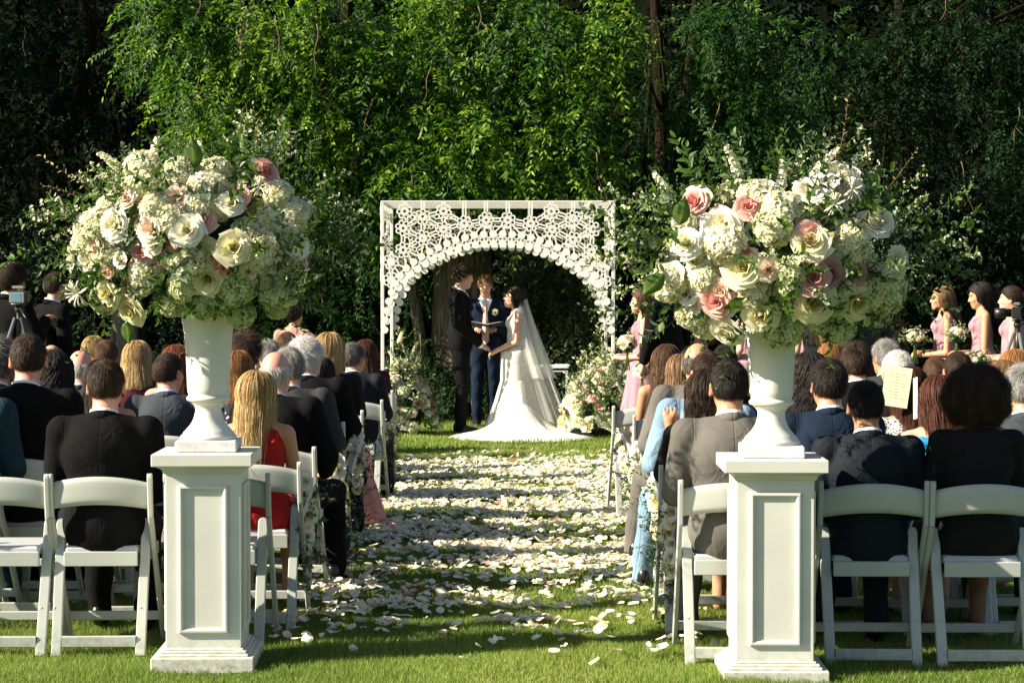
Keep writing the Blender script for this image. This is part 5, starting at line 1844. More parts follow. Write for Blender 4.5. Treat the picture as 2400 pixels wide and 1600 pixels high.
# ================================================================== THE COUPLE AND THE OFFICIANT
gz = 0.0
groom = person('groom in a black dinner suit and bow tie facing the bride and holding her hands', (-0.575, 22.40, 0), rz=R(-90), stand=True, yaw=4, pitch=-8, arms='reach',
               hair='quiff', hc='darkbrown', skin='fair', out='suit', col='black', scale=1.04, h=0.0065)
mb = MB(); ball(mb, (-0.022, 0.055, 1.508), (0.020, 0.009, 0.014)); ball(mb, (0.022, 0.055, 1.508), (0.020, 0.009, 0.014)); ball(mb, (0, 0.06, 1.508), (0.008, 0.008, 0.009))
mb.build('bow_tie', CL['black'], groom)
for s in (0, 1):
    w = POSE[(False, True, 4, -8, 'reach')]['wr'][s]; e = POSE[(False, True, 4, -8, 'reach')]['el'][s]
    d = Vector(w) - Vector(e)
    mb = MB(); tube(mb, [Vector(e) + d * 0.90, Vector(e) + d * 1.0], 0.036, 14); mb.build('shirt_cuff', CL['shirt'], groom)

off = person('bearded officiant in a navy suit and pink tie reading from an open folder', (-0.315, 23.45, 0), rz=R(182), stand=True, pitch=-14, arms='book',
             hair='short', hc='sandy', skin='fair', out='suit', col='navy', scale=0.985, h=0.0065)
mt = cloth_mat('pink_silk', (0.72, 0.42, 0.40), 0.5, 0.2)
mb = MB()
V, T = [], []
for i in range(12):
    t_ = i / 11
    w = 0.014 + 0.028 * min(1, t_ * 1.4) if t_ < 0.93 else 0.010
    z = 1.505 - 0.52 * t_; y = 0.075 + 0.078 * math.sin(min(1, t_ * 2.2) * PI / 2) - 0.012 * t_
    V += [(-w, y, z), (0, y + 0.010, z), (w, y, z), (0, y - 0.006, z)]
F = []
for i in range(11):
    for j in range(4):
        j2 = (j + 1) % 4
        F.append((i * 4 + j, i * 4 + j2, i * 4 + 4 + j2, i * 4 + 4 + j))
mb.add(V, F); ball(mb, (0, 0.070, 1.508), (0.020, 0.014, 0.018))
mb.build('necktie', mt, off)
m_gl = plain_mat('spectacle_frame', (0.05, 0.03, 0.03), 0.4, 0.05, 5, 0)
mb = MB()
for s in (-1, 1):
    V = []
    tube(mb, [(s * 0.034 + 0.021 * math.cos(a), 0.112, 1.685 - 0.010 + 0.016 * math.sin(a)) for a in np.linspace(0, 2 * PI, 15)], 0.0018, 4)
    tube(mb, [(s * 0.055, 0.110, 1.682), (s * 0.085, 0.03, 1.69)], 0.0018, 4)
tube(mb, [(-0.013, 0.114, 1.68), (0.013, 0.114, 1.68)], 0.0018, 4)
mb.build('spectacles', m_gl, off)
mb = MB(); ball(mb, (0.0, 0.075, 1.598), (0.045, 0.045, 0.035), 12, 8, 0.4)
rr = np.random.default_rng(3)
for k in range(500):
    d = rr.normal(size=3); d /= np.linalg.norm(d)
    if d[1] < -0.2 or d[2] > 0.5: continue
    p = np.array([0, 0.075, 1.598]) + d * np.array([0.045, 0.045, 0.036])
    mb.add([p, p + [0.0015, 0, 0], p + d * 0.008 + [0, 0, -0.008]], [(0, 1, 2)], rr.uniform(0.3, 0.9))
# folder held open
m_fold = plain_mat('dark_red_folder', (0.07, 0.020, 0.025), 0.6, 0.1, 8, 0.1)
m_paper = plain_mat('paper', (0.78, 0.77, 0.72), 0.8, 0.02, 8, 0)
ft = thing('folder', 'open dark folder of white pages held in the officiant hands', 'folder', (-0.29, 23.10, 1.185), R(182))
for s in (-1, 1):
    mb = MB(); V = [(0, -0.10, -0.004), (s * 0.19, -0.10, 0.03), (s * 0.19, 0.11, 0.055), (0, 0.11, 0.02), (0, -0.10, -0.008), (s * 0.19, -0.10, 0.026), (s * 0.19, 0.11, 0.051), (0, 0.11, 0.016)]
    mb.add(V, [(0, 1, 2, 3), (7, 6, 5, 4), (0, 4, 5, 1), (1, 5, 6, 2), (2, 6, 7, 3), (3, 7, 4, 0)]); mb.build('cover', m_fold, ft, smooth=False)
    mb = MB(); V = [(s * 0.004, -0.095, 0.001), (s * 0.18, -0.095, 0.034), (s * 0.18, 0.105, 0.059), (s * 0.004, 0.105, 0.026), (s * 0.004, -0.095, 0.007), (s * 0.18, -0.095, 0.038), (s * 0.18, 0.105, 0.063), (s * 0.004, 0.105, 0.032)]
    mb.add(V, [(3, 2, 1, 0), (4, 5, 6, 7), (0, 4, 5, 1), (1, 5, 6, 2), (2, 6, 7, 3), (3, 7, 4, 0)]); mb.build('page', m_paper, ft, smooth=False)
def boutonniere(root, x, y, z):
    M = Matrix.Translation((x, y, z)) @ Matrix.Rotation(-PI / 2, 4, 'X')
    o = put('boutonniere', ROSE[0], root, M=M @ Matrix.Scale(0.55, 4), mat=m_cream)
    put('leafy_stem', SPRIG[2], o, M=Matrix.Translation((0, 0.0, -0.01)) @ Matrix.Scale(0.7, 4), mat=m_leaf)
boutonniere(off, -0.115, 0.125, 1.37)

# ---- bride: body, gown of lace and satin, train, veil
bk, bp = pose(True, True, 2, 10, 'reach')
bride = thing('person', 'bride in a white lace mermaid gown with long veil and spreading train', 'person', (0.045, 22.38, 0), R(90), None, 1.0)
put('body', body_mesh('body', bp, 0.0065), bride, mat=SK['fair'])
H4 = Matrix.Translation(Vector(bp['hc'])) @ Matrix(bp['hr'].tolist()).to_4x4() @ Matrix.Scale(HS, 4)
put('hair', get_hair('halfup', True), bride, M=H4, mat=HC['darkbrown'])
CL['lace'] = pattern_mat('ivory_lace', (0.78, 0.76, 0.70), (0.50, 0.48, 0.40), 55, 0.24)
m_satin = tone_mat('ivory_satin', [(0.0, (0.76, 0.75, 0.70)), (1.0, (0.82, 0.81, 0.77))], 0.42, 0.15, 0.4)
top = jacket_sdf(bp, sleeves=False, amp=0.0015)
def gown(P):
    d = top(P)
    d = np.maximum(d, P[:, 2] - (1.30 + 0.25 * np.abs(P[:, 0])))
    for s in (-1, 1):
        sh = np.array([s * 0.125, -0.02, 1.355])
        d = smin(d, ell(P, sh, (0.062, 0.055, 0.045)), 0.015)
    z = P[:, 2]
    k = np.clip((0.60 - z) / 0.60, 0, 1)
    r = np.interp(z, [0, 0.1, 0.35, 0.6, 0.8, 0.95], [0.42, 0.37, 0.27, 0.185, 0.185, 0.175])
    th = np.arctan2(P[:, 1], P[:, 0])
    r = r * (1 + 0.06 * k * np.sin(9 * th + 2 * np.sin(th * 2 + 2 * z)) + 0.02 * k * np.sin(21 * th))
    sk = (np.sqrt(P[:, 0] ** 2 + (P[:, 1] + 0.04 * k) ** 2 * 1.05) - r) * 0.8
    sk = np.maximum(np.maximum(sk, 0.012 - z), z - 0.92)
    return smin(d, sk, 0.05)
put('gown', sdf_mesh('gown', gown, (-0.5, -0.55, 0.0), (0.5, 0.5, 1.45), 0.010), bride, mat=CL['lace'])
# train: spreads over the grass towards the camera (local +x is world +y for this root, so it lies at local -x)
mb = MB()
nr_, na = 16, 96
V = []
for i in range(nr_ + 1):
    t_ = i / nr_
    for j in range(na):
        a = 2 * PI * j / na
        ex = 0.80 + 0.07 * math.sin(3 * a + 1) + 0.035 * math.sin(7 * a) ; ey = 0.70 + 0.05 * math.sin(2 * a) + 0.03 * math.sin(9 * a)
        x, y = math.cos(a) * ey * t_, math.sin(a) * ex * t_
        hgt = 0.30 * math.exp(-(t_ / 0.34) ** 2) + 0.060 * (1 - t_ ** 3) + 0.020 * math.sin(13 * a + 3 * t_) * t_ * (1 - t_ * 0.6) + 0.012 * math.sin(25 * a + 9 * t_) * t_ * (1.1 - t_)
        if i == nr_: hgt = -0.01
        V.append((x - 0.50, y - 0.04, max(hgt, -0.01)))
F = []
for i in range(nr_):
    for j in range(na):
        j2 = (j + 1) % na
        F.append((i * na + j, (i + 1) * na + j, (i + 1) * na + j2, i * na + j2))
mb.add(V, F); mb.build('train', m_satin, bride)
# veil
m_veil, nt, b = new_mat('tulle')
b.inputs['Base Color'].default_value = (0.85, 0.84, 0.80, 1)
b.inputs['Roughness'].default_value = 0.8
tr = nt.nodes.new('ShaderNodeBsdfTransparent'); tl = nt.nodes.new('ShaderNodeBsdfTranslucent'); tl.inputs[0].default_value = (0.85, 0.84, 0.8, 1)
m1 = nt.nodes.new('ShaderNodeMixShader'); m1.inputs[0].default_value = 0.45
m2 = nt.nodes.new('ShaderNodeMixShader')
nt.links.new(b.outputs[0], m1.inputs[1]); nt.links.new(tl.outputs[0], m1.inputs[2])
lw = nt.nodes.new('ShaderNodeLayerWeight'); lw.inputs[0].default_value = 0.35
mr = nt.nodes.new('ShaderNodeMapRange'); mr.inputs[3].default_value = 0.30; mr.inputs[4].default_value = 0.85
nt.links.new(lw.outputs['Facing'], mr.inputs[0])
nt.links.new(mr.outputs[0], m2.inputs[0])
nt.links.new(tr.outputs[0], m2.inputs[1]); nt.links.new(m1.outputs[0], m2.inputs[2])
nt.links.new(m2.outputs[0], nt.nodes['Material Output'].inputs[0])
for lay, (zb, wb, yb, ph) in enumerate(((0.04, 0.40, -0.62, 0.0), (0.62, 0.30, -0.44, 1.3))):
    mb = MB(); V = []
    nu, nv = 60, 22
    for i in range(nu + 1):
        u = i / nu * 2 - 1
        for j in range(nv + 1):
            v = j / nv
            w = 0.075 + (wb - 0.075) * v ** 0.9
            a = u * 1.75
            fold = 0.030 * v ** 0.6 * math.sin(u * 17 + ph + 1.5 * v) + 0.014 * v * math.sin(u * 37 + ph)
            yc = -0.055 + (yb + 0.05) * v ** 1.15
            x = math.sin(a) * (w + fold) * (0.9 + 0.1 * v)
            y = yc + (1 - math.cos(a)) * 0.16 * (0.4 + v) - fold * 0.6 - 0.05 * math.cos(a) * (1 - v)
            z = 1.590 - (1.590 - zb) * v ** (0.93) - 0.05 * (1 - math.cos(a)) * (1 - v)
            V.append((x, y, z + (0.012 * math.sin(u * 20) if j == nv else 0)))
    mb.add(V, grid_faces(nu, nv)); mb.build('veil', m_veil, bride)
mb = MB()
rr = np.random.default_rng(8)
for k in range(16):
    a = rr.uniform(-1.3, 1.3); p = np.array([math.sin(a) * 0.080, 0.012 + rr.normal(0, 0.012), 1.535 + math.cos(a) * 0.085])
    for q in range(5):
        e = rr.normal(size=3); e /= np.linalg.norm(e)
        mb.add([p, p + e * 0.012 + [0, 0, 0.004], p + e * 0.018, p + e * 0.010 - [0, 0, 0.004]], [(0, 1, 2, 3)], 0.8)
mb.build('hairpiece', m_wpet, bride)

# ================================================================== small table behind the bride
m_acr = plain_mat('frosted_acrylic', (0.70, 0.74, 0.74), 0.15, 0.03, 5, 0)
tt = thing('side_table', 'small clear side table with slim legs standing behind the bride', 'table', (0.40, 23.2, 0))
mb = MB(); box(mb, (-0.26, -0.16, 0.70), (0.26, 0.16, 0.725), 0.004); mb.build('table_top', m_acr, tt, smooth=False)
mb = MB(); box(mb, (-0.25, -0.15, 0.66), (0.25, 0.15, 0.672), 0.003); mb.build('shelf', m_acr, tt, smooth=False)
for sx in (-1, 1):
    for sy in (-1, 1):
        mb = MB(); box(mb, (sx * 0.235 - 0.010, sy * 0.135 - 0.010, -0.01), (sx * 0.235 + 0.010, sy * 0.135 + 0.010, 0.659), 0.002); mb.build('leg', m_acr, tt, smooth=False)
bk_ = thing('book', 'white document lying open on the small clear table', 'book', (0.50, 23.16, 0.7255), R(8))
mb = MB(); box(mb, (-0.16, -0.11, 0.0), (-0.002, 0.11, 0.012), 0.003); mb.build('page_block', m_paper, bk_, smooth=False)
mb = MB(); box(mb, (0.002, -0.11, 0.0), (0.16, 0.11, 0.018), 0.003); mb.build('page_block', m_paper, bk_, smooth=False)

# ================================================================== floral mounds at the foot of the arch
def mound(label, loc, size, n, seed, tall=0.0):
    r = np.random.default_rng(seed)
    t = thing('floral_mound', label, 'flower arrangement', loc)
    sx, sy, sz = size
    mb = MB(); ball(mb, (0, 0, sz * 0.28), (sx * 0.62, sy * 0.6, sz * 0.5), 14, 9, 0.2); mb.build('moss_base', m_leaf, t)
    for k in range(n):
        u = r.uniform(0, PI * 2); v = r.uniform(0.0, 1.0) ** 0.8
        d = Vector((math.cos(u) * math.sqrt(1 - v * v), -abs(math.sin(u)) * math.sqrt(1 - v * v) if k % 4 else abs(math.sin(u)), v)).normalized()
        p = Vector((d.x * sx * (1.08 - 0.3 * v), d.y * sy * 1.08, 0.08 + d.z * sz * 0.97))
        dd = (d + Vector((0, -0.3, 0.2)) + Vector(r.normal(0, 0.2, 3))).normalized()
        ro = r.uniform(0, 6)
        q = r.random()
        if q < 0.36: put('rose', ROSE[r.integers(3)], t, M=orient(p, dd, ro, r.uniform(0.9, 1.35)), mat=(m_wpet, m_cream, m_wpet, m_blush, m_pink)[r.integers(5)])
        elif q < 0.56 : put('hydrangea', HYD[r.integers(3)], t, M=orient(p, dd, ro, r.uniform(0.6, 0.95)), mat=(m_hyd, m_hydg, m_wpet)[r.integers(3)])
        elif q < 0.72: two(SPRAY[r.integers(3)], t, orient(p * 0.9, (dd + Vector((0, 0, 0.6))).normalized(), ro, r.uniform(0.7, 1.1)))
        elif q < 0.80: two(SPIKE[r.integers(3)], t, orient(p * 0.9, (dd + Vector((0, 0, 0.9))).normalized(), ro, r.uniform(0.8, 1.1)))
        else: two(BUDS[r.integers(2)], t, orient(p * 0.85, (dd + Vector((0, 0, 0.8))).normalized(), ro, r.uniform(0.7, 1.1)))
        for _ in range(2):
            put('leafy_stem', SPRIG[r.integers(5)], t, M=orient(p * 0.8, (dd + Vector(r.normal(0, 0.5, 3)) + Vector((0, 0, 0.4))).normalized(), r.uniform(0, 6), r.uniform(0.7, 1.2)), mat=m_leaf if r.random() < 0.6 else m_oliv)
    for k in range(int(tall * 10)):
        p = Vector((r.uniform(-0.12, 0.12), r.uniform(-0.1, 0.1), sz * 0.75 + 0.06 * k))
        two((SPRAY + SPIKE)[r.integers(6)], t, orient(p, Vector((r.normal(0, 0.5), r.normal(0, 0.4), 1)).normalized(), 0, 1.0))
        put('leafy_stem', SPRIG[r.integers(5)], t, M=orient(p, Vector((r.normal(0, 0.6), r.normal(0, 0.5), 1)).normalized(), 0, 1.2), mat=m_leaf)
mound('bank of white and blush flowers at the left foot of the arch', (-1.22, 22.2, 0), (0.34, 0.28, 0.74), 120, 31, 0.8)
mound('broad bank of roses and greenery at the right foot of the arch', (1.10, 22.0, 0), (0.56, 0.38, 0.80), 230, 32, 0.8)
mound('low bank of flowers behind the right aisle seats', (1.50, 21.2, 0), (0.28, 0.26, 0.55), 60, 33, 0.3)

# ================================================================== CHAIR GARLANDS
m_rib = cloth_mat('white_ribbon', (0.78, 0.76, 0.72), 0.5, 0.2)
def garland(label, loc, L, seed, side=1):
    r = np.random.default_rng(seed)
    t = thing('chair_garland', label, 'garland', loc, 0, 'flower garlands tied to the aisle chairs')
    for k in range(30):
        z = -L * (k / 30) ** 0.9
        p = Vector((side * r.uniform(0.0, 0.09) * (1 - 0.4 * k / 30), r.uniform(-0.07, 0.07), z))
        put('leafy_stem', SPRIG[r.integers(5)], t, M=orient(p, Vector((side * r.uniform(0.0, 0.9), r.uniform(-0.8, 0.5), r.uniform(-1.2, 0.5))).normalized(), r.uniform(0, 6), r.uniform(0.5, 0.8)), mat=m_leaf if k % 2 else m_oliv)
    for (z, s, m) in ((-0.04, 1.0, m_wpet), (-0.14, 1.15, m_cream), (-0.25, 0.8, m_wpet), (-0.09, 0.7, m_cream), (0.02, 0.8, m_wpet), (-0.19, 0.7, m_wpet), (-0.31, 0.6, m_cream)):
        put('rose', ROSE[r.integers(3)], t, M=orient((side * 0.06, -0.07 + r.uniform(-0.02, 0.05), z), (side * 0.5, -0.8, 0.25), r.uniform(0, 6), s * 0.85), mat=m)
    for k in range(4):
        put('hydrangea', HYD[k % 3], t, M=orient((side * r.uniform(0.02, 0.09), r.uniform(-0.09, 0.05), 0.02 - 0.1 * k), (side * 0.6, -0.7, 0.2), 0, 0.42), mat=m_hyd)
    for k in range(1):
        two(SPRAY[k], t, orient((side * 0.04, -0.04, -0.1 * k), (side * 0.7, -0.5, -0.4 + 0.4 * k), 0, 0.6))
    for q in range(2):
        mb = MB(); V = []
        for i in range(12):
            s_ = i / 11
            x = side * (0.05 + 0.02 * q + 0.025 * math.sin(5 * s_ + q)); y = -0.10 + 0.02 * math.sin(4 * s_ + 2 * q); z = 0.04 - (0.24 + 0.08 * q) * s_
            w = 0.009
            V += [(x - w, y, z), (x + w, y - 0.01 * math.cos(6 * s_), z)]
        mb.add(V, [(2 * k, 2 * k + 1, 2 * k + 3, 2 * k + 2) for k in range(11)]); mb.build('ribbon', m_rib, t)
for q, (x, y, z, L, s, lb) in enumerate((
        (-1.06, 9.66, 0.66, 0.50, 1, 'white flower and olive garland tied beside the red dress'),
        (-1.05, 11.35, 0.62, 0.42, 1, 'leafy garland with a white rose on the chair ahead of the pink skirt'),
        (-1.04, 12.55, 0.66, 0.55, 1, 'garland with long white ribbons beside the woman in the pink skirt'),
        (-1.05, 15.0, 0.66, 0.45, 1, 'pale garland and ribbon on a left chair halfway to the arch'),
        (-1.05, 16.4, 0.70, 0.50, 1, 'white ribboned garland on the foremost left aisle chair'),
        (0.80, 9.25, 0.62, 0.50, -1, 'dark leafy garland with white roses beside the man in grey'),
        (0.81, 10.2, 0.66, 0.42, -1, 'olive garland with pale ribbons beside the man in light blue'),
        (0.83, 12.2, 0.62, 0.50, -1, 'long leafy garland with pale blooms on a right aisle chair'),
        (0.85, 14.1, 0.66, 0.55, -1, 'white ribboned garland on the foremost right aisle chair'))):
    garland(lb, (x, y, z), L, 60 + q, s)

# ================================================================== PETALS ON THE GRASS
def petal_mesh(seed):
    r = random.Random(seed)
    V, T = [], []
    cu, tw = r.uniform(0.25, 0.6), r.uniform(-0.25, 0.25)
    for i in range(5):
        v = i / 4
        w = 0.5 * math.sin(PI * (0.12 + 0.80 * v)) ** 0.6
        for j in range(5):
            u = j / 4 * 2 - 1
            z = cu * 0.35 * (u * u) + cu * 0.4 * (v - 0.4) ** 2 + 0.05 * math.sin(6 * u + seed) * v + tw * u * v * 0.5
            V.append((u * w, v - 0.5, z)); T.append(0.25 + 0.6 * v + 0.1 * r.random())
    mb = MB(); mb.add(V, grid_faces(4, 4), np.clip(T, 0, 1)); return mb
PET = [petal_mesh(s) for s in range(6)]
PETM = [p.mesh('rose_petal', m_cream) for p in PET]
pr = np.random.default_rng(77)
def petal_density(x, y):
    d = np.clip((y - 8.55) / 2.2, 0, 1) ** 1.6 * np.clip((19.6 - y) / 2.5, 0, 1)
    n = np.clip(0.45 + 0.8 * np.sin(x * 4.3 + 1.7 * np.sin(y * 2.9)) * np.sin(y * 6.1 + 2 * np.sin(x * 3.1)), 0, 1)
    n2 = 0.5 + 0.5 * np.sin(y * 2.2 + 1.3 * np.sin(x * 2))
    e = np.clip((x + 1.16) / 0.12, 0, 1) * np.clip((1.02 - x) / 0.15, 0, 1)
    fine = 0.5 + 0.5 * np.sin(x * 13 + 2 * np.sin(y * 7)) * np.sin(y * 15 + 2 * np.sin(x * 9))
    return d * e * (0.10 + 1.15 * n * (0.35 + 0.65 * n2) + 0.25 * n2) * (0.45 + 0.9 * fine)
px_ = pr.uniform(-1.2, 1.05, 32000); py_ = 8.5 + (19.6 - 8.5) * pr.random(32000)
k = pr.random(32000) < petal_density(px_, py_) * 0.66
px_, py_ = px_[k], py_[k]
ex = [(-1.0, 9.25), (-.93, 9.0), (-.62, 9.3), (-.85, 9.35), (.22, 8.95), (.45, 8.6), (.61, 8.62), (.66, 8.66), (.60, 8.75), (.35, 9.15), (-.05, 8.9), (-.44, 8.83), (-.21, 8.45), (.35, 8.35), (-.15, 8.7), (.12, 9.2), (.54, 9.05), (.72, 8.95), (-.7, 8.75), (.02, 9.45), (.18, 8.55)]
px_ = np.concatenate([[a for a, _ in ex], px_]); py_ = np.concatenate([[b_ for _, b_ in ex], py_])
order = np.argsort(py_)
px_, py_ = px_[order], py_[order]
m_fall = tone_mat('fallen_petal', [(0.0, (0.76, 0.69, 0.44)), (0.4, (0.89, 0.85, 0.67)), (1.0, (0.92, 0.90, 0.77))], 0.65, 0.3, 0.2)
mats = [m_cream, m_fall, m_wpet, m_fall, m_blush, m_pink]
wts = np.array([0.14, 0.44, 0.22, 0.10, 0.07, 0.03])
stuff = {}
for i in range(len(px_)):
    x, y = float(px_[i]), float(py_[i])
    s = pr.uniform(0.030, 0.056)
    z = float(ground_z(x, y)) + 0.024 + pr.uniform(0, 0.014)
    M = Matrix.Translation((x, y, z)) @ Euler((pr.normal(0, 0.28) + (PI if pr.random() < 0.3 else 0), pr.normal(0, 0.28), pr.uniform(0, 6.28))).to_matrix().to_4x4() @ Matrix.Diagonal((s * pr.uniform(0.8, 1.1), s * pr.uniform(0.85, 1.15), s, 1))
    mi = int(pr.choice(6, p=wts)); k_ = int(pr.integers(6))
    if i < 280:
        o = put('rose_petal', PETM[k_], None, M=M, mat=mats[mi])
        tag(o, 'fallen %s rose petal lying on the near grass of the aisle' % {0: 'cream', 1: 'white', 2: 'ivory', 3: 'white', 4: 'blush', 5: 'pink'}[mi], 'petal', 'rose petals strewn along the aisle')
    else:
        stuff.setdefault(mats[mi].name, (mats[mi], MB()))[1].merge(PET[k_], M)
# the rest as one object with a slot for each colour
allp = MB(); mi_list = []
for nm, (mt_, mbx) in stuff.items():
    n_ = sum(len(f) for f in mbx.f4); allp.merge(mbx); mi_list.append((mt_, n_))
me = allp.mesh('scattered_petals')
arr = []
for q, (mt_, n_) in enumerate(mi_list):
    me.materials.append(mt_); arr += [q] * n_
me.polygons.foreach_set('material_index', np.array(arr, np.int32))
put('scattered_petals', me, None, kind='stuff')
# ================================================================== TREES
m_bark, nt, b = new_mat('furrowed_bark')
v = tex_coord(nt, (9, 9, 0.9))
f = noise(nt, v, 3.0, 7.0, 0.6, 0.6)
nt.links.new(ramp(nt, f, [(0.3, (0.022, 0.017, 0.012)), (0.5, (0.085, 0.066, 0.042)), (0.7, (0.22, 0.175, 0.12))]), b.inputs['Base Color'])
b.inputs['Roughness'].default_value = 0.95
bump(nt, b, f, 1.0, 0.06)
m_barkd = plain_mat('shade_toned_bark', (0.016, 0.012, 0.008), 1.0, 0.4, 9, 0.6, 0.02, 30, spec=0.0)  # bark of shaded trees and limbs, with the shade put into the colour
m_twig = plain_mat('twig_bark', (0.12, 0.08, 0.045), 0.9, 0.3, 12, 0.3, 0.003, 50)
LM = {  # leaf colours per tree; shade is mixed into the deep and dark sets
    'deep': tone_mat('part_shade_toned_leaf', [(0.0, (0.005, 0.015, 0.005)), (0.4, (0.007, 0.022, 0.006)), (0.8, (0.018, 0.050, 0.010)), (1.0, (0.07, 0.13, 0.02))], 0.55, 0.35, 0.12, tcol=(1.4, 1.5, 0.5)),
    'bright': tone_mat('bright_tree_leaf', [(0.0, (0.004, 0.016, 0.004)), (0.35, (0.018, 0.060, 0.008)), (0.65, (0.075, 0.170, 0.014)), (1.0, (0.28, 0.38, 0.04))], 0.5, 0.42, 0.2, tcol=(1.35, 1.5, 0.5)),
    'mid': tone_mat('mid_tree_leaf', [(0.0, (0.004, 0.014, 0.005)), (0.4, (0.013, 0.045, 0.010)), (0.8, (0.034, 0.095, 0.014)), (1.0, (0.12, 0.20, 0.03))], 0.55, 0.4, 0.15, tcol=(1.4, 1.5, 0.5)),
    'dark': tone_mat('shade_toned_leaf', [(0.0, (0.002, 0.006, 0.003)), (0.5, (0.0045, 0.013, 0.005)), (1.0, (0.014, 0.036, 0.010))], 0.6, 0.15, 0.08),
    'olive': tone_mat('olive_shrub_leaf', [(0.0, (0.014, 0.024, 0.008)), (0.5, (0.045, 0.075, 0.016)), (1.0, (0.15, 0.17, 0.04))], 0.5, 0.2, 0.4),
}
tr_ = np.random.default_rng(99)
def branchlets(mb, p0, d0, L, K, ll, lw, tone, droop, stem=True):
    """p0 (n,3) starts, d0 directions; each carries K pairs of leaves on alternate sides; leaves are folded diamonds"""
    n = len(p0)
    t = np.linspace(0.12, 1.0, K)
    L = L[:, None, None]
    P = p0[:, None] + d0[:, None] * (t[None, :, None] * L) + np.array([0, 0, -1.0]) * (t[None, :, None] ** 2 * L * droop[:, None, None])
    T = d0[:, None] + np.array([0, 0, -1.0]) * (2 * t[None, :, None] * droop[:, None, None])
    T = T / np.linalg.norm(T, axis=2)[..., None]
    up = tr_.normal(0, 0.35, (n, 1, 3)) + np.array([0, -0.35, 1.0])
    side = np.cross(T, np.broadcast_to(up, T.shape)); side /= np.linalg.norm(side, axis=2)[..., None] + 1e-9
    for sg in (-1, 1):
        k = tr_.random((n, K)) < 0.88
        P1, T1, S1 = P[k], T[k], side[k] * sg
        m = len(P1)
        P1 = P1 + T1 * (tr_.normal(0, 0.008, (m, 1)))
        D = S1 * 0.8 + T1 * tr_.uniform(0.35, 1.0, (m, 1)) + np.array([0, 0, -1.0]) * tr_.uniform(0.0, 0.7, (m, 1)) + tr_.normal(0, 0.18, (m, 3))
        D /= np.linalg.norm(D, axis=1)[:, None]
        N = np.cross(D, T1 * sg) + tr_.normal(0, 0.30, (m, 3)); N -= D * np.sum(D * N, 1)[:, None]
        N /= np.linalg.norm(N, axis=1)[:, None] + 1e-9
        W = np.cross(D, N)
        l = ll * tr_.uniform(0.65, 1.25, (m, 1)); w = lw * tr_.uniform(0.7, 1.2, (m, 1))
        a = P1; c = P1 + D * l
        e1 = P1 + D * l * 0.42 + W * w * 0.5 + N * w * 0.18
        e2 = P1 + D * l * 0.42 - W * w * 0.5 + N * w * 0.18
        V = np.stack([a, e1, c, e2], 1).reshape(-1, 3)
        b_ = np.arange(m) * 4
        F = np.concatenate([np.stack([b_, b_ + 1, b_ + 2], -1), np.stack([b_, b_ + 2, b_ + 3], -1)])
        tn = np.repeat(tone[:, None], K, 1)[k] + tr_.normal(0, 0.13, m)
        mb.add_np(V, None, F, np.repeat(np.clip(tn, 0, 1), 4))
    if stem:
        w = 0.0022
        A = P - side * w; B_ = P + side * w
        V = np.stack([A, B_], 2).reshape(-1, 3)
        base = (np.arange(n) * K * 2)[:, None] + (np.arange(K - 1) * 2)[None]
        F = np.stack([base, base + 1, base + 3, base + 2], -1).reshape(-1, 4)
        mb.add_np(V, F, None, 0.25)

def clump_leaves(mb, clumps, ll=0.075, lw=0.030, K=9, L=(0.22, 0.45), tone0=0.5, dens=1.0):
    for (cx, cy, cz, rx, ry, rz, n) in clumps:
        n = int(n * dens)
        d = tr_.normal(size=(n, 3)); d /= np.linalg.norm(d, axis=1)[:, None]
        rad = tr_.uniform(0.45, 1.0, n)[:, None] ** 0.6
        p = np.array([cx, cy, cz]) + d * rad * np.array([rx, ry, rz])
        m_ = max(3, n // 9)
        sc_ = p[tr_.integers(0, n, n) % m_][:, :]
        pull = tr_.uniform(0.55, 0.92, n)[:, None]
        p = p * (1 - pull) + sc_ * pull + tr_.normal(0, 0.03, (n, 3))
        sub_t = tr_.normal(0, 0.16, n)[tr_.integers(0, n, n) % m_]
        dr = d + tr_.normal(0, 0.55, (n, 3)) + np.array([0, -0.25, -0.45]); dr /= np.linalg.norm(dr, axis=1)[:, None]
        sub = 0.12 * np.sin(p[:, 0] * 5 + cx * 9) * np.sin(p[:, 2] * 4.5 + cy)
        tone = np.clip(tone0 + sub + 0.25 * (p[:, 2] - sc_[:, 2]) / 0.25 * 0.5 + sub_t * 0.6 + 0.22 * (rad[:, 0] - 0.8) + tr_.normal(0, 0.10), 0, 1)  # light painted in: clump tops and outer leaves paler, inner ones darker
        branchlets(mb, p, dr, tr_.uniform(L[0], L[1], n), K, ll, lw, tone, tr_.uniform(0.15, 0.8, n))

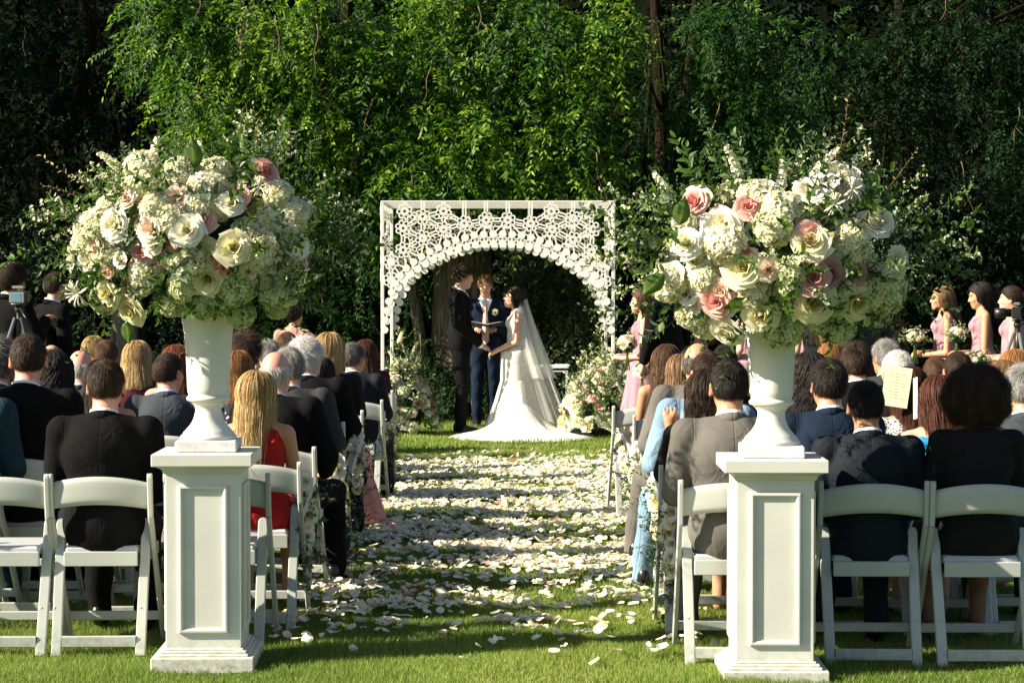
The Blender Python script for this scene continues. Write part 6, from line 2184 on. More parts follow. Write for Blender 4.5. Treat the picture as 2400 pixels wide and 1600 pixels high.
def trunk_mesh(pts, r0, r1, n=14, seed=0, flare=1.5, furrow=0.06):
    r = np.random.default_rng(seed)
    pts = [np.array(p, float) for p in pts]
    ts = np.linspace(0, 1, 40)
    ks = np.linspace(0, 1, len(pts))
    P = np.stack([np.interp(ts, ks, [p[i] for p in pts]) for i in range(3)], -1)
    nn = n * 4
    V = []
    ph = r.uniform(0, 6, 6)
    for i, t in enumerate(ts):
        rad = r0 + (r1 - r0) * t
        rad *= 1 + (flare - 1) * math.exp(-t * 14)
        for k in range(nn):
            a = 2 * PI * k / nn
            fr = 1 + furrow * (math.sin(9 * a + ph[0] + 2 * math.sin(t * 9)) * 0.5 + math.sin(17 * a + ph[1] + 3 * math.sin(t * 13 + 1)) * 0.5) + 0.05 * math.sin(2 * a + ph[2] + t * 4)
            V.append((P[i][0] + rad * fr * math.cos(a), P[i][1] + rad * fr * math.sin(a), P[i][2]))
    F = []
    for i in range(len(ts) - 1):
        for k in range(nn):
            k2 = (k + 1) % nn
            F.append((i * nn + k, i * nn + k2, (i + 1) * nn + k2, (i + 1) * nn + k))
    mb = MB(); mb.add(V, F); return mb

def tree(label, base, trunk, clumps, leafmat, ll=0.075, lw=0.030, K=9, L=(0.22, 0.45), tone0=0.5, limbs=(), dens=1.0, name='tree', twigs=6, r0=0.2):
    t = thing(name, label, 'tree' if 'tree' in name else 'shrub', (base[0], base[1], 0), 0, None)
    B = np.array([base[0], base[1], 0.0])
    if trunk:
        trunk_mesh([(x - B[0], y - B[1], z) for x, y, z in trunk[0]], trunk[1], trunk[2], seed=int(abs(base[0]) * 10)).build('trunk', m_bark if leafmat in ('bright', 'olive') or 'slim' in label else m_barkd, t)
    mb = MB()
    cl = [(c[0] - B[0], c[1] - B[1]) + tuple(c[2:]) for c in clumps]
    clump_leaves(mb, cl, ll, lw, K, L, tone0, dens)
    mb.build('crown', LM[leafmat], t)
    # limbs run from the trunk to the clumps, twigs hang bare among the leaves
    if trunk:
        tp = np.array(trunk[0][-1]) - B
        mb = MB()
        for c in cl:
            a = tp * tr_.uniform(0.6, 1.0); e = np.array(c[:3]) + [0, 0.1, 0]
            m_ = (a + e) / 2 + [0, 0, 0.35]
            rr_ = 0.032 * tr_.uniform(0.6, 1.2)
            tube(mb, [a, (a + m_) / 2, m_, (m_ + e) / 2, e], [rr_ * 1.3, rr_, rr_ * 0.8, rr_ * 0.5, rr_ * 0.25], 6)
        mb.build('limbs', m_barkd, t)
    if twigs:
        mb = MB()
        for k in range(twigs):
            c = cl[tr_.integers(len(cl))]
            s = np.array([c[0] + tr_.uniform(-1, 1) * c[3] * 0.7, c[1] - c[4] * tr_.uniform(0.6, 1.0), c[2] + tr_.uniform(-0.2, 0.7) * c[5]])
            dx = tr_.uniform(-0.35, 0.35); ln = tr_.uniform(0.35, 0.9)
            pts = [s + np.array([dx * q ** 1.4 * ln + 0.02 * math.sin(9 * q + k), -0.03 * q, -ln * q]) for q in np.linspace(0, 1, 8)]
            tube(mb, pts, list(np.linspace(0.009, 0.003, 8)), 4)
            if tr_.random() < 0.6:
                tube(mb, [pts[3], pts[3] + np.array([0.12 * np.sign(-dx), 0, -0.12]), pts[3] + np.array([0.16 * np.sign(-dx), 0, -0.34])], [0.005, 0.004, 0.002], 4)
        mb.build('bare_twigs', m_twig, t, kind='stuff')
    return t

def PX(px, py, Y):
    p = at(px, py, Y); return (p.x, p.y, p.z)
def CLM(px, py, Y, wpx, hpx, ry, n):
    s = FPX / Y
    p = at(px, py, Y)
    return (p.x, p.y, p.z, wpx / 2 / s, ry, hpx / 2 / s, n)

# the big old tree whose furrowed trunk stands behind the couple
big = [PX(1088, 880, 25.5), PX(1085, 600, 25.5), PX(1080, 300, 25.7), PX(1100, -250, 26.0)]
big[0] = (big[0][0], 25.5, -0.1)
tree('old tree with a thick furrowed trunk standing right behind the couple', (big[0][0], 25.5), (big, 0.40, 0.27),
     [CLM(960, 210, 24.9, 330, 330, 0.7, 330), CLM(1180, 300, 24.6, 360, 300, 0.6, 330), CLM(1010, 390, 24.5, 300, 160, 0.5, 220), CLM(1340, 360, 24.6, 190, 280, 0.5, 200),
      CLM(1250, 90, 24.8, 420, 260, 0.7, 330), CLM(1400, 230, 24.9, 180, 260, 0.5, 140), CLM(1440, 70, 25.0, 200, 220, 0.6, 150), CLM(1090, 30, 25.3, 330, 160, 0.7, 180),
      CLM(1250, 420, 24.7, 260, 120, 0.5, 150), CLM(1110, 440, 24.9, 300, 100, 0.5, 130), CLM(860, 420, 24.9, 180, 220, 0.5, 140), CLM(1390, 440, 24.7, 120, 140, 0.4, 70)],
     'bright', 0.100, 0.038, 10, (0.35, 0.75), 0.57, twigs=12, dens=0.9)
# bright tree on the left
tree('bright green leafy tree overhanging the left guests', (-4.0, 27.0), ([(-4.0, 27.0, -0.1), (-3.9, 27.0, 1.5), (-3.5, 26.6, 5.5)], 0.16, 0.09),
     [CLM(420, 70, 24.9, 330, 280, 0.7, 420), CLM(640, 90, 24.7, 360, 300, 0.7, 420), CLM(480, 240, 24.8, 270, 230, 0.6, 300), CLM(690, 290, 24.6, 330, 260, 0.6, 340),
      CLM(560, 390, 24.8, 330, 190, 0.6, 260), CLM(830, 120, 24.9, 260, 300, 0.6, 240), CLM(800, 330, 24.8, 240, 260, 0.6, 220), CLM(740, 450, 24.9, 260, 170, 0.5, 190), CLM(450, 350, 25.1, 160, 140, 0.5, 90)],
     'bright', 0.082, 0.032, 9, (0.22, 0.5), 0.60, twigs=7)
# right tree
tree('mid green tree rising behind the right flower arrangement', (3.2, 27.0), ([(2.4, 26.6, -0.1), (2.45, 26.6, 2.2), (2.2, 26.4, 3.3), (2.5, 26.4, 6.0)], 0.09, 0.05),
     [CLM(1720, 90, 24.9, 300, 240, 0.7, 300), CLM(1700, 270, 24.9, 330, 240, 0.6, 300), CLM(1790, 400, 25.0, 330, 220, 0.6, 260), CLM(1900, 130, 26.4, 260, 300, 0.6, 90), CLM(1640, 400, 25.2, 200, 200, 0.5, 120), CLM(2000, 330, 26.8, 260, 300, 0.5, 60)],
     'mid', 0.080, 0.031, 9, (0.25, 0.5), 0.45, twigs=5)
tree('dim leafy tree hanging in at the top right corner', (7.4, 27.5), ([(7.6, 28.0, -0.1), (7.4, 27.8, 6.0)], 0.15, 0.1),
     [CLM(2140, 110, 26.2, 360, 240, 0.6, 230), CLM(2330, 150, 26.0, 260, 300, 0.6, 240), CLM(2390, 320, 26.0, 170, 240, 0.5, 130), CLM(2280, 20, 26.0, 300, 160, 0.6, 120), CLM(2120, 260, 26.6, 260, 200, 0.6, 90)],
     'deep', 0.080, 0.030, 9, (0.22, 0.42), 0.42, twigs=2)
tree('slim leaning tree trunk left of the thick trunk under the arch', (-1.25, 25.6), ([tuple(PX(992, 860, 25.4)[:2]) + (-0.1,), PX(985, 800, 25.4), PX(965, 640, 25.5), PX(955, 300, 25.8)], 0.085, 0.055),
     [CLM(900, 560, 26.6, 160, 220, 0.4, 100), CLM(960, 640, 27.2, 200, 240, 0.4, 120)], 'mid', 0.07, 0.03, 8, (0.2, 0.4), 0.4, twigs=3)
# shaded trees at both sides and behind
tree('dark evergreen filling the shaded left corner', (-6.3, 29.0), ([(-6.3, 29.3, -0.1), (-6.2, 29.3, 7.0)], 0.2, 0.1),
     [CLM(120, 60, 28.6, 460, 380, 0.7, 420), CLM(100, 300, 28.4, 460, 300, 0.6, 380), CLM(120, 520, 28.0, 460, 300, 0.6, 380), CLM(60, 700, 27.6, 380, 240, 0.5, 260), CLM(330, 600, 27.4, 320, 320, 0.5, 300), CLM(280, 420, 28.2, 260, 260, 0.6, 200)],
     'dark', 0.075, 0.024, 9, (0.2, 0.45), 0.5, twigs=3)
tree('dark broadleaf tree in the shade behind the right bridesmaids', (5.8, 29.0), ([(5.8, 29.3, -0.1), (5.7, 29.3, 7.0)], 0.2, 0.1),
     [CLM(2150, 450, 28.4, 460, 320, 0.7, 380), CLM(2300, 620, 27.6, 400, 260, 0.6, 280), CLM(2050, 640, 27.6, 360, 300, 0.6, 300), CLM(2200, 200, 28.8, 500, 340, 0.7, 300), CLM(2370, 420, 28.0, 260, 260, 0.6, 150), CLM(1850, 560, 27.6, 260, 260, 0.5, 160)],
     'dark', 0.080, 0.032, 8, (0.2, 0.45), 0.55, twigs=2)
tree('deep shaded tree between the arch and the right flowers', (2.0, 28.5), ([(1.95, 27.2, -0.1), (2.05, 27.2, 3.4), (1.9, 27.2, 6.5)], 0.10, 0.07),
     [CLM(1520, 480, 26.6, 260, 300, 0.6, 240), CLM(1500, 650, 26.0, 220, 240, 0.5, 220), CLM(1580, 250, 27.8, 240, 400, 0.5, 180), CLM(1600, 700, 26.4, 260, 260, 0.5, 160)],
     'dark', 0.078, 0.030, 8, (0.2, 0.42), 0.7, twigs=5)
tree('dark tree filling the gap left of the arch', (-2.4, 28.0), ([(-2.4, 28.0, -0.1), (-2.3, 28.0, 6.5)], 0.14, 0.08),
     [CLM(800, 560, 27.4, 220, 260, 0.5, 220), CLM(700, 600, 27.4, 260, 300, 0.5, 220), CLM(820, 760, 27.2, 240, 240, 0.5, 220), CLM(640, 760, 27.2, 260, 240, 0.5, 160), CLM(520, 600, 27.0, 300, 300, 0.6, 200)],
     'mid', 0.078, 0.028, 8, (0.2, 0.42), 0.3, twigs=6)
# shrubs seen through the arch
tree('olive green shrub with dappled sun seen through the arch', (0.6, 26.8), None,
     [CLM(1290, 700, 25.6, 240, 260, 0.5, 380), CLM(1230, 640, 26.6, 140, 240, 0.4, 200), CLM(1360, 800, 25.2, 160, 220, 0.4, 220), CLM(1240, 820, 25.6, 200, 200, 0.4, 260), CLM(1380, 660, 25.4, 120, 200, 0.4, 130)],
     'olive', 0.055, 0.026, 8, (0.15, 0.32), 0.5, name='shrub', twigs=5)
tree('low dark shrub at the foot of the thick trunk', (-0.9, 25.4), None,
     [CLM(1040, 900, 24.6, 220, 130, 0.4, 300), CLM(960, 850, 24.8, 160, 200, 0.4, 240), CLM(1120, 930, 24.5, 160, 100, 0.3, 180), CLM(1010, 950, 24.3, 180, 70, 0.3, 160)],
     'mid', 0.050, 0.020, 7, (0.12, 0.28), 0.35, name='shrub', twigs=6)
tree('low green hedge behind the altar on the right', (1.0, 25.2), None,
     [CLM(1250, 930, 24.6, 260, 140, 0.4, 320), CLM(1380, 900, 24.4, 220, 180, 0.4, 300), CLM(1480, 860, 24.6, 220, 220, 0.4, 260), CLM(1560, 820, 24.8, 220, 240, 0.4, 200)],
     'dark', 0.055, 0.024, 7, (0.14, 0.3), 0.7, name='shrub', twigs=4)
tree('low dark hedge running behind the left guests', (-3.6, 25.4), None,
     [CLM(820, 900, 24.6, 200, 200, 0.4, 240), CLM(640, 880, 25.0, 260, 220, 0.4, 180), CLM(430, 860, 25.4, 300, 260, 0.4, 160), CLM(200, 830, 25.8, 340, 280, 0.4, 160)],
     'dark', 0.055, 0.024, 7, (0.14, 0.3), 0.5, name='shrub', twigs=0)
tree('low dark hedge running behind the bridesmaids', (4.6, 25.4), None,
     [CLM(1760, 800, 25.0, 300, 260, 0.4, 200), CLM(2000, 800, 25.2, 340, 260, 0.4, 240), CLM(2240, 790, 25.4, 340, 260, 0.4, 240), CLM(2420, 780, 25.6, 260, 260, 0.4, 120)],
     'dark', 0.060, 0.028, 7, (0.14, 0.3), 0.65, name='shrub', twigs=0)
# tall trees just outside the frame on the left: they shade the left corner
for (x, y, hgt, lb) in ((-11.5, 27.6, 9.0, 'tall dense tree beyond the left edge of the lawn'), (-14.5, 29.5, 10.0, 'tall dense tree further left along the wood'), (11.5, 29.5, 9.0, 'tall dense tree beyond the right edge of the lawn')):
    cl = [(x + dx, y + dy, z, 1.9, 1.5, 1.5, 150) for dx, dy, z in ((0, 0, 2), (-1.2, .4, 3.6), (1.2, -.2, 3.8), (0, .4, 5.6), (-1.1, 0, 7.2), (1.1, .3, 7.0), (0, 0, hgt))]
    tree(lb, (x, y), ([(x, y, -0.1), (x + .1, y, hgt * 0.8)], 0.3, 0.15), cl, 'dark', 0.20, 0.10, 6, (0.4, 0.8), 0.5, twigs=0)
# the wood behind: one mass of leaves nobody could count
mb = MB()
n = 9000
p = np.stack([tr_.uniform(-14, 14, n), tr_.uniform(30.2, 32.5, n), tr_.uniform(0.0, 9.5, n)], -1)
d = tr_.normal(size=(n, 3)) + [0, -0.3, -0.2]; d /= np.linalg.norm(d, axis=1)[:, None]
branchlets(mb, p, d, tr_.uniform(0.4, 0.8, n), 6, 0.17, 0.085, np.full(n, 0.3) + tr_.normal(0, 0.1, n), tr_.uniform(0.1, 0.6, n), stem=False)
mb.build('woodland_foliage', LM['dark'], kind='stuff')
# ================================================================== THE GUESTS AND THEIR CHAIRS
def guest(px, ytop, Y, label, short, fem=False, hair=None, rz=0.0, dx=0.0, ch=True, crz=None, near=False, **kw):
    p = at(px, ytop, Y)
    hair = hair if hair is not None else ('long' if fem else 'short')
    ref = (1.125 if fem else 1.195) + HS * 0.118 + {'afro': 0.012, 'longcurly': 0.022, 'curlybob': 0.032}.get(hair, 0.012)
    sc = min(1.09, max(0.90, p.z / ref))
    X = p.x + dx
    o = person(label, (X, Y, 0), R(rz), fem=fem, hair=hair, scale=sc, group='seated wedding guests', **kw)
    if ch:
        chair((X - (dx * 0.75 if kw.get('roll') else 0), Y - 0.012, 0), R(rz * 0.3 if crz is None else crz), 'white folding chair under ' + short, near)
    return o
G = guest
# ---- left block, nearest row first
chair((-2.27, 8.98, 0), R(1.5), 'empty white folding chair at the near left corner', True)
chair((-1.315, 9.02, 0), R(3), 'empty white folding chair half hidden by the left pedestal', True)
G(300, 838, 9.0, 'man with cropped brown hair in a black suit seated at the near left', 'the man in black at the near left', rz=1, dx=-0.10, hair='thin_crown', hc='darkbrown', skin='pink', col='black', near=True, crz=1.5)
chair((-2.76, 9.74, 0), R(1), 'empty white folding chair behind the near left corner chair', True)
G(622, 864, 9.62, 'woman with long straight blonde hair in a sleeveless red lace dress', 'the blonde woman in red', fem=True, hair='long', hc='blonde', skin='tan', out='dress', col='red', dx=-0.04, yaw=-8, near=True, back=-0.085)
G(56, 778, 9.95, 'tall man with short brown hair in a black suit at the far left', 'the tall man at the far left', dx=0.02, hair='crop', hc='darkbrown', skin='pink', col='black', yaw=8, near=True)
G(-88, 800, 9.7, 'guest in a teal jacket cut off by the left edge of the photo', 'the guest in teal', hair='short', hc='darkgrey', skin='pink', col='teal')
chair((-1.79, 9.82, 0), R(1), 'empty white folding chair between the black suits on the left')
chair((-2.30, 9.60 + 0.72, 0), R(2), 'empty white folding chair behind the tall man')
G(238, 839, 10.7, 'woman with dark sleek hair and bare shoulders in a black dress', 'the dark sleek haired woman', fem=True, hair='pony', hc='black', skin='tan', out='dress', col='blackdress', straps=True)
G(640, 818, 10.55, 'bald man with white cropped hair in a black suit by the aisle', 'the white haired bald man by the aisle', hair='fringe', hc='white', skin='pink', col='black', dx=0.11, roll=-5, rz=-14, crz=-2, arms=1, yaw=8, near=True)
G(-5, 792, 10.8, 'grey haired guest partly cut off by the left edge', 'the grey guest at the left edge', hair='thick', hc='darkgrey', skin='pink', col='charcoal')
G(128, 820, 11.4, 'woman with tight black curls in a dark sleeveless dress', 'the woman with tight black curls', fem=True, hair='longcurly', hc='black', skin='dark', out='dress', col='blackdress')
G(415, 806, 12.4, 'woman with auburn hair half hidden by the left urn', 'the auburn woman by the urn', fem=True, hair='medium', hc='auburn', skin='fair', out='dress', col='blackdress')
G(676, 809, 11.55, 'grey haired man in a charcoal suit behind the bald man', 'the grey man in charcoal', hair='short', hc='grey', skin='pink', col='charcoal', yaw=25, rz=-8, dx=0.12, roll=-6, crz=-2)
G(383, 824, 11.5, 'man with brown hair and dark glasses in a blue grey suit', 'the man in blue grey', hair='crop', hc='darkbrown', skin='pink', col='bluegrey', yaw=-25, shirt='blueshirt', dx=0.03)
G(558, 820, 12.2, 'woman with a copper bob in a navy dotted dress', 'the woman with the copper bob', fem=True, hair='bob', hc='copper', skin='fair', out='dress', col='dots', sleeves=0.9)
G(188, 817, 12.4, 'old bald man with a white fringe in a charcoal suit', 'the old bald man', hair='fringe', hc='white', skin='pink', col='charcoal', yaw=8)
G(718, 789, 12.5, 'white haired man with broad shoulders in a black suit', 'the broad white haired man', hair='thick', hc='white', skin='pink', col='black', yaw=-25, rz=-8, dx=0.12, roll=-6, crz=-2, arms=1)
G(20, 800, 12.5, 'guest in a white patterned top at the left edge', 'the guest in white pattern', fem=True, hair='bob', hc='darkgrey', skin='fair', out='dress', col='whitelace', sleeves=0.9)
G(322, 797, 13.6, 'woman with streaked blonde hair behind the cropped brown head', 'the streaked blonde woman', fem=True, hair='bob', hc='blonde', skin='fair', out='dress', col='burgundy', sleeves=0.9)
G(577, 778, 13.6, 'tall man with spiky dark hair left of the aisle', 'the spiky haired man', hair='spiky', hc='darkbrown', skin='olive', col='darknavy')
G(775, 778, 13.7, 'woman with very long golden hair by the aisle', 'the woman with very long golden hair', fem=True, hair='long', hc='blonde', skin='fair', out='dress', col='blackdress', sleeves=0.9, hair_scale=1.05, yaw=-25)
G(249, 796, 14.9, 'dark haired man in a grey suit between blonde heads', 'the dark haired man between blondes', hair='short', hc='brown', skin='pink', col='charcoal')
G(121, 805, 14.9, 'fair haired balding man behind the black curls', 'the fair balding man', hair='balding', hc='lightbrown', skin='pink', col='black')
G(628, 794, 15.0, 'grey man with a red cheek turned to the right', 'the grey man turned right', hair='short', hc='grey', skin='pink', col='charcoal', yaw=25)
G(826, 801, 15.0, 'man with greying hair in a dark navy suit on the aisle', 'the greying man in navy on the aisle', hair='short', hc='darkgrey', skin='tan', col='darknavy', yaw=-25, rz=-10, dx=0.08, roll=-4, crz=-2)
G(220, 786, 16.2, 'woman with a smooth golden bob far back on the left', 'the woman with the smooth golden bob', fem=True, hair='bob', hc='blonde', skin='fair', out='dress', col='blackdress')
G(673, 775, 16.3, 'brown haired man seated near the altar on the left', 'the brown haired man near the altar', hair='crop', hc='brown', skin='pink', col='charcoal')
G(858, 794, 16.4, 'woman with wavy dark auburn hair in a burgundy top', 'the woman in burgundy', fem=True, hair='medium', hc='darkauburn', skin='fair', out='dress', col='burgundy', sleeves=1.5)
G(480, 800, 15.2, 'dark haired guest seen beside the left urn', 'the dark haired guest by the urn', hair='short', hc='darkbrown', skin='olive', col='black')
G(721, 780, 17.3, 'woman with reddish hair in the front row', 'the red haired woman in the front row', fem=True, hair='bob', hc='copper', skin='fair', out='dress', col='blackdress')
G(60, 800, 16.2, 'man with black hair seated far left near the trees', 'the black haired man far left', hair='short', hc='black', skin='olive', col='black')
# pink floral skirt of the woman by the aisle
sk = person('woman in a black top and long pink floral skirt beside the aisle', (-1.245, 12.95, 0), R(-14), fem=True, hair='medium', hc='black', skin='tan', out='dress', col='blackdress', sleeves=1.5, group='seated wedding guests', scale=0.93)
CL['floralpink'] = cloth_mat('pink_cotton', (0.62, 0.28, 0.26), 0.8, 0.5)
def skirt(P):
    d = smin(cone(P, (0.02, 0.1, 0.50), (0.08, 0.46, 0.50), 0.14, 0.12), cone(P, (0.08, 0.50, 0.48), (0.12, 0.52, 0.06), 0.10, 0.18), 0.07)
    th = np.arctan2(P[:, 1] - 0.5, P[:, 0] - 0.1)
    return np.maximum(d + 0.008 * np.sin(9 * th + 8 * P[:, 2]), 0.05 - P[:, 2])
so = put('skirt', sdf_mesh('skirt', skirt, (-0.3, -0.1, 0), (0.45, 0.85, 0.75), 0.013), sk, mat=CL['floralpink'])
mb = MB()
rr = np.random.default_rng(5)
for k in range(40):
    a = rr.uniform(0, 6.28); q = rr.uniform(0, 0.06)
    c = np.array([0.16 + q * math.cos(a), 0.325 , 0.26 + 1.3 * q * math.sin(a)])
    e = np.array([math.cos(a), -0.15, math.sin(a)]) * 0.018; f = np.array([-math.sin(a), 0, math.cos(a)]) * 0.010
    mb.add([c - [0, 0.012, 0], c + e * 0.6 + f, c + e, c + e * 0.6 - f], [(0, 1, 2, 3)], rr.random())
mb.build('flower_print', tone_mat('yellow_print', [(0, (0.55, 0.30, 0.06)), (1, (0.75, 0.55, 0.18))], 0.8), so)
chair((-1.245, 12.94, 0), R(-5), 'white folding chair under the woman in the pink skirt')

# ---- right block
G(1712, 838, 8.72, 'man with thinning dark hair in a grey suit beside the right pedestal', 'the man in the grey suit', dx=-0.005, hair='thin_crown', hc='black', skin='tan', col='grey', near=True, rz=2, yaw=0)
G(2028, 887, 8.68, 'man with thin dark hair in a black navy suit in the near row', 'the man in the dark navy suit', dx=0.005, hair='thin_crown', hc='black', skin='olive', col='darknavy', near=True, yaw=-8, crz=0)
G(2286, 857, 8.66, 'woman with a large dark curly afro in a black dress', 'the woman with the large afro', dx=0.0, fem=True, hair='afro', hc='darkbrown', skin='brown', out='dress', col='blackdress', sleeves=1.5, near=True, crz=-1)
G(1654, 862, 9.45, 'woman with loose dark curls raising a folded programme', 'the woman raising a programme', fem=True, hair='halfup', hc='darkbrown', skin='tan', out='dress', col='blackdress', sleeves=0.9, arms=2, near=True)
G(1942, 838, 9.40, 'man with thick black hair in a navy blue suit', 'the man in the navy blue suit', hair='short', hc='black', skin='tan', col='navy', near=True, yaw=8)
G(2200, 875, 9.35, 'woman with straight brown hair in a bright blue dress', 'the woman in bright blue', fem=True, hair='long', hc='darkauburn', skin='fair', out='dress', col='blue', near=True, yaw=8)
G(2398, 850, 9.4, 'grey haired man in a blue suit at the right edge', 'the grey haired man in blue', hair='short', hc='grey', skin='tan', col='bluegrey')
G(1676, 818, 10.2, 'man with cropped hair in a light blue linen jacket', 'the man in light blue linen', hair='thin_crown', hc='darkbrown', skin='tan', col='denim', dx=-0.14, roll=5, rz=10, crz=3, arms=1, near=True)
G(1926, 823, 10.15, 'woman with long black curls behind the navy suit', 'the woman with long black curls', fem=True, hair='longcurly', hc='black', skin='tan', out='dress', col='dots', sleeves=0.9, dx=-0.06)
G(2133, 856, 10.1, 'woman with half tied brown hair in a grey paisley top', 'the woman in grey paisley', fem=True, hair='halfup', hc='darkauburn', skin='tan', out='dress', col='paisley', sleeves=1.5)
G(2350, 846, 10.2, 'woman with light curly hair at the right side', 'the woman with light curls', fem=True, hair='curlybob', hc='lightbrown', skin='fair', out='dress', col='blackdress', sleeves=0.9)
G(1645, 797, 11.3, 'bald tanned man with a greying fringe in a charcoal suit', 'the tanned bald man', hair='fringe', hc='darkgrey', skin='tan', col='grey', yaw=-25, rz=12, crz=3, dx=-0.14, roll=6, arms=1)
G(2103, 817, 11.2, 'tanned man with cropped white hair', 'the man with cropped white hair', hair='crop', hc='white', skin='tan', col='black', yaw=25)
G(2245, 820, 11.3, 'man with short dark hair in front of the bridesmaids', 'the short dark haired man near the bridesmaids', hair='crop', hc='darkbrown', skin='pink', col='charcoal')
G(2379, 817, 11.6, 'woman with straight copper blonde hair at the right edge', 'the copper blonde woman at the right', fem=True, hair='medium', hc='copper', skin='fair', out='dress', col='blackdress')
G(1597, 826, 12.2, 'woman with straight light brown hair near the right aisle', 'the woman with light brown hair', fem=True, hair='long', hc='lightbrown', skin='tan', out='dress', col='blackdress')
G(2007, 803, 12.2, 'dark haired man with a white collar in a black suit', 'the dark haired man with the white collar', hair='quiff', hc='darkbrown', skin='pink', col='black')
G(2194, 848, 12.4, 'small boy with short brown hair', 'the small boy', hair='crop', hc='brown', skin='pink', col='charcoal')
G(1563, 806, 13.2, 'woman with long wavy brown hair and bare arms on the right aisle', 'the woman with long wavy brown hair', fem=True, hair='longwavy', hc='brown', skin='tan', out='dress', col='blackdress', dx=0.0)
G(2076, 793, 13.2, 'man with neat silver grey hair', 'the silver haired man', hair='short', hc='grey', skin='tan', col='charcoal', yaw=25)
G(1948, 800, 14.1, 'woman with a copper blonde bob beside the right urn', 'the copper blonde woman by the urn', fem=True, hair='bob', hc='copper', skin='fair', out='dress', col='blackdress')
G(1700, 806, 14.2, 'dark haired guest behind the tanned bald man', 'the dark haired guest behind the bald man', hair='short', hc='black', skin='olive', col='black')
G(1622, 812, 15.1, 'dark haired woman in the front right row', 'the dark haired woman in front', fem=True, hair='medium', hc='black', skin='tan', out='dress', col='blackdress')
G(1790, 815, 12.4, 'dark haired guest left of the right urn', 'the dark haired guest left of the urn', hair='short', hc='black', skin='olive', col='black')
chair((0.93, 14.2, 0), R(2), 'white folding chair with ribbons at the head of the right aisle')

# folded programmes
m_prog = plain_mat('pale_green_card', (0.62, 0.68, 0.42), 0.8, 0.03, 6, 0)
def programme(label, loc, rot, w=0.11, h=0.19, open_=0.0):
    t = thing('programme', label, 'programme', loc); t.rotation_euler = rot
    mb = MB(); box(mb, (0, -0.0012, 0), (w, 0.0012, h)); a = mb.build('leaf', m_prog, t, smooth=False); a.rotation_euler.z = open_
    mb = MB(); box(mb, (0, -0.0012, 0), (w, 0.0012, h)); b_ = mb.build('leaf', m_prog, t, smooth=False); b_.rotation_euler.z = -open_ * 0.4
    return t
p = at(1613, 980, 9.58); programme('narrow pale card held up by the woman with loose dark curls', p, (0.1, 0.1, R(78)), 0.10, 0.20, R(8))
p = at(2064, 948, 9.95); tf = programme('pale green order of service held open beside the paisley top', p, (0, R(8), R(-8)), 0.13, 0.20, R(10))
mb = MB()
for k in range(9):
    box(mb, (0.025 + 0.006 * (k % 3), -0.0032, 0.165 - 0.015 * k), (0.105 - 0.012 * ((k * 7) % 4), -0.0016, 0.1662 - 0.015 * k))
o = mb.build('print_lines', plain_mat('grey_print', (0.30, 0.33, 0.22), 0.8, 0.02, 6, 0), tf, smooth=False); o.rotation_euler.z = R(-4); o['kind'] = 'stuff'
p = at(2150, 980, 9.6); programme('pale green card held edge on beside the straight brown hair', p, (0.0, R(6), R(82)), 0.11, 0.20, R(6))

# ================================================================== STANDING ATTENDANTS
def stand(px, Y, label, fem, rz, **kw):
    X = at(px, 681, Y).x
    return person(label, (X, Y, 0), R(rz), fem=fem, stand=True, **kw)
GB = 'bridesmaids in mauve dresses'
stand(2212, 20.0, 'bridesmaid with half tied light brown hair holding a white bouquet', True, 84, arms='bouquet', hair='halfup', hc='lightbrown', skin='tan', out='dress', col='mauve', scale=1.0, group=GB)
stand(2302, 19.3, 'bridesmaid with long wavy black hair looking down', True, 80, arms='bouquet', hair='longwavy', hc='black', skin='tan', out='dress', col='mauve', pitch=-12, scale=1.02, group=GB)
stand(2374, 18.6, 'bridesmaid with pinned dark hair behind the video camera', True, 70, arms='bouquet', hair='bun', hc='darkbrown', skin='fair', out='dress', col='mauve', scale=1.0, group=GB)
stand(1508, 19.6, 'bridesmaid with curly brown hair in mauve lace beside the arch', True, 80, arms='bouquet', hair='medium', hc='brown', skin='fair', out='dress', col='maulace', scale=0.98, group=GB)
stand(1628, 19.4, 'bridesmaid mostly hidden behind the roses of the right arrangement', True, 60, arms='bouquet', hair='long', hc='brown', skin='fair', out='dress', col='maulace', group=GB)
stand(1752, 19.0, 'bridesmaid whose mauve skirt shows left of the right urn', True, 60, arms='clasp', hair='long', hc='darkbrown', skin='fair', out='dress', col='mauve', group=GB)
stand(1893, 18.8, 'bridesmaid whose bare arm shows right of the right urn', True, 50, arms='clasp', hair='long', hc='blonde', skin='tan', out='dress', col='mauve', group=GB)
GM = 'groomsmen in black suits'
stand(1562, 18.4, 'groomsman in a black suit seen behind the right arrangement', False, 40, hair='short', hc='darkbrown', col='black', group=GM, scale=0.98)
stand(2030, 18.8, 'man in a charcoal suit standing behind the right guests', False, 30, hair='short', hc='darkbrown', col='charcoal', group=GM, scale=0.95)
stand(128, 17.4, 'groomsman with white collar standing behind the left flowers', False, -50, hair='short', hc='darkbrown', col='black', skin='fair', group=GM, scale=0.97)
stand(305, 18.8, 'groomsman in black left of the left urn', False, -55, hair='crop', hc='brown', col='black', skin='fair', group=GM, scale=0.96)
stand(566, 19.4, 'groomsman in black just right of the left urn', False, -60, hair='short', hc='darkbrown', col='black', skin='fair', group=GM, scale=0.96)
stand(688, 18.6, 'woman in a taupe lace dress standing behind the left guests', True, -20, arms='clasp', hair='bun', hc='darkbrown', skin='tan', out='dress', col='taupe', scale=0.90, sleeves=0.9)
stand(26, 16.9, 'videographer with dark curly hair in a black suit behind a camera', False, -35, arms='camera', hair='curlyshort', hc='darkbrown', col='black', skin='tan', scale=1.0)

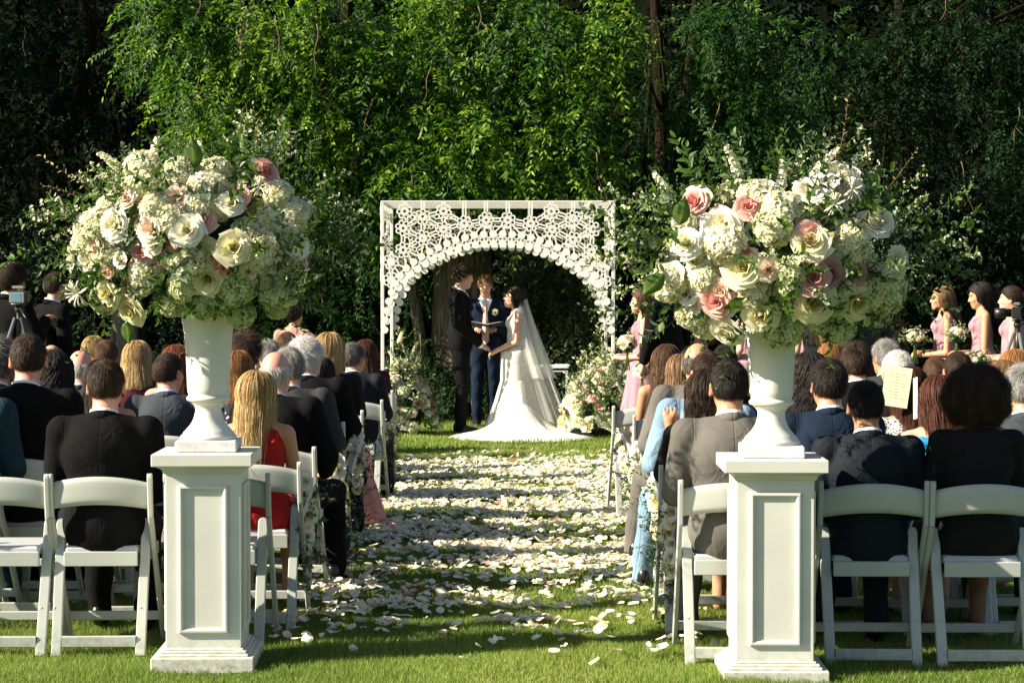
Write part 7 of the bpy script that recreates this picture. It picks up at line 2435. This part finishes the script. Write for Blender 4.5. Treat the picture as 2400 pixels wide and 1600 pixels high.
def bouquet(label, loc, seed, s=1.0, cream=False):
    r = np.random.default_rng(seed)
    t = thing('bouquet', label, 'bouquet', loc, 0, 'white bridesmaid bouquets', s)
    mb = MB(); ball(mb, (0, 0, 0.05), 0.075, 12, 8, 0.3); mb.build('greenery', m_leaf, t)
    if cream:
        for k in range(9):
            d = Vector((math.cos(k * 2.4) * 0.8, math.sin(k * 2.4) * 0.8, r.uniform(-0.1, 0.9))).normalized()
            put('rose', ROSE[k % 3], t, M=orient(Vector((0, 0, 0.05)) + d * 0.075, d, 0, 0.8), mat=(m_cream, m_wpet, m_blush)[k % 3])
    for k in range(26 if not cream else 8):
        d = Vector(r.normal(size=3)).normalized()
        if d.z < -0.45: continue
        two(SPRAY[r.integers(3)], t, orient(Vector((0, 0, 0.03)) + d * 0.03, (d + Vector((0, 0, 0.3))).normalized(), r.uniform(0, 6), r.uniform(0.38, 0.50)))
    for k in range(0 if cream else 16):
        d = Vector(r.normal(size=3)).normalized()
        if d.z < -0.3: continue
        put('hydrangea', HYD[k % 3], t, M=orient(Vector((0, 0, 0.05)) + d * 0.055, d, 0, 0.42), mat=m_wpet)
    mb = MB()
    for k in range(9):
        a = k * 0.7; tube(mb, [(0.012 * math.cos(a), 0.012 * math.sin(a), 0.02), (0.010 * math.cos(a), 0.010 * math.sin(a), -0.06), (0.028 * math.cos(a), 0.028 * math.sin(a), -0.20)], 0.0032, 5, 0.8)
    mb.build('stems', m_leaf, t)
    return t
p = at(2145, 795, 19.95); bouquet('white bouquet with green stems held by the half tied bridesmaid', (p.x, p.y, p.z - 0.03), 1, 1.08)
p = at(2242, 790, 19.3); bouquet('white bouquet held by the black haired bridesmaid', (p.x, p.y, p.z - 0.03), 2, 1.0)
p = at(2296, 848, 18.6); bouquet('low white bouquet above the dark cropped head', (p.x, p.y, p.z - 0.03), 3, 0.9)
p = at(1470, 812, 19.3); bouquet('cream rose bouquet held beside the arch post', (p.x, p.y, p.z - 0.03), 4, 1.0, True)
p = at(1505, 872, 19.0); bouquet('cream and blush bouquet lower beside the brown curls', (p.x, p.y, p.z - 0.03), 5, 0.9, True)

# ================================================================== VIDEO CAMERAS ON TRIPODS
m_blk = plain_mat('black_plastic', (0.012, 0.012, 0.013), 0.4, 0.1, 20, 0.1)
m_alu = plain_mat('grey_metal', (0.35, 0.35, 0.34), 0.3, 0.05, 20, 0, metal=0.7)
m_scr = plain_mat('camera_screen', (0.10, 0.20, 0.28), 0.2, 0.15, 14, 0)
def tripod_camera(label, loc, rz, screen=True):
    t = thing('video_camera', label, 'camera', loc, rz)
    z = 1.50
    mb = MB(); box(mb, (-0.075, -0.03, z), (0.075, 0.05, z + 0.10), 0.008); mb.build('camera_body', m_blk, t, smooth=False)
    mb = MB(); tube(mb, [(0.0, 0.05, z + 0.05), (0.0, 0.10, z + 0.05), (0.0, 0.101, z + 0.05), (0.0, 0.19, z + 0.05)], [0.036, 0.036, 0.043, 0.043], 20); mb.build('lens', m_blk, t)
    mb = MB(); box(mb, (-0.05, -0.02, z + 0.115), (0.045, 0.03, z + 0.14), 0.004); box(mb, (-0.01, 0.0, z + 0.10), (0.01, 0.02, z + 0.116)); mb.build('receiver', m_alu, t, smooth=False)
    if screen:
        mb = MB(); box(mb, (-0.062, -0.052, z - 0.002), (0.062, -0.034, z + 0.088), 0.006); o = mb.build('monitor', m_alu, t, smooth=False)
        mb = MB(); box(mb, (-0.047, -0.0545, z + 0.012), (0.038, -0.0525, z + 0.075)); mb.build('screen', m_scr, o, smooth=False)
    mb = MB(); ball(mb, (0, 0, z - 0.05), (0.035, 0.035, 0.035), 14, 9); box(mb, (-0.05, -0.05, z - 0.020), (0.05, 0.05, z - 0.004), 0.003); mb.build('fluid_head', m_blk, t)
    mb = MB(); tube(mb, [(0, 0, z - 0.08), (0, 0, z - 0.35)], 0.02, 10); mb.build('centre_column', m_blk, t)
    for k in range(3):
        a = R(90 + 120 * k)
        mb = MB(); tube(mb, [(0.03 * math.cos(a), 0.03 * math.sin(a), z - 0.12), (0.24 * math.cos(a), 0.24 * math.sin(a), z - 0.75), (0.48 * math.cos(a), 0.48 * math.sin(a), 0)], [0.016, 0.014, 0.010], 8); mb.build('leg', m_alu if k < 2 else m_blk, t)
    mb = MB(); tube(mb, [(0.02, -0.04, z - 0.04), (0.16, -0.28, z - 0.12)], 0.007, 8); mb.build('pan_handle', m_blk, t)
    return t
p = at(44, 690, 16.2); tripod_camera('video camera with a lit blue screen on a tripod at the left edge', (p.x, p.y, 0.0), R(-6)).scale = (1.0,) * 3
p = at(2385, 760, 17.0); tripod_camera('black camera with a long lens on a tripod at the right edge', (p.x, p.y, -0.14), R(75), False).scale = (1.0,) * 3
